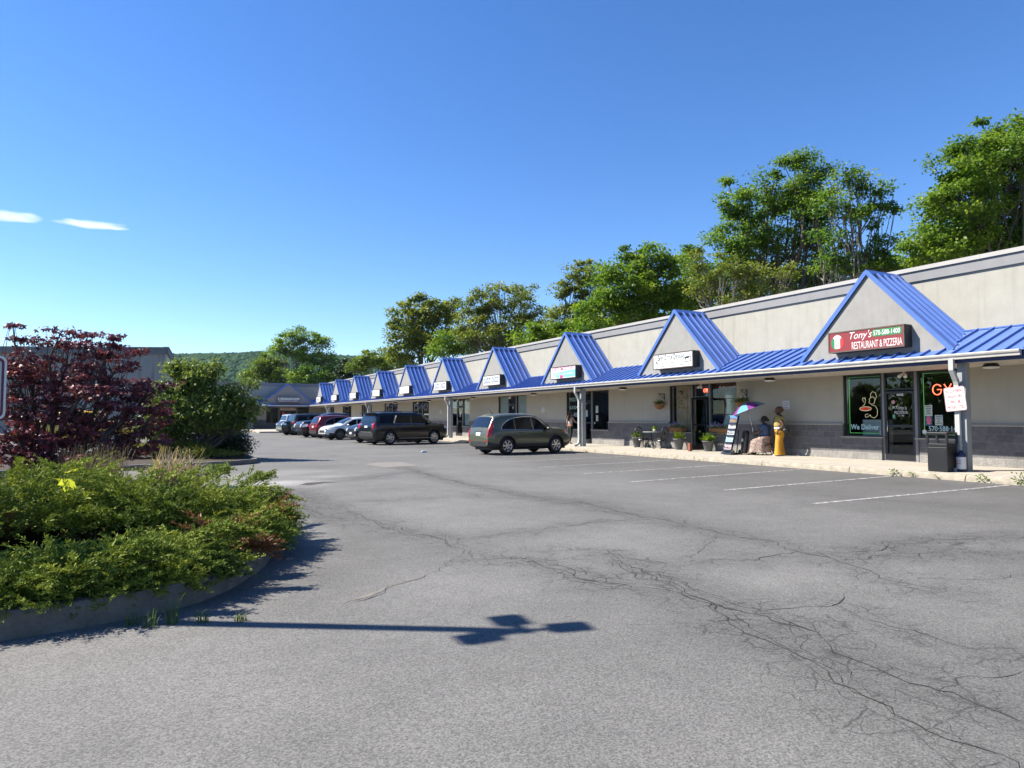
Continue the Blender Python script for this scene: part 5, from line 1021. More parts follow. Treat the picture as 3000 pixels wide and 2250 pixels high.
# curb weeds at the plaza
for i, (x, y, s_) in enumerate(((2300+760/2.37, 750+1500/2.37, .16), (2300+885/2.37, 750+1510/2.37, .11), (2300+1050/2.37, 750+1530/2.37, .08), (2300+1360/2.37, 750+1540/2.37, .16), (2300+1640/2.37, 750+1555/2.37, .2), (1860+545/4.61, 1000+1590/4.61, .07), (1860+870/4.61, 1000+1610/4.61, .06), (1580+740/5.35, 1050+1455/5.35, .10), (1580+500/5.35, 1050+1430/5.35, .1))):
    p = onX(x, y, 17.13); g = np.random.default_rng(60+i); root = thing('kerb_weed', ('broad-leaved weed growing from the kerb below the pizzeria door', 'small dark weed right of the broad-leaved one', 'tiny weed left of the litter bin kerb', 'upright weed on the kerb right of the post', 'large weed on the kerb at the right edge', 'small weed at the kerb joint below the tailor shop', 'tiny weed at the kerb joint by the brochure cart', 'dry weed patch at the kerb below the smoothie shop', 'dry grass at the kerb in front of the olive car')[i], 'weed', (p.x, p.y, max(0, p.z-s_*.4)), 0, 'weeds along the plaza kerb')
    s_ = s_*.45; n = 40; off = g.normal(size=(n, 3))*np.array([.35, .8, .5])*s_; P = np.array([p.x-.02, p.y, p.z])[None]+off; P[:, 2] = np.maximum(P[:, 2], .02); leaves('leaf', P, unit(off+g.normal(size=(n, 3))*.3*s_), unit(np.array([[-.5, 0, 1.]])+g.normal(size=(n, 3))*.5), s_*.75, s_*.4, grn if i not in (1, 3) else green2, root, g.uniform(.2, 1, n))
    MB().tube([(p.x, p.y, max(0, p.z-s_*.5)), (p.x-.02, p.y, p.z+s_*.4)], .005, 5).build('stem', twig, root)
# ------------------------------------------------------------------ signs and small things
R_Y = (0, -1, 0); UZ = (0, 0, 1)
def vin(nm, col, e=0): return mat(nm, col, .5, var=0, emit=col if e else None, estr=e)
blk = vin('sign_black', (.015, .015, .02)); red_ = vin('sign_red', (.24, .022, .03)); grn_ = vin('sign_green', (.02, .22, .07)); nvy = vin('sign_navy', (.02, .035, .16)); pink = vin('sign_pink', (.75, .06, .22)); aqua = vin('sign_aqua', (.20, .62, .66)); ltb = vin('sign_light_blue', (.25, .5, .75)); gry = vin('sign_grey', (.35, .35, .36)); brown = mat('sign_brown', (.16, .11, .085), .4, .3); whv = vin('vinyl_white', (.75, .75, .73)); tealv = vin('vinyl_teal', (.45, .66, .66))
def box_sign(label, y, z, w_, h, face=offw, frame=brown, X=18.15, dep=.36, grp='lit box signs on the gables'):
    r = thing('shop_sign', label, 'sign', (X, y, z-h/2), 0, grp); f = .035
    MB().box(X+.03, X+dep, y-w_/2, y+w_/2, z-h/2, z+h/2).build('sign_box', mat('sign_cabinet', (.03, .028, .025), .5), r, bevel=.01)
    for args in ((y-w_/2, y+w_/2, z+h/2-f, z+h/2), (y-w_/2, y+w_/2, z-h/2, z-h/2+f), (y-w_/2, y-w_/2+f, z-h/2+f, z+h/2-f), (y+w_/2-f, y+w_/2, z-h/2+f, z+h/2-f)):
        MB().box(X, X+.03, *args).build('frame', frame, r)
    MB().box(X+.012, X+.028, y-w_/2+f, y+w_/2-f, z-h/2+f, z+h/2-f).build('sign_face', face, r); return r
def T(r, s, y, z, w_, h, m, X=18.162, **k): return text(s, (X-.003, y, z), R_Y, UZ, w_, h, m, r, ext=0, **k)
zc, hh = 3.765, .62
s = box_sign('dark red sign of the pizzeria with green phone number panel and chef emblem', 12.51, zc, 2.36, hh, red_)
T(s, "Tony's", 12.62, zc+.12, .70, .28, whv, shear=.35); T(s, 'RESTAURANT & PIZZERIA', 12.15, zc-.15, 1.52, .21, whv, sp=.95)
MB().prism([(18.158, 11.40+dx, zc+.05+dz) for dx, dz in ((0, .03), (.03, 0), (.83, 0), (.86, .03), (.86, .17), (.83, .2), (.03, .2), (0, .17))], (.004, 0, 0)).build('phone_panel', grn_, s, fixn=True)
text('570-588-1400', (18.152, 11.83, zc+.15), R_Y, UZ, .78, .14, whv, s, ext=0, off=.012)
def disc(r, y, z, rad_, m, X, nm='emblem', a0=0, a1=360, n=28, sy=1.):
    pts = [(X, y-math.cos(rad(a0+(a1-a0)*k/n))*rad_*sy, z+math.sin(rad(a0+(a1-a0)*k/n))*rad_) for k in range(n+(0 if a1-a0 == 360 else 1))]
    return MB().prism(pts, (.003, 0, 0)).build(nm, m, r, fixn=True)
disc(s, 13.38, zc-.02, .21, grn_, 18.157, a0=90, a1=270); disc(s, 13.38, zc-.02, .21, vin('emblem_red', (.55, .03, .03)), 18.157, a0=-90, a1=90)
MB().prism([(18.153, 13.47, zc-.19), (18.153, 13.29, zc-.19), (18.153, 13.29, zc+.08), (18.153, 13.24, zc+.14), (18.153, 13.30, zc+.19), (18.153, 13.38, zc+.22), (18.153, 13.46, zc+.19), (18.153, 13.52, zc+.14), (18.153, 13.47, zc+.08)], (.003, 0, 0)).build('emblem_figure', whv, s, fixn=True)
MB().box(18.149, 18.152, 13.31, 13.45, zc+.03, zc+.045).box(18.149, 18.152, 13.32, 13.36, zc-.02, zc-.005).box(18.149, 18.152, 13.40, 13.44, zc-.02, zc-.005).box(18.149, 18.152, 13.33, 13.43, zc-.10, zc-.085).build('emblem_marks', blk, s)
s = box_sign('white tailor shop sign with sewing machine and tall black hand-drawn letters', 20.69, zc+.005, 2.32, hh)
for t_, y, w_, h_ in (('S', 21.50, .13, .22), ('EW', 21.33, .20, .15), ('C', 21.10, .13, .22), ('OTUR', 20.85, .34, .15), ('D', 20.55, .13, .22), ('ESIGNS', 20.22, .48, .15)): T(s, t_, y, zc+.13+(0.02 if h_ > .2 else 0), w_, h_, blk, off=.012)
for t_, y, w_ in (('DRY\nCLEANING', 21.27, .30), ('TAILORING\nALTERATIONS', 20.75, .42), ('CUSTOM\nCLOTHING', 20.22, .34)): T(s, t_, y, zc-.14, w_, .20, vin('sign_dark_grey', (.12, .12, .13)), lines=1.05)
MB().tube([(18.156, 21.6, zc+.02), (18.156, 19.9, zc+.02)], .004, 4).build('rule', gry, s)
MB().prism([(18.155, 19.98, zc-.08), (18.155, 19.66, zc-.08), (18.155, 19.66, zc+.10), (18.155, 19.74, zc+.08), (18.155, 19.76, zc+.03), (18.155, 19.92, zc+.03), (18.155, 19.93, zc-.03), (18.155, 19.96, zc-.03), (18.155, 19.97, zc+.09), (18.155, 19.70, zc+.12), (18.155, 19.64, zc+.12), (18.155, 19.63, zc-.10), (18.155, 19.98, zc-.10)], (.003, 0, 0)).build('machine_emblem', blk, s, fixn=True)
mb = MB(); mb.tube([(18.155, 21.62+.10*math.cos(t), zc-.12+.13*math.sin(t)) for t in np.linspace(-2.8, 1.4, 14)], .005, 4); mb.prism([(18.154, 21.64, zc-.08), (18.154, 21.56, zc-.10), (18.154, 21.60, zc+.06)], (.002, 0, 0)); mb.tube([(18.155, 21.75, zc+.2), (18.155, 21.62, zc+.05), (18.155, 21.52, zc-.15)], .004, 4); mb.build('needle_emblem', blk, s)
s = box_sign('pink and aqua smoothie shop sign', 28.73, zc+.005, 2.33, hh, offw, mat('frame_dark', (.05, .045, .04), .5))
MB().prism([(18.160, 27.62, zc-.24), (18.160, 29.3, zc-.24), (18.160, 29.75, zc+.0), (18.160, 29.2, zc+.03), (18.160, 27.62, zc+.12)], (.003, 0, 0)).build('aqua_field', aqua, s, fixn=True)
MB().box(18.157, 18.16, 28.72, 29.0, zc-.26, zc-.12).build('cup_emblem', pink, s)
T(s, "JUBY'S SMOOTHIES", 28.73, zc+.16, 2.05, .24, pink, off=.01); T(s, 'Acai Bowls · Juices · Smoothies', 28.65, zc-.07, 1.7, .15, whv, off=.012, X=18.158)
for i, y in enumerate((36.76, 44.93)):
    s = box_sign(('white laundromat sign with dark blue letters, the nearer of the two', 'white laundromat sign with dark blue letters, the farther of the two')[i], y, zc+.005, 2.28, hh)
    T(s, 'SUDZ', y+.56, zc, .86, .34, nvy, off=.02); T(s, 'DUDZ', y-.50, zc+.02, .86, .34, nvy, off=.02); T(s, '& AND', y+.04, zc, .12, .06, ltb)
    for k in range(7): disc(s, y-.9+.3*k, zc+.22-.05*(k % 3), .025, ltb, 18.158, 'bubble')
FARS = [(52.6, 'Karen Sews', 'white shop sign with thin grey script letters on the sixth gable', gry), (60.4, 'Fishtown', 'white shop sign with pale blue letters on the seventh gable', ltb), (68.3, 'Family First', 'white shop sign with small grey words and dark dot on the eighth gable', gry), (76.2, 'JL\nCARDS', 'white shop sign with two short grey lines on the ninth gable', gry), (83.95, 'Hair Co', 'white shop sign with bold dark letters on the last gable', blk)]
for y, t_, lb, m_ in FARS:
    s = box_sign(lb, y, zc+.01, 2.35, .62)
    if t_ == 'Karen Sews':   # unreadable at this distance: same weight and placement of marks
        T(s, 'J', y+.75, zc+.02, .18, .34, gry); T(s, 'Lanna Nina', y-.1, zc-.02, 1.3, .24, gry)
    elif t_ == 'Fishtown':
        T(s, 'Alterations', y-.15, zc+.06, 1.5, .16, ltb); T(s, 'Plus Clean', y-.1, zc-.12, 1.4, .14, ltb); MB().box(18.157, 18.16, y+.82, y+.96, zc-.25, zc+.24).build('stripe', blk, s)
    elif t_ == 'Family First': T(s, 'Hatty Tale', y+.1, zc+.1, 1.3, .16, gry); T(s, 'Center', y-.1, zc-.14, .8, .12, gry); disc(s, y-.95, zc, .07, blk, 18.158, 'dot')
    elif t_ == 'Hair Co': T(s, 'Hair Co', y-.1, zc, 1.7, .36, blk, off=.01)
    else: T(s, 'J.L.\nDIALS', y, zc, 1.3, .40, gry)
s = thing('shop_sign', 'white framed mexican restaurant sign on the gable of the shaded wing', 'sign', (15.55, 88.9, 3.55)); yw = 88.95
MB().box(14.2, 16.92, yw, yw+.35, 3.50, 4.12).build('sign_box', brown, s, bevel=.01); MB().box(14.27, 16.85, yw-.01, yw+.0, 3.57, 4.05).build('sign_face', offw, s); MB().box(14.28, 16.84, yw-.014, yw-.01, 3.60, 3.80).build('sign_band', nvy, s)
tX = dict(right=(1, 0, 0), up=(0, 0, 1)); text('LOS TRES AMIGOS', (15.75, yw-.016, 3.93), w=2.0, h=.17, mt=vin('sign_teal', (.03, .22, .18)), parent=s, ext=0, off=.01, **tX); text('MEXICAN RESTAURANT', (15.56, yw-.018, 3.70), w=2.4, h=.14, mt=whv, parent=s, ext=0, off=.01, **tX)
MB().ball((14.5, yw-.02, 3.92), .1, 0, 12, 8, 1.3, .1, .7).build('emblem', blk, s)
s = thing('phone_banner', 'cream phone number banner over the door of the restaurant in the wing', 'banner', (15.8, 90.95, 2.5)); MB().box(14.88, 16.78, 90.93, 90.96, 2.50, 2.84).build('banner', vin('cream', (.68, .55, .45)), s); text('(570)588-8129', (15.83, 90.92, 2.67), w=1.75, h=.22, mt=vin('maroon', (.16, .02, .02)), parent=s, ext=0, off=.01, **tX)
one(MB().box(15.1, 15.45, 90.93, 90.96, 1.95, 2.3).build('red_notice', vin('notice_red', (.6, .02, .03))), 'small red notice on the restaurant door of the wing', 'notice')
one(MB().lathe([(.02, .15), (.52, .17), (.58, .35), (.60, .75), (.52, .95), (.40, .93), (.02, .9)], (11.0, 89.9, 0), 20).build('stone_planter', mat('planter_stone', (.42, .42, .40), .9, var=.2)), 'squat pale round planter at the foot of the wing wall', 'planter')
# ---- left edge sign, lamp post outside the left of the frame
SH = Vector((math.sin(SUN_AZ), math.cos(SUN_AZ), 0))
HT = 5.6; tip = Vector((2.40, 4.27, 0)); base = tip + SH*HT/math.tan(SUN_EL)
lp = thing('lamp_post', 'lamp post with three box heads whose shadow lies across the asphalt', 'lamp post', (base.x, base.y, .1))
MB().tube([(base.x, base.y, .1), (base.x, base.y, HT)], [.085, .06], 12).build('pole', mat('pole_bronze', (.05, .045, .04), .5), lp); MB().lathe([(.25, .0), (.25, .5), (.2, .55), (.02, .55)], (base.x, base.y, .05), 16).build('footing', conc, lp)
for an, ar in ((15, .34), (112, .27), (207, .34)):
    d = RT*math.cos(rad(an)) + _f0*math.sin(rad(an)); c = Vector((base.x, base.y, HT-.03)); MB().bar(c, c+d*(ar-.11), .05, .05).build('arm', mat('pole_bronze', (.05, .045, .04)), lp); MB().bar(c+d*(ar-.13), c+d*(ar+.13), .21, .09).build('lamp_head', mat('pole_bronze', (.05, .045, .04)), lp, bevel=.015)
def sign_plate(r, M, w_, h, mt, rc=.04, th=.004, nm='plate', zoff=0.):
    pts = []
    for cx_, cy_, a0 in ((w_/2-rc, h/2-rc, 0), (-w_/2+rc, h/2-rc, 90), (-w_/2+rc, -h/2+rc, 180), (w_/2-rc, -h/2+rc, 270)):
        for k in range(6): a = rad(a0+18*k); pts.append(M @ Vector((cx_+rc*math.cos(a), cy_+rc*math.sin(a), zoff)))
    return MB().prism(pts, (M.to_3x3() @ Vector((0, 0, -th)))).build(nm, mt, r, fixn=True)
SZ = 5.7/3.4; c = atF(-108, 1133, 5.7); zn = (CAM-c); zn.z = 0; zn.normalize(); xr = Vector((0, 0, 1)).cross(zn); M = Matrix(((xr.x, 0, zn.x, c.x), (xr.y, 0, zn.y, c.y), (0, 1, 0, c.z), (0, 0, 0, 1)))
s = thing('metal_sign', 'blank backside-grey metal sign with maroon border at the left edge', 'sign', (c.x, c.y, .1)); sg = mat('sign_aluminium', (.42, .44, .47), .35, .2, var=.03); mar = vin('sign_maroon', (.12, .012, .05))
sign_plate(s, M, .345*SZ, .325*SZ, whv, .05); sign_plate(s, M, .325*SZ, .305*SZ, mar, .044, .003, 'border', .003); sign_plate(s, M, .302*SZ, .282*SZ, sg, .034, .003, 'panel', .006); MB().tube([(c.x-zn.x*.04, c.y-zn.y*.04, .1), (c.x-zn.x*.04, c.y-zn.y*.04, c.z+.2)], .025, 8).build('post', mat('galvanised', (.35, .36, .36), .4, .7), s)
# ---- tilted no loitering sign on the first post
c = Vector((18.03, 9.985, 1.985)); tl = rad(-7); R0 = Matrix(((0, 0, -1, 0), (-1, 0, 0, 0), (0, 1, 0, 0), (0, 0, 0, 1))); M = Matrix.Translation(c) @ R0 @ Matrix.Rotation(rad(5.5), 4, 'Z')
s = thing('notice_sign', 'crooked white no-loitering sign with red letters on the front post', 'sign', (18.03, 9.98, 1.7)); rv = vin('sign_redtext', (.42, .03, .05)); sign_plate(s, M, .51, .61, whv, .04); 
pts = []; w2, h2 = .245, .295
for p, q in (((-w2, -h2), (w2, -h2)), ((w2, -h2), (w2, h2)), ((w2, h2), (-w2, h2)), ((-w2, h2), (-w2, -h2))): MB().bar(M @ Vector((*p, .003)), M @ Vector((*q, .003)), .007, .002, up=M.to_3x3() @ Vector((0, 0, 1))).build('border', rv, s)
rt_ = M.to_3x3() @ Vector((1, 0, 0)); up_ = M.to_3x3() @ Vector((0, 1, 0))
for i, (t_, w_) in enumerate((('NO LOITERING', .42), ('VIOLATORS', .35), ('WILL BE', .26), ('PROSECUTED', .42))): text(t_, M @ Vector((0, .205-.137*i, .004)), rt_, up_, w_, .078, rv, s, ext=0, off=.006)
for i, y in enumerate((16.91, 33.9, 49.5)):
    s = thing('notice_sign', ('small white no-litter notice on the wall behind the woman in yellow', 'small white notice on the wall left of the smoothie window', 'small white notice on the wall beyond the black suv')[i], 'sign', (20.08, y, 1.8), 0, 'no-litter notices')
    MB().box(20.075, 20.098, y-.15, y+.15, 1.82, 2.12).build('plate', whv, s); MB().box(20.073, 20.075, y-.135, y+.135, 1.835, 2.105).build('border_field', nvy if i == 0 else blk, s); MB().box(20.071, 20.073, y-.128, y+.128, 1.842, 2.098).build('field', whv, s)
    for k, (t_, w_) in enumerate((('Please', .2), ('Do NOT', .22), ('Litter', .18))): text(t_, (20.069, y, 2.045-.08*k), R_Y, UZ, w_, .052, blk, s, ext=0, off=.01)
# ---- lights under the canopy
def soffit_light(y, lb, X=19.0):
    r = thing('soffit_light', lb, 'lamp', (X, y, SO-.13), 0, 'round lamps under the canopy'); MB().lathe([(.02, .0), (.14, .0), (.16, -.02), (.2, -.075), (.2, -.085)], (X, y, SO-.008), 24).build('housing', iron, r); MB().lathe([(.195, 0), (.17, -.035), (.02, -.05)], (X, y, SO-.09), 24).build('diffuser', mat('diffuser', (.7, .69, .66), .5, var=0), r)
LB = ['to the right of the pizzeria', 'between the pizzeria and the tailor shop', 'between the tailor shop and the smoothie shop', 'left of the smoothie shop', 'behind the olive car roof', 'beyond the second post', 'above the black suv roof', 'above the white car', 'left of the fourth post', 'nearest the wing']
for y, t_ in zip((9.61, 16.67, 24.96, 33.1, 41.19, 49.29, 57.4, 65.6, 73.7, 81.8), LB): soffit_light(y, 'round black canopy lamp '+t_)
NM = ['pizzeria', 'tailor shop', 'smoothie shop', 'nearer laundromat', 'farther laundromat', 'sixth shop', 'seventh shop']
for i, (a, b) in enumerate(SLOT[:7]):
    y = a-2.25; r = thing('flood_light', 'small white twin floodlight above the door of the '+NM[i], 'lamp', (19.8, y, 2.78), 0, 'twin floodlights above the doors')
    MB().lathe([(.05, .0), (.05, -.03), (.015, -.03), (.015, -.08)], (19.8, y, SO-.008), 12).build('mount', white, r)
    for s_ in (1, -1): MB().tube([(19.8, y+s_*.02, 2.81), (19.76, y+s_*.07, 2.78), (19.70, y+s_*.1, 2.72)], [.03, .04, .055], 10).build('lamp_head', white, r)
# ---- window lettering, papers, neon
GX_ = 20.155
def paper(y, z, w_, h, m, lb, i=None, X=GX_+.02, nm='poster'):
    r = thing(nm, lb, 'poster', (X, y, z-h/2)); MB().box(X, X+.003, y-w_/2, y+w_/2, z-h/2, z+h/2).build('sheet', m, r); return r
def plines(r, y, z, w_, h, m, n=4, X=GX_+.02, seed=0):
    g = random.Random(seed); mb = MB()
    for k in range(n): l = w_*g.uniform(.35, .8); zz = z+h/2-h*(k+.9)/(n+1); mb.box(X-.003, X, y-l/2, y+l/2, zz, zz+h*.05)
    mb.build('print', m, r)
neonr = mat('neon_red', (.9, .06, .03), .4, var=0, emit=(1, .10, .05), estr=3.2); neong = mat('neon_green', (.05, .5, .1), .4, var=0, emit=(.12, .5, .14), estr=.35); neonp = mat('neon_pale', (.7, .65, .45), .4, var=0, emit=(.7, .62, .38), estr=.45); neond = mat('neon_dim_red', (.5, .05, .03), .4, var=0, emit=(.6, .05, .03), estr=.5)
XN = 20.26
s = thing('neon_sign', 'red neon gyro lettering in the right pizzeria window', 'neon sign', (XN, 11.45, 2.15)); 
def stroke(pts, m=neonr, r_=.011, nm='tube', rr=None): return MB().tube([(XN, 0+y, z) for y, z in pts], r_, 6).build(nm, m, rr or s)
gy0 = 11.84
stroke([(gy0-.13-.13*math.cos(t), 2.33+.15*math.sin(t)) for t in np.linspace(.6, 5.5, 16)] + [(gy0-.26, 2.33), (gy0-.13, 2.33)])
stroke([(gy0-.33, 2.48), (gy0-.43, 2.33), (gy0-.53, 2.48)]); stroke([(gy0-.43, 2.33), (gy0-.43, 2.18)])
stroke([(gy0-.60, 2.18), (gy0-.60, 2.48), (gy0-.72, 2.47), (gy0-.76, 2.40), (gy0-.72, 2.33), (gy0-.60, 2.32), (gy0-.78, 2.18)])
stroke([(gy0-.93+.10*math.cos(t), 2.33+.15*math.sin(t)) for t in np.linspace(0, 6.28, 18)])
s = thing('neon_sign', 'pale outline of a cook with a pizza in the left pizzeria window', 'neon sign', (XN, 13.87, 1.5)); O = (14.2, 1.5)
def pz(pts): return [(14.16-(x)*.60, 1.52+z*.80) for x, z in pts]
for pts in ([(.62, .78), (.60, .92), (.72, 1.02), (.88, .98), (.95, .82), (.86, .70), (.80, .78), (.72, .83), (.62, .78)], [(.60, .78), (.52, .72), (.56, .66), (.50, .60), (.58, .56), (.66, .52), (.80, .55), (.86, .70)], [(.66, .50), (.86, .46), (.98, .30), (.96, .08), (.80, -.02), (.62, .02), (.54, .12)], [(.20, .62), (.14, .72), (.18, .80), (.24, .74), (.28, .80), (.32, .72), (.30, .62), (.24, .50), (.14, .48)], [(.58, .10), (.40, .02), (.30, .00), (.28, .12), (.45, .14)]): stroke(pz(pts), neonp, .0045)
stroke([(13.98+.20*math.cos(t)+.0, 1.80+.065*math.sin(t)) for t in np.linspace(0, 6.3, 22)], neonp, .006); stroke([(13.98+.15*math.cos(t)+.0, 1.80+.035*math.sin(t)) for t in np.linspace(0, 6.3, 18)], neond, .008); stroke([(13.87, 1.80), (14.10, 1.80)], neond, .01)
for (a_, b_), lb in (((13.40, 14.55), 'green neon border round the left pizzeria window'), ((10.97, 12.12), 'green neon border round the right pizzeria window')):
    s = thing('neon_border', lb, 'neon sign', (XN+.02, (a_+b_)/2, 1.0)); z0, z1 = 1.02, 2.82
    MB().tube([(XN+.02, b_, z0), (XN+.02, b_, z1), (XN+.02, a_, z1), (XN+.02, a_, z0), (XN+.02, b_, z0)], .008, 6).build('tube', neong, s)
def winlet(s_, y, z, w_, h, m, lb, **k):
    o = text(s_, (GX_, y, z), R_Y, UZ, w_, h, m, None, 'window_lettering', ext=0, **k); return one(o, lb, 'lettering')
winlet('We Deliver', 13.95, 1.22, .98, .17, tealv, 'pale teal delivery lettering low in the left pizzeria window', off=.02)
winlet('570·588·1400', 11.45, 1.195, .95, .15, tealv, 'pale teal phone number low in the right pizzeria window', off=.015)
winlet('101', 12.765, 2.24, .13, .09, blk, 'black unit number 101 at the top of the pizzeria door'); one(MB().box(GX_+.001, GX_+.003, 12.66, 12.87, 2.18, 2.30).build('number_plate', whv), 'white backing of the unit number on the pizzeria door', 'plate')
winlet("Tony's", 12.74, 1.80, .36, .14, whv, 'white script name on the pizzeria door', shear=.35); winlet('PIZZERIA', 12.74, 1.67, .42, .09, whv, 'white capitals under the script on the pizzeria door'); winlet('Est. 1988', 12.74, 1.575, .17, .045, whv, 'tiny white founding year on the pizzeria door')
for k, (y, z, w_, h, m_, lb) in enumerate(((11.93, 1.72, .22, .32, whv, 'white notice upper left in the right pizzeria window'), (11.93, 1.42, .20, .28, vin('poster_blue', (.05, .12, .32)), 'blue poster lower left in the right pizzeria window'), (11.64, 1.44, .22, .30, whv, 'white flyer with a shoe-like sketch in the right pizzeria window'), (12.99, 1.55, .08, .12, vin('st_green', (.2, .5, .4)), 'small green sticker on the pizzeria door'), (12.99, 1.83, .07, .06, whv, 'small white sticker on the pizzeria door'), (13.42, 1.05, .09, .14, gry, 'small grey decal low right in the left pizzeria window'))):
    r = paper(y, z, w_, h, m_, lb); plines(r, y, z, w_, h, blk if m_ is whv else (neond if k == 1 else whv), 5 if w_ > .1 else 2, seed=k)
r = thing('round_sticker', 'round pink sticker on the pizzeria door', 'sticker', (GX_, 13.0, 1.97)); disc(r, 12.98, 1.99, .06, vin('st_pink', (.6, .3, .3)), GX_-.004, 'disc'); r = thing('round_sticker', 'round white sticker low left in the right pizzeria window', 'sticker', (GX_, 12.05, 1.1)); disc(r, 12.05, 1.10, .065, whv, GX_-.004, 'disc')
# pizzeria interior: pale counter poster behind the lettering
one(MB().box(20.5, 20.9, 13.5, 14.25, .2, 1.45).build('menu_board', mat('board_pale', (.30, .36, .38), .6)), 'pale grey board standing inside the left pizzeria window', 'board')
# tailor shop
s = thing('open_sign', 'lit red open sign above the open tailor shop door', 'neon sign', (20.3, 21.03, 2.5)); disc(s, 21.03, 2.64, .26, mat('open_back', (.01, .01, .05), .4, var=0), 20.30, 'panel', sy=1.1); text('OPEN', (20.285, 21.03, 2.64), R_Y, UZ, .38, .15, neonr, s, ext=0, off=.01)
curt = mat('curtain', (.55, .43, .27), .9, var=.15, vscale=3); mb = MB(); vs = []
for i in range(61):
    y = 21.85+1.2*i/60; x = 20.45+.05*math.sin(i*1.1)+.02*math.sin(i*.37); vs += [(x, y, .95), (x, y, 2.9)]
mb.add(vs, [(2*i, 2*i+2, 2*i+3, 2*i+1) for i in range(60)], 0, True); one(mb.build('curtain', curt), 'gathered beige curtain in the left tailor shop window', 'curtain')
s = thing('window_emblem', 'black scrollwork emblem with sewing machine on the left tailor shop window', 'decal', (GX_, 22.4, 2.0)); mb = MB()
mb.prism([(GX_, 22.52, 2.52), (GX_, 22.28, 2.52), (GX_, 22.30, 2.58), (GX_, 22.26, 2.68), (GX_, 22.52, 2.68), (GX_, 22.54, 2.60), (GX_, 22.44, 2.60), (GX_, 22.44, 2.55)], (.002, 0, 0)); mb.build('machine', blk, s, fixn=True)
for sd in (1, -1):
    for z in (2.36, 1.93): MB().tube([(GX_, 22.42+sd*(.08+.36*t), z+.05*math.sin(t*9)) for t in np.linspace(0, 1, 14)], .009, 4).build('scroll', blk, s)
    MB().tube([(GX_, 22.42+sd*(.40+.05*math.cos(t)), 2.42+.05*math.sin(t)) for t in np.linspace(-1.5, 3.5, 10)], .008, 4).build('scroll', blk, s)
text('Sew\nCotur', (GX_, 22.42, 2.20), R_Y, UZ, .3, .22, blk, s, ext=0)
text('Alterations', (GX_, 22.42, 1.80), R_Y, UZ, .6, .08, vin('lilac', (.18, .15, .4)), s, ext=0)
# open door leaf of the tailor shop swung out
s = thing('open_door', 'glass tailor shop door swung open over the sidewalk', 'door', (20.1, 20.78, .2)); yh = 20.79
mb = MB(); mb.box(19.22, 19.30, yh-.025, yh+.025, .22, 2.32); mb.box(20.02, 20.10, yh-.025, yh+.025, .22, 2.32); mb.box(19.30, 20.02, yh-.025, yh+.025, 2.24, 2.32); mb.box(19.30, 20.02, yh-.025, yh+.025, .22, .42); mb.build('door_frame', bronze, s); MB().box(19.30, 20.02, yh-.004, yh+.004, .42, 2.24).build('door_glass', glass, s); MB().box(19.3, 20.02, yh-.02, yh+.02, 1.2, 1.26).build('push_bar', bronze, s)
brick = mat('brick', (.26, .09, .06), .9, var=.3, vscale=10, bump=.5)
one(MB().box(19.05, 19.17, 20.72, 20.86, .185, .50).build('doorstop_brick', brick, None, bevel=.01), 'red brick propping the tailor shop door open', 'brick')
# mannequin in gown
gown = mat('gown_fabric', (.50, .66, .66), .55, var=.15, vscale=4, bump=.3, bscale=12, stretch=(3, 3, .4)); s = thing('dress_form', 'pale blue-green gown on a headless dress form in the right tailor shop window', 'mannequin', (20.65, 20.15, .95))
MB().lathe([(.02, 2.72), (.05, 2.70), (.055, 2.62), (.16, 2.58), (.21, 2.50), (.19, 2.42)], (20.65, 20.15, 0), 24, sx=.7).build('shoulders', mat('form_blue', (.10, .20, .27), .5), s)
MB().lathe([(.185, 2.43), (.20, 2.34), (.175, 2.25), (.14, 2.10), (.155, 1.98), (.19, 1.85), (.195, 1.7), (.185, 1.62), (.23, 1.45), (.30, 1.2), (.36, 1.0), (.38, .9)], (20.65, 20.15, 0), 36, sx=.75).build('gown', gown, s)
MB().lathe([(.19, 2.30), (.192, 2.28), (.19, 2.27)], (20.645, 20.15, 0), 24, sx=.78).build('necklace', blk, s); MB().lathe([(.19, 1.66), (.20, 1.64), (.19, 1.61)], (20.645, 20.15, 0), 24, sx=.78).build('waist_ribbon', mat('ribbon', (.12, .2, .2), .4), s)
dr_ = mat('drape_red', (.20, .03, .015), .8, var=.4, vscale=8); vs = []
for i in range(25): y = 20.42+.26*i/24; x = 20.8+.03*math.sin(i*1.4); vs += [(x, y, .95), (x, y, 2.85)]
one(MB().add(vs, [(2*i, 2*i+2, 2*i+3, 2*i+1) for i in range(24)], 0, True).build('drape', dr_), 'dark red drape left of the gown in the tailor shop window', 'drape')
g = np.random.default_rng(71); n = 420; P = np.stack([g.uniform(20.3, 20.75, n), g.uniform(19.35, 20.66, n), 2.78+g.normal(0, .06, n)], 1); flr = leafmat('autumn_garland', (.16, .03, .01), (.28, .06, .02), (.38, .12, .04), trans=.2)
s = thing('garland', 'reddish leaf garland hung across the top of the gown window', 'garland', (20.5, 20.0, 2.78)); leaves('leaf', P, unit(g.normal(size=P.shape)), unit(g.normal(size=P.shape)), .08, .06, flr, s, g.uniform(0, 1, n))
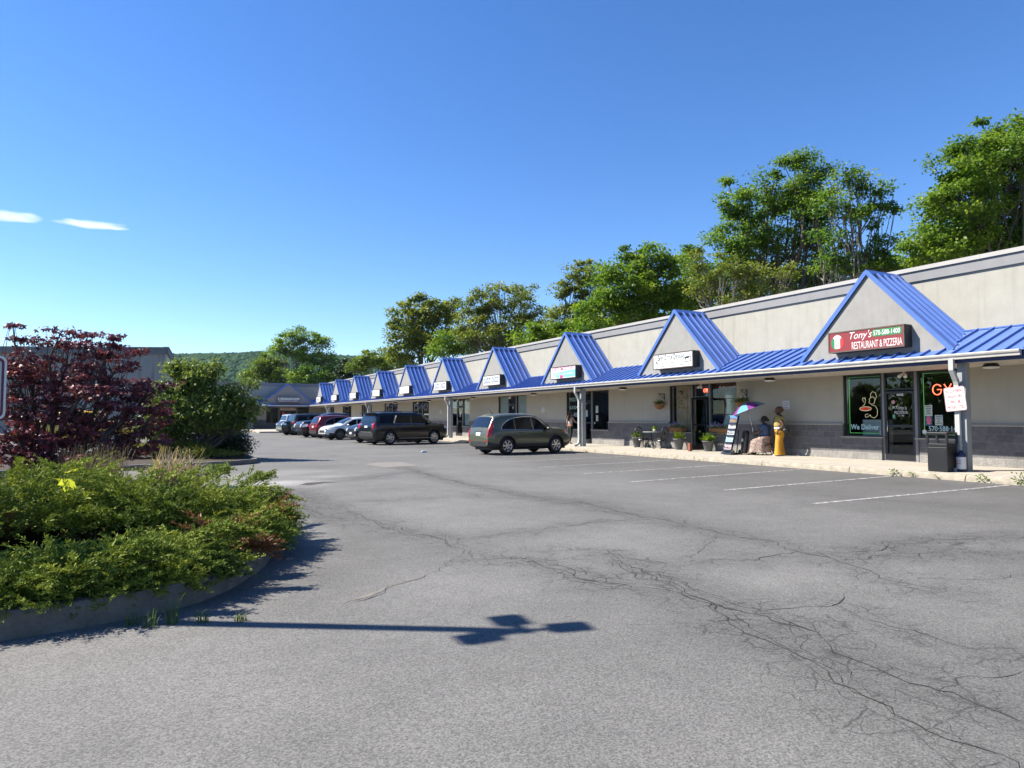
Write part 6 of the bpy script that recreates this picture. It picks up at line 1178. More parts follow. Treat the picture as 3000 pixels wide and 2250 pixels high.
# flowers and baskets
rattan = mat('rattan', (.26, .12, .045), .85, var=.35, vscale=25, bump=.6, bscale=60); fl1 = leafmat('flower_purple', (.16, .10, .42), (.26, .18, .50), (.62, .60, .66), trans=.2)
def bloom(r, c, sx_, sy_, sz_, n, mt, L, seed, nm='flowers', up=.4):
    g = np.random.default_rng(seed); off = g.normal(size=(n, 3))*.5; off[:, 2] = np.abs(off[:, 2]); P = np.array(c)[None]+off*np.array([sx_, sy_, sz_]); leaves(nm, P, unit(off+g.normal(size=(n, 3))*.5+np.array([[0, 0, up]])), unit(g.normal(size=(n, 3))+np.array([[-.6, 0, .8]])), L, L*.8, mt, r, g.uniform(0, 1, n))
def winbox(y, lb, w_=.9, fl=True, seed=0):
    r = thing('window_box', lb, 'flower box', (19.95, y, .92), 0, 'wicker window boxes'); pr = [(19.90, .93), (19.78, .95), (19.74, 1.10), (20.02, 1.10), (20.02, .93)]
    MB().prism([(x, y-w_/2*(.88 if z < 1. else 1), z) for x, z in pr], (0, w_, 0)).build('basket', rattan, r, fixn=True, bevel=.02)
    for k in (-.25, .25): MB().tube([(19.86, y+k*w_, .93), (19.86, y+k*w_, .80), (19.95, y+k*w_, .78)], .008, 5).build('bracket', iron, r)
    bloom(r, (19.87, y, 1.10), .13, w_*.42, .12, 260, green1, .055, seed, 'greenery'); 
    if fl: bloom(r, (19.85, y+.05, 1.14), .13, w_*.42, .14, 230, fl1, .045, seed+1)
winbox(22.42, 'wicker window box with sparse white flowers under the curtain window', .86, True, 81); winbox(19.9, 'wicker window box full of purple flowers under the gown window', .98, True, 83)
def hanging(y, lb, seed, X=19.8):
    z = 2.02; r = thing('hanging_basket', lb, 'hanging basket', (X, y, z-.14), 0, 'hanging baskets on wall brackets')
    MB().lathe([(.02, -.14), (.10, -.12), (.19, -.04), (.24, .06), (.25, .08), (.22, .08)], (X, y, z), 24).build('basket', rattan, r)
    for k in range(3):
        a = 2.1*k+.4; MB().tube([(X+.23*math.cos(a), y+.23*math.sin(a), z+.08), (X, y, 2.55)], .006, 4).build('chain', iron, r)
    bloom(r, (X, y, z+.08), .22, .24, .13, 190, green4, .07, seed, 'plant', up=1.)
    b_ = thing('wall_bracket', 'black scroll bracket holding the basket '+('left' if y > 22 else 'right')+' of the tailor shop windows', 'bracket', (20.1, y, 2.4), 0, 'scroll brackets'); MB().bar((20.1, y, 2.57), (X-.06, y, 2.57), .02, .025).bar((20.09, y, 2.57), (20.09, y, 2.32), .02, .025).bar((20.09, y, 2.34), (X+.03, y, 2.56), .014, .02).tube([(20.03+.03*math.cos(t), y, 2.51+.03*math.sin(t)) for t in np.linspace(0, 6, 10)], .007, 4).build('arm', iron, b_)
hanging(23.42, 'wicker hanging basket with trailing green plant between tailor shop and table', 91); hanging(18.72, 'wicker hanging basket behind the coloured umbrella', 93)
potm = mat('pot_grey', (.12, .125, .13), .7, var=.1); 
def pot(y, X, r_, h, lb, nb, seed, gm=green3):
    r = thing('plant_pot', lb, 'plant pot', (X, y, .18), 0, 'grey planters by the tailor shop'); MB().lathe([(.02, 0), (r_*.55, 0), (r_*.58, .02), (r_*.9, h*.9), (r_*1.0, h*.92), (r_*1.0, h), (r_*.9, h), (r_*.85, h*.93), (.02, h*.93)], (X, y, .18), 28).build('pot', potm, r)
    bloom(r, (X, y, .18+h), r_*.75, r_*.85, r_*.85, nb, gm, .085, seed, 'plant', up=.8)
pot(21.98, 19.6, .24, .46, 'grey pot with yellow-green plant left of the open door', 260, 101); pot(20.30, 19.62, .25, .42, 'grey pot with green flowering plant right of the open door', 330, 103, green1); pot(24.75, 19.6, .24, .44, 'grey pot with small dark plant behind the left iron chair', 120, 105, green1)
# ---- bistro set
tb = thing('bistro_table', 'small round iron table with pale top between two iron chairs', 'table', (19.5, 23.62, .18)); MB().lathe([(.02, .70), (.38, .70), (.39, .715), (.38, .725), (.02, .725)], (19.5, 23.62, .18), 28).build('table_top', mat('table_top_grey', (.32, .33, .31), .5), tb)
MB().lathe([(.03, .70), (.02, .5), (.035, .42), (.02, .34)], (19.5, 23.62, .18), 10).build('stem', iron, tb)
for k in range(3): a = 2.09*k+.3; MB().tube([(19.5+.02*math.cos(a), 23.62+.02*math.sin(a), .54), (19.5+.12*math.cos(a), 23.62+.12*math.sin(a), .42), (19.5+.20*math.cos(a), 23.62+.20*math.sin(a), .24), (19.5+.3*math.cos(a), 23.62+.3*math.sin(a), .185)], .014, 6).build('leg', iron, tb)
pt = thing('plant_pot', 'little cream pot with a green plant on the bistro table', 'plant pot', (19.55, 23.45, .905), 0, 'small pots'); MB().lathe([(.02, 0), (.07, 0), (.085, .06), (.075, .12), (.02, .12)], (19.55, 23.45, .906), 18).build('pot', mat('pot_cream', (.42, .42, .26), .5), pt); bloom(pt, (19.55, 23.45, 1.02), .08, .11, .1, 60, green1, .08, 107, 'plant', 1.)
def ichair(X, y, rz, lb):
    r = thing('iron_chair', lb, 'chair', (X, y, .18), rz, 'black cast-iron bistro chairs'); k = dict(world=False)
    MB().lathe([(.02, .42), (.20, .42), (.205, .435), (.20, .445), (.02, .44)], n=24).build('seat', iron, r, **k)
    for sx_, sy_ in ((1, 1), (1, -1), (-1, 1), (-1, -1)): MB().tube([(sx_*.14, sy_*.14, .42), (sx_*.19, sy_*.19, .36), (sx_*.13, sy_*.14, .2), (sx_*.19, sy_*.2, .04), (sx_*.24, sy_*.24, .0)], [.022, .026, .018, .018, .02], 6).build('leg', iron, r, **k)
    MB().tube([(-.18, -.17, .43), (-.24, -.21, .62), (-.27, -.19, .80), (-.28, -.10, .90), (-.28, 0, .93), (-.28, .10, .90), (-.27, .19, .80), (-.24, .21, .62), (-.18, .17, .43)], .021, 6).build('back_frame', iron, r, **k)
    mb = MB()
    for a in np.linspace(.35, 2.79, 5): mb.tube([(-.25, 0, .62), (-.27, .19*math.cos(a), .66+.22*math.sin(a))], .013, 5)
    for c_ in (-.09, .09): mb.tube([(-.24, c_+.05*math.cos(t), .57+.06*math.sin(t)) for t in np.linspace(0, 6.3, 10)], .012, 5)
    mb.tube([(-.21, -.18, .5), (-.23, 0, .53), (-.21, .18, .5)], .014, 5); mb.build('back_scrollwork', iron, r, **k); MB().tube([(.17*math.cos(t), .17*math.sin(t), .37+.02*math.sin(6*t)) for t in np.linspace(0, 6.28, 26)], .02, 5).build('apron', iron, r, **k); return r
ichair(19.5, 24.22, rad(-90), 'black cast-iron chair left of the bistro table'); ichair(19.5, 23.0, rad(95), 'black cast-iron chair right of the bistro table, seen from its side')
# ---- brochure cart
ct = thing('brochure_cart', 'wheeled literature cart with stepped racks of leaflets', 'cart', (18.9, 18.3, .17)); nvyp = mat('cart_navy', (.012, .03, .06), .5); 
def CP(u, v, t): return (18.72+t, 18.62-u, .17+v)       # u to the right, v up, leaning back panel
def lean(v): return .30*v
def rack(v, hgt, m_, nm='leaflet'):
    u0 = .02+lean(v); y0, y1 = 18.60-u0, 18.60-u0-.34; z = .17+v
    MB().prism([(18.66, y0, z), (18.66, y1, z), (18.66, y1-lean(hgt), z+hgt), (18.66, y0-lean(hgt), z+hgt)], (.01, 0, 0)).build(nm, m_, ct, fixn=True)
    MB().box(18.62, 18.72, y1, y0, z-.03, z+.03).build('shelf', nvyp, ct)
for v, h_, m_, tt in ((.16, .24, vin('leaf_a', (.55, .42, .45)), 1), (.44, .22, vin('leaf_b', (.45, .58, .62)), 2), (.70, .20, vin('leaf_c', (.55, .60, .62)), 3), (.93, .18, whv, 4), (1.13, .20, vin('leaf_e', (.16, .14, .14)), 5)):
    rack(v, h_, m_); g_ = random.Random(tt)
    mb = MB()
    for q in range(6): u0 = .05+lean(v)+.05*q; yy_ = 18.58-u0; mb.box(18.655, 18.659, yy_-.03, yy_, .17+v+.06+.02*g_.random(), .17+v+.06+.07*g_.random()+.03)
    mb.build('leaflet_print', (blk, ltb, brown, gry, vin('tan_print', (.5, .3, .15)))[tt-1], ct)
MB().prism([(18.70, 18.62, .20), (18.70, 18.22, .20), (18.70, 18.22-lean(1.4), 1.6), (18.70, 18.62-lean(1.4), 1.6)], (.04, 0, 0)).build('back_panel', nvyp, ct, fixn=True)
MB().prism([(18.655, 18.60-lean(1.33), 1.50), (18.655, 18.25-lean(1.33), 1.50), (18.655, 18.22-lean(1.42), 1.60), (18.655, 18.58-lean(1.42), 1.60)], (.01, 0, 0)).build('header', vin('header_blue', (.12, .28, .55)), ct, fixn=True)
MB().box(18.6, 19.0, 18.1, 18.62, .19, .25).build('base', nvyp, ct, bevel=.01)
MB().tube([(18.85, 18.08, .22), (18.85, 18.02, .7), (18.85, 17.98, 1.02), (18.88, 18.03, 1.08)], .02, 6).build('handle', nvyp, ct)
for y_ in (18.48, 18.10): MB().lathe([(.02, -.03), (.08, -.03), (.095, -.01), (.095, .01), (.08, .03), (.02, .03)], (18.66, y_, .265), 18, 0, 'x').build('wheel', tyrem, ct)
tr_ = thing('folding_trolley', 'black wheeled bag leaning beside the brochure cart', 'bag', (19.0, 17.88, .17)); MB().prism([(18.95, 18.02, .22), (18.95, 17.80, .22), (18.95, 17.70, .98), (18.95, 17.74, 1.05), (18.95, 17.86, 1.05), (18.95, 17.90, .98)], (.16, 0, 0)).build('bag_body', black, tr_, bevel=.03, fixn=True); MB().lathe([(.02, -.025), (.09, -.025), (.10, 0), (.09, .025), (.02, .025)], (18.93, 17.98, .27), 18, 0, 'x').build('wheel', tyrem, tr_); MB().box(18.94, 18.95, 17.86, 17.93, .66, .76).build('tag', whv, tr_)
# ---- litter bin and gas bottle
bn = thing('litter_bin', 'square black litter bin with open hood beside the front post', 'litter bin', (17.78, 10.2, .16), rad(3)); k = dict(world=False)
MB().box(-.24, .24, -.24, .24, .0, .62).build('body', black, bn, bevel=.02, **k); MB().box(-.25, .25, -.25, .25, .62, .70).build('collar', black, bn, bevel=.012, **k)
for sx_ in (1, -1):
    for sy_ in (1, -1): MB().box(sx_*.235-.025, sx_*.235+.025, sy_*.235-.025, sy_*.235+.025, .70, .93).build('hood_post', black, bn, **k)
MB().box(-.25, .25, -.25, .25, .92, .985).build('hood', black, bn, bevel=.015, **k); MB().box(-.242, -.238, -.18, .18, .08, .54).build('front_panel', mat('bin_panel', (.02, .02, .022), .35), bn, bevel=.001, **k)
gb = thing('gas_bottle', 'propane cylinder wrapped in a white notice behind the downspout', 'gas bottle', (18.0, 9.87, .17)); MB().lathe([(.02, 0), (.10, .0), (.105, .05), (.105, .38), (.08, .45), (.04, .48), (.04, .52), (.02, .52)], (18.0, 9.87, .17), 24).build('cylinder', mat('cylinder_blue', (.02, .03, .08), .4), gb); MB().lathe([(.107, .06), (.107, .36)], (18.0, 9.87, .17), 24).build('wrap', whv, gb)
for i_, (t_, m_) in enumerate((('FUEL OIL', rv), ('& PROPANE', rv))): text(t_, (17.888, 9.88, .44-.07*i_), R_Y, UZ, .13, .04, m_, gb, ext=0, off=.01)
# ---- litter, curb ramp
lt = thing('bottle', 'crumpled clear plastic bottle lying on the asphalt', 'bottle', (0, 0, 0)); p = onZ(1244, 1326); lt.location = p; MB().tube([(-.15, 0, .04), (-.10, .01, .045), (.03, 0, .042), (.08, 0, .035), (.12, 0, .035)], [.03, .045, .042, .03, .014], 10).build('bottle_body', mat('clear_plastic', (.62, .64, .8), .2, var=.2), lt, world=False); MB().tube([(.12, 0, .035), (.15, 0, .035)], .016, 8).build('cap', white, lt, world=False)
rp = thing('kerb_ramp', 'dark rubber kerb ramp against the sidewalk in front of the black suv', 'ramp', (17.0, 38.2, 0)); MB().prism([(16.45, 37.2, 0), (17.17, 37.2, 0), (17.17, 37.2, .15), (17.05, 37.2, .15)], (0, 1.6, 0)).build('ramp_body', black, rp, fixn=True)
# other shopfront dressing
winlet('SMOOTHIES', 30.72, 2.50, 1.0, .20, tealv, 'pale smoothies lettering on the window behind the second post'); winlet('AÇAÍ BOWLS', 30.72, 2.07, 1.0, .26, tealv, 'pale açaí bowls lettering on the window behind the second post'); winlet('MORE', 30.55, 1.68, .45, .22, tealv, 'pale more lettering on the window behind the second post')
for k, (y, z, w_, h, lb) in enumerate(((29.62, 1.75, .20, .34, 'white notice on the smoothie shop door'), (28.68, 1.95, .22, .36, 'blank white sheet in the right smoothie window'), (28.68, 1.5, .2, .3, 'printed flyer below the blank sheet in the right smoothie window'), (28.9, 1.25, .1, .1, 'small white card low in the right smoothie window'), (29.66, 2.27, .16, .09, 'white number card on the smoothie shop door'), (45.95, 1.75, .2, .34, 'white notice on the far laundromat door'), (37.75, 2.15, .12, .14, 'small white card on the near laundromat door'))):
    r = paper(y, z, w_, h, whv, lb); plines(r, y, z, w_, h, gry, 5, seed=k+20)
bl = mat('window_blind', (.30, .36, .37), .8, var=.08, vscale=3)
for y0, y1, lb in ((38.36, 39.57, 'pale blue-grey film inside the left window of the nearer laundromat'), (35.95, 37.13, 'pale blue-grey film inside the right window of the nearer laundromat'), (44.2, 45.25, 'pale film with posters inside the right window of the farther laundromat')):
    o = MB().box(20.22, 20.23, y0, y1, .98, 2.86).build('window_film', bl); one(o, lb, 'window film', 'pale films in the laundromat windows')
r = paper(44.55, 1.95, .4, .16, vin('orange_v', (.6, .2, .05)), 'orange banner in the farther laundromat window', X=20.2); r = paper(46.9, 2.5, .9, .5, vin('poster_cyan', (.18, .38, .6)), 'light blue poster high in the farther laundromat left window'); 
for k, (y0, y1, lb, m_, z0, z1) in enumerate(((54.85, 55.85, 'white band lettering strip in the left window of the sixth shop', whv, 1.75, 1.87), (52.3, 53.4, 'white band lettering strip in the right window of the sixth shop', whv, 1.75, 1.87), (60.1, 60.7, 'violet and blue hanging in the right window of the seventh shop', vin('violet', (.10, .04, .6)), 1.6, 2.35))):
    one(MB().box(20.16, 20.165, y0, y1, z0, z1).build('window_strip', m_), lb, 'decal')
for k, (y, lb) in enumerate(((55.3, 'ring-shaped white decal in the left window of the sixth shop'), (53.0, 'ring-shaped white decal in the right window of the sixth shop'), (63.3, 'ring-shaped white decal in the seventh shop window'))):
    one(MB().tube([(20.165, y+.38*math.cos(t), 2.42+.28*math.sin(t)) for t in np.linspace(0, 6.28, 24)], .03, 5).build('ring_decal', gry), lb, 'decal', 'ring decals')
# ------------------------------------------------------------------ people
def skin(name, pts, edges, mt, parent, sub=2, root=0, world=False):
    me = bpy.data.meshes.new(name); me.from_pydata([p[:3] for p in pts], edges, []); ob = bpy.data.objects.new(name, me); COL.objects.link(ob)
    ob.modifiers.new('s', 'SKIN'); 
    for i, p in enumerate(pts):
        sv = me.skin_vertices[0].data[i]; r = p[3]; sv.radius = (r, p[4]) if len(p) > 4 else (r, r); sv.use_root = (i == root)
    ob.modifiers['s'].use_smooth_shade = True; m = ob.modifiers.new('u', 'SUBSURF'); m.levels = sub; bpy.context.view_layer.update(); evalmesh(ob); ob.data.materials.clear(); ob.data.materials.append(mt)
    for p in ob.data.polygons: p.use_smooth = True; p.material_index = 0
    ob.parent = parent; return ob
def chain(*idx): return [(a, b) for a, b in zip(idx[:-1], idx[1:])]
def hand_pts(pts, edges, wrist_i, w, d, side, curl=.5, s=1.):
    """palm and five separate fingers grown from wrist index; d = direction of the hand, side = thumb side"""
    d = Vector(d).normalized(); side = Vector(side).normalized(); n = d.cross(side).normalized(); w = Vector(w)
    p = w+d*.045*s; pts.append((*p, .021*s, .013*s)); pi = len(pts)-1; edges.append((wrist_i, pi)); q = w+d*.085*s; pts.append((*q, .024*s, .012*s)); qi = len(pts)-1; edges.append((pi, qi))
    for k, (o, l) in enumerate(((.027, .065), (.009, .075), (-.009, .07), (-.026, .055))):
        a = q+side*o*s+d*.008; b = a+(d*math.cos(curl*.5)+n*math.sin(curl*.5))*l*.5*s; c = b+(d*math.cos(curl*1.4)+n*math.sin(curl*1.4))*l*.5*s
        i = len(pts); pts += [(*a, .0085*s), (*b, .008*s), (*c, .0065*s)]; edges += [(qi, i), (i, i+1), (i+1, i+2)]
    a = p+side*.026*s; b = a+(side*.6+d*.8)*.03*s+n*.008; c = b+(d*.8+side*.25+n*.4)*.025*s; i = len(pts); pts += [(*a, .011*s), (*b, .0095*s), (*c, .0075*s)]; edges += [(pi, i), (i, i+1), (i+1, i+2)]
def face(root, c, f, sc, skinm, lipm, glasses=False):
    """eyes, brows, nose, mouth and ears on a head centred at c facing f"""
    f = Vector(f).normalized(); u = Vector((0, 0, 1)); u = (u-f*u.dot(f)).normalized(); s = u.cross(f); c = Vector(c); mb = MB()
    for k in (1, -1):
        e = c+f*.070*sc+s*k*.032*sc+u*.008*sc; MB().ball(e, .012*sc, 0, 8, 6).build('eye', mat('eye_white', (.6, .58, .55), .3, var=0), root, world=False); MB().ball(e+f*.007*sc, .0075*sc, 0, 8, 6).build('iris', mat('eye_dark', (.01, .008, .006), .2, var=0), root, world=False)
        MB().tube([e+u*.022*sc-s*.016*sc, e+u*.027*sc, e+u*.022*sc+s*.016*sc], .004*sc, 5).build('eyebrow', mat('brow', (.012, .009, .007), .9, var=0), root, world=False)
        MB().ball(c+s*k*.082*sc-f*.004*sc, .024*sc, 0, 8, 6, .45, .7, 1.2).build('ear', skinm, root, world=False)
    MB().tube([c+f*.076*sc+u*.012*sc, c+f*.098*sc-u*.018*sc, c+f*.080*sc-u*.03*sc], [.008*sc, .015*sc, .010*sc], 8).build('nose', skinm, root, world=False)
    MB().tube([c+f*.070*sc-u*.056*sc-s*.024*sc, c+f*.082*sc-u*.053*sc, c+f*.070*sc-u*.056*sc+s*.024*sc], [.004*sc, .009*sc, .004*sc], 6).build('mouth', lipm, root, world=False)
    if glasses:
        gm = mat('glasses_frame', (.02, .02, .02), .3, var=0)
        for k in (1, -1):
            e = c+f*.086*sc+s*k*.034*sc+u*.008*sc; MB().tube([e+s*.026*sc*math.cos(t)+u*.02*sc*math.sin(t) for t in np.linspace(0, 6.28, 12)], .003*sc, 4).build('glasses', gm, root, world=False); MB().tube([e+s*k*.026*sc, c+s*k*.085*sc+u*.01*sc], .003*sc, 4).build('glasses_temple', gm, root, world=False)
def head_pts(c, f, sc=1.):
    f = Vector(f).normalized(); c = Vector(c); u = Vector((0, 0, 1)); return [(*(c-u*.075*sc+f*.025*sc), .058*sc), (*(c-u*.02*sc+f*.012*sc), .083*sc), (*(c+u*.045*sc-f*.005*sc), .088*sc), (*(c+u*.09*sc-f*.012*sc), .06*sc)]
sk_d = mat('skin_dark', (.085, .040, .024), .5, var=.08); sk_l = mat('skin_tan', (.36, .19, .12), .5, var=.08); lip = mat('lip', (.14, .04, .035), .5, var=0)
def ring_cloth(name, rings, mt, parent, n=40, fold=.0, nf=9, seed=0, th=0.):
    """cloth as a lofted sleeve: rings of (cx, cy, cz, rx, ry)"""
    mb = MB(); vs = []
    for j, (cx_, cy_, cz_, rx, ry) in enumerate(rings):
        for k in range(n): t = 2*math.pi*k/n; q = 1+fold*(j/(len(rings)-1))*math.sin(nf*t+seed+j*.25)+.02*mnoise.noise(Vector((t*2, j*.7, seed))); vs.append((cx_+rx*q*math.cos(t), cy_+ry*q*math.sin(t), cz_))
    mb.add(vs, [(j*n+k, j*n+(k+1) % n, (j+1)*n+(k+1) % n, (j+1)*n+k) for j in range(len(rings)-1) for k in range(n)], 0, True); return mb.build(name, mt, parent, world=False, fixn=False)
# standing woman in yellow: local x forward (towards the lot), y to her left, turned a little to the left of the picture
stp = thing('person', 'standing woman in yellow top and yellow trousers with short auburn hair', 'person', (19.5, 16.72, .17), rad(140)); stp.scale = (1.25, 1.22, 1.0); fz = (1, 0, 0)
pts = [(0, 0, .95, .13, .16), (0, 0, 1.12, .12, .15), (0, 0, 1.28, .12, .16), (0, 0, 1.38, .09, .13), (.01, 0, 1.45, .05, .052)]; ed = chain(0, 1, 2, 3, 4)
pts += head_pts((.025, 0, 1.575), fz); ed += [(4, 5)]+chain(5, 6, 7, 8); b0 = len(pts)
for s_ in (1, -1):
    i = len(pts); pts += [(0, s_*.19, 1.37, .058), (-.02, s_*.27, 1.20, .056), (-.06, s_*.31, 1.08, .046), (.02, s_*.27, .96, .038), (.06, s_*.22, .90, .028)]; ed += [(3, i)]+chain(i, i+1, i+2, i+3, i+4); hand_pts(pts, ed, i+4, pts[i+4][:3], (.35, -s_*.35, -.85), (.9, 0, .3), .6)
    i = len(pts); pts += [(0, s_*.10, .85, .10), (.01, s_*.11, .50, .068), (0, s_*.115, .10, .045), (.0, s_*.12, .05, .04)]; ed += [(0, i)]+chain(i, i+1, i+2, i+3)
body = skin('body', pts, ed, sk_d, stp)
yel_t = mat('yellow_knit', (.38, .29, .09), .85, var=.12, vscale=8, bump=.4, bscale=70); yel_p = mat('yellow_trousers', (.62, .29, .018), .75, var=.12, vscale=5, bump=.3, bscale=12)
tp_ = [(0, 0, .98, .155, .175), (0, 0, 1.08, .165, .19), (0, 0, 1.2, .155, .18), (0, 0, 1.30, .155, .185), (0, 0, 1.395, .11, .155), (.005, 0, 1.43, .07, .09)]; te = chain(0, 1, 2, 3, 4, 5)
for s_ in (1, -1): i = len(tp_); tp_ += [(0, s_*.17, 1.36, .10), (-.02, s_*.255, 1.23, .098)]; te += [(4, i), (i, i+1)]
skin('top', tp_, te, yel_t, stp); ring_cloth('undershirt_hem', [(0, 0, 1.02, .135, .17), (0, 0, .98, .142, .178), (0, 0, .955, .142, .18)], mat('hem_white', (.55, .54, .52), .8), stp)
pp_ = [(0, 0, 1.0, .13, .17), (0, 0, .90, .15, .195), (0, 0, .80, .14, .19)]; pe = chain(0, 1, 2); skin('trousers', pp_, pe, yel_p, stp)
for s_ in (1, -1): ring_cloth('trouser_leg', [(0, s_*.092, .90, .120, .10), (.005, s_*.10, .74, .112, .092), (.012+s_*.03, s_*.115, .5, .095, .076), (.005+s_*.05, s_*.13, .28, .095, .078), (s_*.06, s_*.14, .12, .108, .088), (s_*.06, s_*.145, .055, .112, .092)], yel_p, stp, 28, .05, 5, s_)
for s_ in (1, -1): MB().ball((.05, s_*.13, .035), .05, 0, 16, 10, 2.5, 1.0, .8).build('shoe', mat('shoe_cream', (.5, .46, .38), .7), stp, world=False); MB().box(-.07, .17, s_*.13-.045, s_*.13+.045, -.002, .018).build('sole', white, stp, world=False)
aub = mat('auburn_hair', (.12, .055, .022), .8, var=.4, vscale=30, bump=1, bscale=60); MB().ball((-.01, 0, 1.625), .115, 0, 22, 16, .98, .98, .98, lump=.16, seed=3.).build('hair', aub, stp, world=False); face(stp, (.035, 0, 1.57), fz, 1., sk_d, lip)
MB().ball((.03, -.088, 1.535), .011, 0, 8, 6).build('earring', white, stp, world=False)
hb = thing('shoulder_bag', 'small black bag hanging at the hip of the woman in yellow', 'bag', (19.5, 16.42, 1.0), rad(140)); MB().ball((0, -.02, .06), .11, 0, 14, 10, 1.1, .5, .9).build('bag_body', black, hb, world=False); r2 = Matrix.Rotation(rad(140), 3, 'Z')
Lc = lambda x, y, z: Vector((19.5, 16.72, .17)) + r2 @ Vector((x, y, z)); MB().tube([Lc(.06, .06, 1.44), Lc(.16, .02, 1.33), Lc(.185, -.06, 1.18), Lc(.17, -.16, 1.05), Lc(.10, -.25, .98)], .010, 6).build('strap', black, hb)
# seated woman, side-on facing left of the picture
sw = thing('person', 'seated woman in blue shirt and leopard skirt holding an umbrella', 'person', (19.45, 17.32, .17), rad(105)); sw.scale = (1.1, 1.1, 1.0)
pts = [(-.02, 0, .52, .15, .19), (-.03, 0, .72, .13, .16), (-.02, 0, .92, .13, .16), (-.0, 0, 1.06, .09, .14), (.02, 0, 1.14, .05, .05)]; ed = chain(0, 1, 2, 3, 4)
pts += head_pts((.045, 0, 1.27), fz); ed += [(4, 5)]+chain(5, 6, 7, 8)
i = len(pts); pts += [(0, .19, 1.04, .062), (.08, .25, .84, .055), (.22, .22, .80, .04), (.36, .12, .92, .028)]; ed += [(3, i)]+chain(i, i+1, i+2, i+3); hand_pts(pts, ed, i+3, pts[i+3][:3], (.5, -.2, .9), (.2, .9, .1), 1.5)
i = len(pts); pts += [(0, -.19, 1.04, .062), (-.0, -.27, .82, .055), (.16, -.22, .70, .04), (.28, -.10, .70, .028)]; ed += [(3, i)]+chain(i, i+1, i+2, i+3); hand_pts(pts, ed, i+3, pts[i+3][:3], (.9, .45, -.05), (0, .2, .9), .5)
for s_ in (1, -1): i = len(pts); pts += [(.10, s_*.10, .50, .10), (.42, s_*.11, .48, .075), (.40, s_*.11, .22, .055), (.38, s_*.11, .06, .042), (.46, s_*.11, .03, .035)]; ed += [(0, i)]+chain(i, i+1, i+2, i+3, i+4)
skin('body', pts, ed, sk_d, sw)
den = mat('blue_shirt', (.055, .10, .21), .8, var=.12, vscale=6, bump=.3, bscale=25); tp_ = [(-.02, 0, .66, .165, .20), (-.02, 0, .80, .165, .19), (-.02, 0, .95, .155, .185), (-.0, 0, 1.06, .11, .165), (.01, 0, 1.10, .07, .10)]; te = chain(0, 1, 2, 3, 4)
for s_ in (1, -1): i = len(tp_); tp_ += [(0, s_*.19, 1.05, .085), (.02, s_*.245, .90, .088)]; te += [(3, i), (i, i+1)]
skin('shirt', tp_, te, den, sw)
leo = bpy.data.materials.new('leopard_skirt'); leo.use_nodes = True; _n = leo.node_tree; _p = _n.nodes['Principled BSDF']; _p.inputs['Roughness'].default_value = .8; _v = _n.nodes.new('ShaderNodeTexVoronoi'); _v.inputs['Scale'].default_value = 52; _t = _n.nodes.new('ShaderNodeTexCoord'); _n.links.new(_t.outputs['Object'], _v.inputs['Vector']); _c = _n.nodes.new('ShaderNodeValToRGB'); _c.color_ramp.elements[0].position = .46; _c.color_ramp.elements[0].color = (.015, .011, .01, 1); _c.color_ramp.elements[1].position = .54; _c.color_ramp.elements[1].color = (.46, .34, .28, 1); _n.links.new(_v.outputs['Distance'], _c.inputs[0]); _n.links.new(_c.outputs[0], _p.inputs['Base Color'])
ring_cloth('skirt', [(-.02, 0, .70, .17, .205), (.02, 0, .62, .21, .235), (.16, 0, .56, .33, .27), (.20, 0, .50, .36, .28), (.21, 0, .35, .37, .29), (.22, 0, .20, .38, .30), (.22, 0, .12, .38, .31)], leo, sw, 56, .05, 9)
for s_ in (1, -1): MB().ball((.47, s_*.11, .035), .045, 0, 14, 8, 2.2, 1, .75).build('shoe', black, sw, world=False)
MB().ball((.0, 0, 1.31), .105, 0, 20, 14, 1., 1., .95, lump=.08, seed=5.).ball((-.10, 0, 1.27), .055, 0, 12, 8).build('hair', mat('black_hair', (.012, .009, .008), .7, var=.3, vscale=30), sw, world=False); face(sw, (.058, 0, 1.265), fz, 1., sk_d, lip, True)
MB().tube([(.1, -.17, .69), (.17, -.05, .70), (.17, .08, .70)], .022, 6).build('belt', mat('belt_cream', (.4, .36, .32), .6), sw, world=False)
st = thing('folding_stool', 'black folding stool under the seated woman', 'stool', (19.45, 17.32, .17), rad(105)); MB().box(-.18, .2, -.2, .2, .40, .43).build('seat', black, st, bevel=.01, world=False)
for s_ in (1, -1):
    for a_, b_ in ((-.22, .2), (.24, -.18)): MB().tube([(a_, s_*.2, 0), (b_, s_*.18, .40)], .013, 6).build('leg', iron, st, world=False)
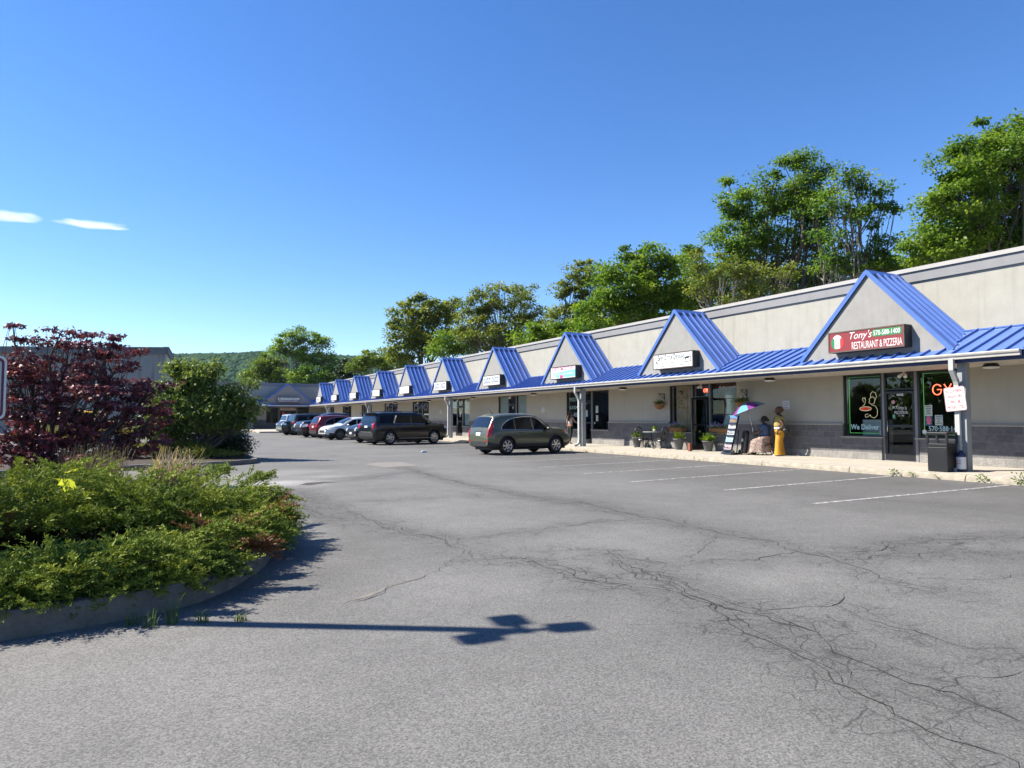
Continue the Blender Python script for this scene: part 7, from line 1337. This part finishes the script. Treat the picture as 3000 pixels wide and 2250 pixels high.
# umbrella: tilted octagonal canopy
um = thing('umbrella', 'tilted umbrella with magenta, purple and aqua panels held by the seated woman', 'umbrella', (19.1, 17.57, 1.2)); top = Vector((19.05, 17.80, 2.07)); grip = Vector((19.08, 17.56, 1.18)); ax_ = (top-grip).normalized()
tiltax = Vector((-.25, .30, 1)).normalized(); e1 = tiltax.cross(Vector((0, 0, 1))).normalized(); e2 = tiltax.cross(e1); RU = .62
cols = [vin('umb_magenta', (.60, .16, .50)), vin('umb_aqua', (.25, .60, .58)), vin('umb_violet', (.18, .02, .22)), vin('umb_teal', (.08, .30, .36))]
for c_ in ('umb_magenta', 'umb_aqua', 'umb_violet', 'umb_teal'): MAT[c_].node_tree.nodes['Principled BSDF'].inputs['Roughness'].default_value = .7
ordr = [0, 1, 2, 3, 2, 3, 0, 1]
for k in range(8):
    mb = MB(); vs = []; n = 6; m_ = 4
    for i in range(n+1):
        r_ = RU*i/n; h = -.30*(i/n)**1.7
        for j in range(m_+1):
            a = 2*math.pi*(k+j/m_)/8; sag = 1-.07*math.sin(math.pi*j/m_)*(i/n); vs.append(top + (e1*math.cos(a)+e2*math.sin(a))*r_*sag + tiltax*(h))
    mb.add(vs, [(i*(m_+1)+j, (i+1)*(m_+1)+j, (i+1)*(m_+1)+j+1, i*(m_+1)+j+1) for i in range(n) for j in range(m_)], 0, True); mb.build('panel', cols[ordr[k]], um)
    a = 2*math.pi*k/8; MB().tube([top+(e1*math.cos(a)+e2*math.sin(a))*RU*t+tiltax*(-.30*t**1.7-.008) for t in (0, .3, .6, 1.)], .003, 4).build('rib', chrome, um)
MB().tube([grip-ax_*.08, top+tiltax*.05], .005, 6).build('shaft', chrome, um); MB().tube([grip-ax_*.16, grip-ax_*.0], .014, 8).build('handle', whv, um)
# walking woman by the smoothie window, back to the camera
ww = thing('person', 'woman with long brown hair, grey tank top and black leggings by the smoothie window', 'person', (19.25, 29.75, .17), rad(15))
pts = [(0, 0, .93, .115, .15), (0, 0, 1.10, .095, .12), (0, 0, 1.25, .10, .135), (0, 0, 1.36, .08, .115), (.01, 0, 1.43, .042, .042)]; ed = chain(0, 1, 2, 3, 4); pts += head_pts((.03, 0, 1.55), fz, .95); ed += [(4, 5)]+chain(5, 6, 7, 8)
i = len(pts); pts += [(0, .165, 1.35, .045), (-.02, .22, 1.10, .038), (.05, .25, .88, .025)]; ed += [(3, i)]+chain(i, i+1, i+2); hand_pts(pts, ed, i+2, pts[i+2][:3], (.1, 0, -1), (1, 0, 0), .5)
i = len(pts); pts += [(0, -.165, 1.35, .045), (.06, -.26, 1.16, .038), (.24, -.32, 1.06, .025)]; ed += [(3, i)]+chain(i, i+1, i+2); hand_pts(pts, ed, i+2, pts[i+2][:3], (1, -.1, .1), (0, .3, 1), .4)
for s_, dx in ((1, .10), (-1, -.08)): i = len(pts); pts += [(0, s_*.085, .84, .095), (dx*.7, s_*.085, .48, .062), (dx-.04, s_*.085, .10, .038), (dx, s_*.085, .04, .034)]; ed += [(0, i)]+chain(i, i+1, i+2, i+3)
skin('body', pts, ed, sk_l, ww); skin('tank_top', [(0, 0, 1.00, .115, .145), (0, 0, 1.12, .11, .135), (0, 0, 1.25, .112, .145), (0, 0, 1.34, .085, .12)], chain(0, 1, 2, 3), mat('tank_grey', (.42, .43, .46), .8, var=.1), ww)
lg = [(0, 0, .98, .12, .15), (0, 0, .90, .125, .16)]; le = [(0, 1)]
for s_, dx in ((1, .10), (-1, -.08)): i = len(lg); lg += [(0, s_*.085, .82, .105), (dx*.7, s_*.085, .48, .072), (dx-.04, s_*.085, .13, .048)]; le += [(1, i)]+chain(i, i+1, i+2)
skin('leggings', lg, le, mat('leggings_black', (.004, .004, .005), .8), ww)
for s_, dx in ((1, .10), (-1, -.08)): MB().ball((dx+.05, s_*.085, .035), .045, 0, 14, 8, 2.2, .95, .8).build('shoe', mat('shoe_grey', (.25, .24, .22), .7), ww, world=False)
MB().ball((-.0, 0, 1.60), .11, 0, 20, 14, 1, 1, 1., lump=.08, seed=8.).build('hair', mat('brown_hair', (.06, .028, .014), .6, var=.5, vscale=20, stretch=(1, 1, .2)), ww, world=False); skin('long_hair', [(-.05, 0, 1.60, .085), (-.09, 0, 1.45, .07, .10), (-.12, 0, 1.28, .05, .12), (-.13, 0, 1.15, .03, .10)], chain(0, 1, 2, 3), MAT['brown_hair'], ww); face(ww, (.035, 0, 1.545), fz, .95, sk_l, lip)
# ------------------------------------------------------------------ air
hz = MB().box(-1700, 1700, -300, 1500, -1.2, 100).build('haze', mat('haze_air', (1, 1, 1), 1, var=0)); props(hz, 'thin bluish summer haze in the air', 'haze', None, 'stuff')
_m = bpy.data.materials.new('haze_volume'); _m.use_nodes = True; _n = _m.node_tree; _n.nodes.remove(_n.nodes['Principled BSDF']); _v = _n.nodes.new('ShaderNodeVolumePrincipled'); _v.inputs['Color'].default_value = (.62, .78, 1, 1); _v.inputs['Density'].default_value = .00006; _v.inputs['Anisotropy'].default_value = .2
_n.links.new(_v.outputs[0], _n.nodes['Material Output'].inputs['Volume']); hz.data.materials.clear(); hz.data.materials.append(_m); hz.display_type = 'WIRE'
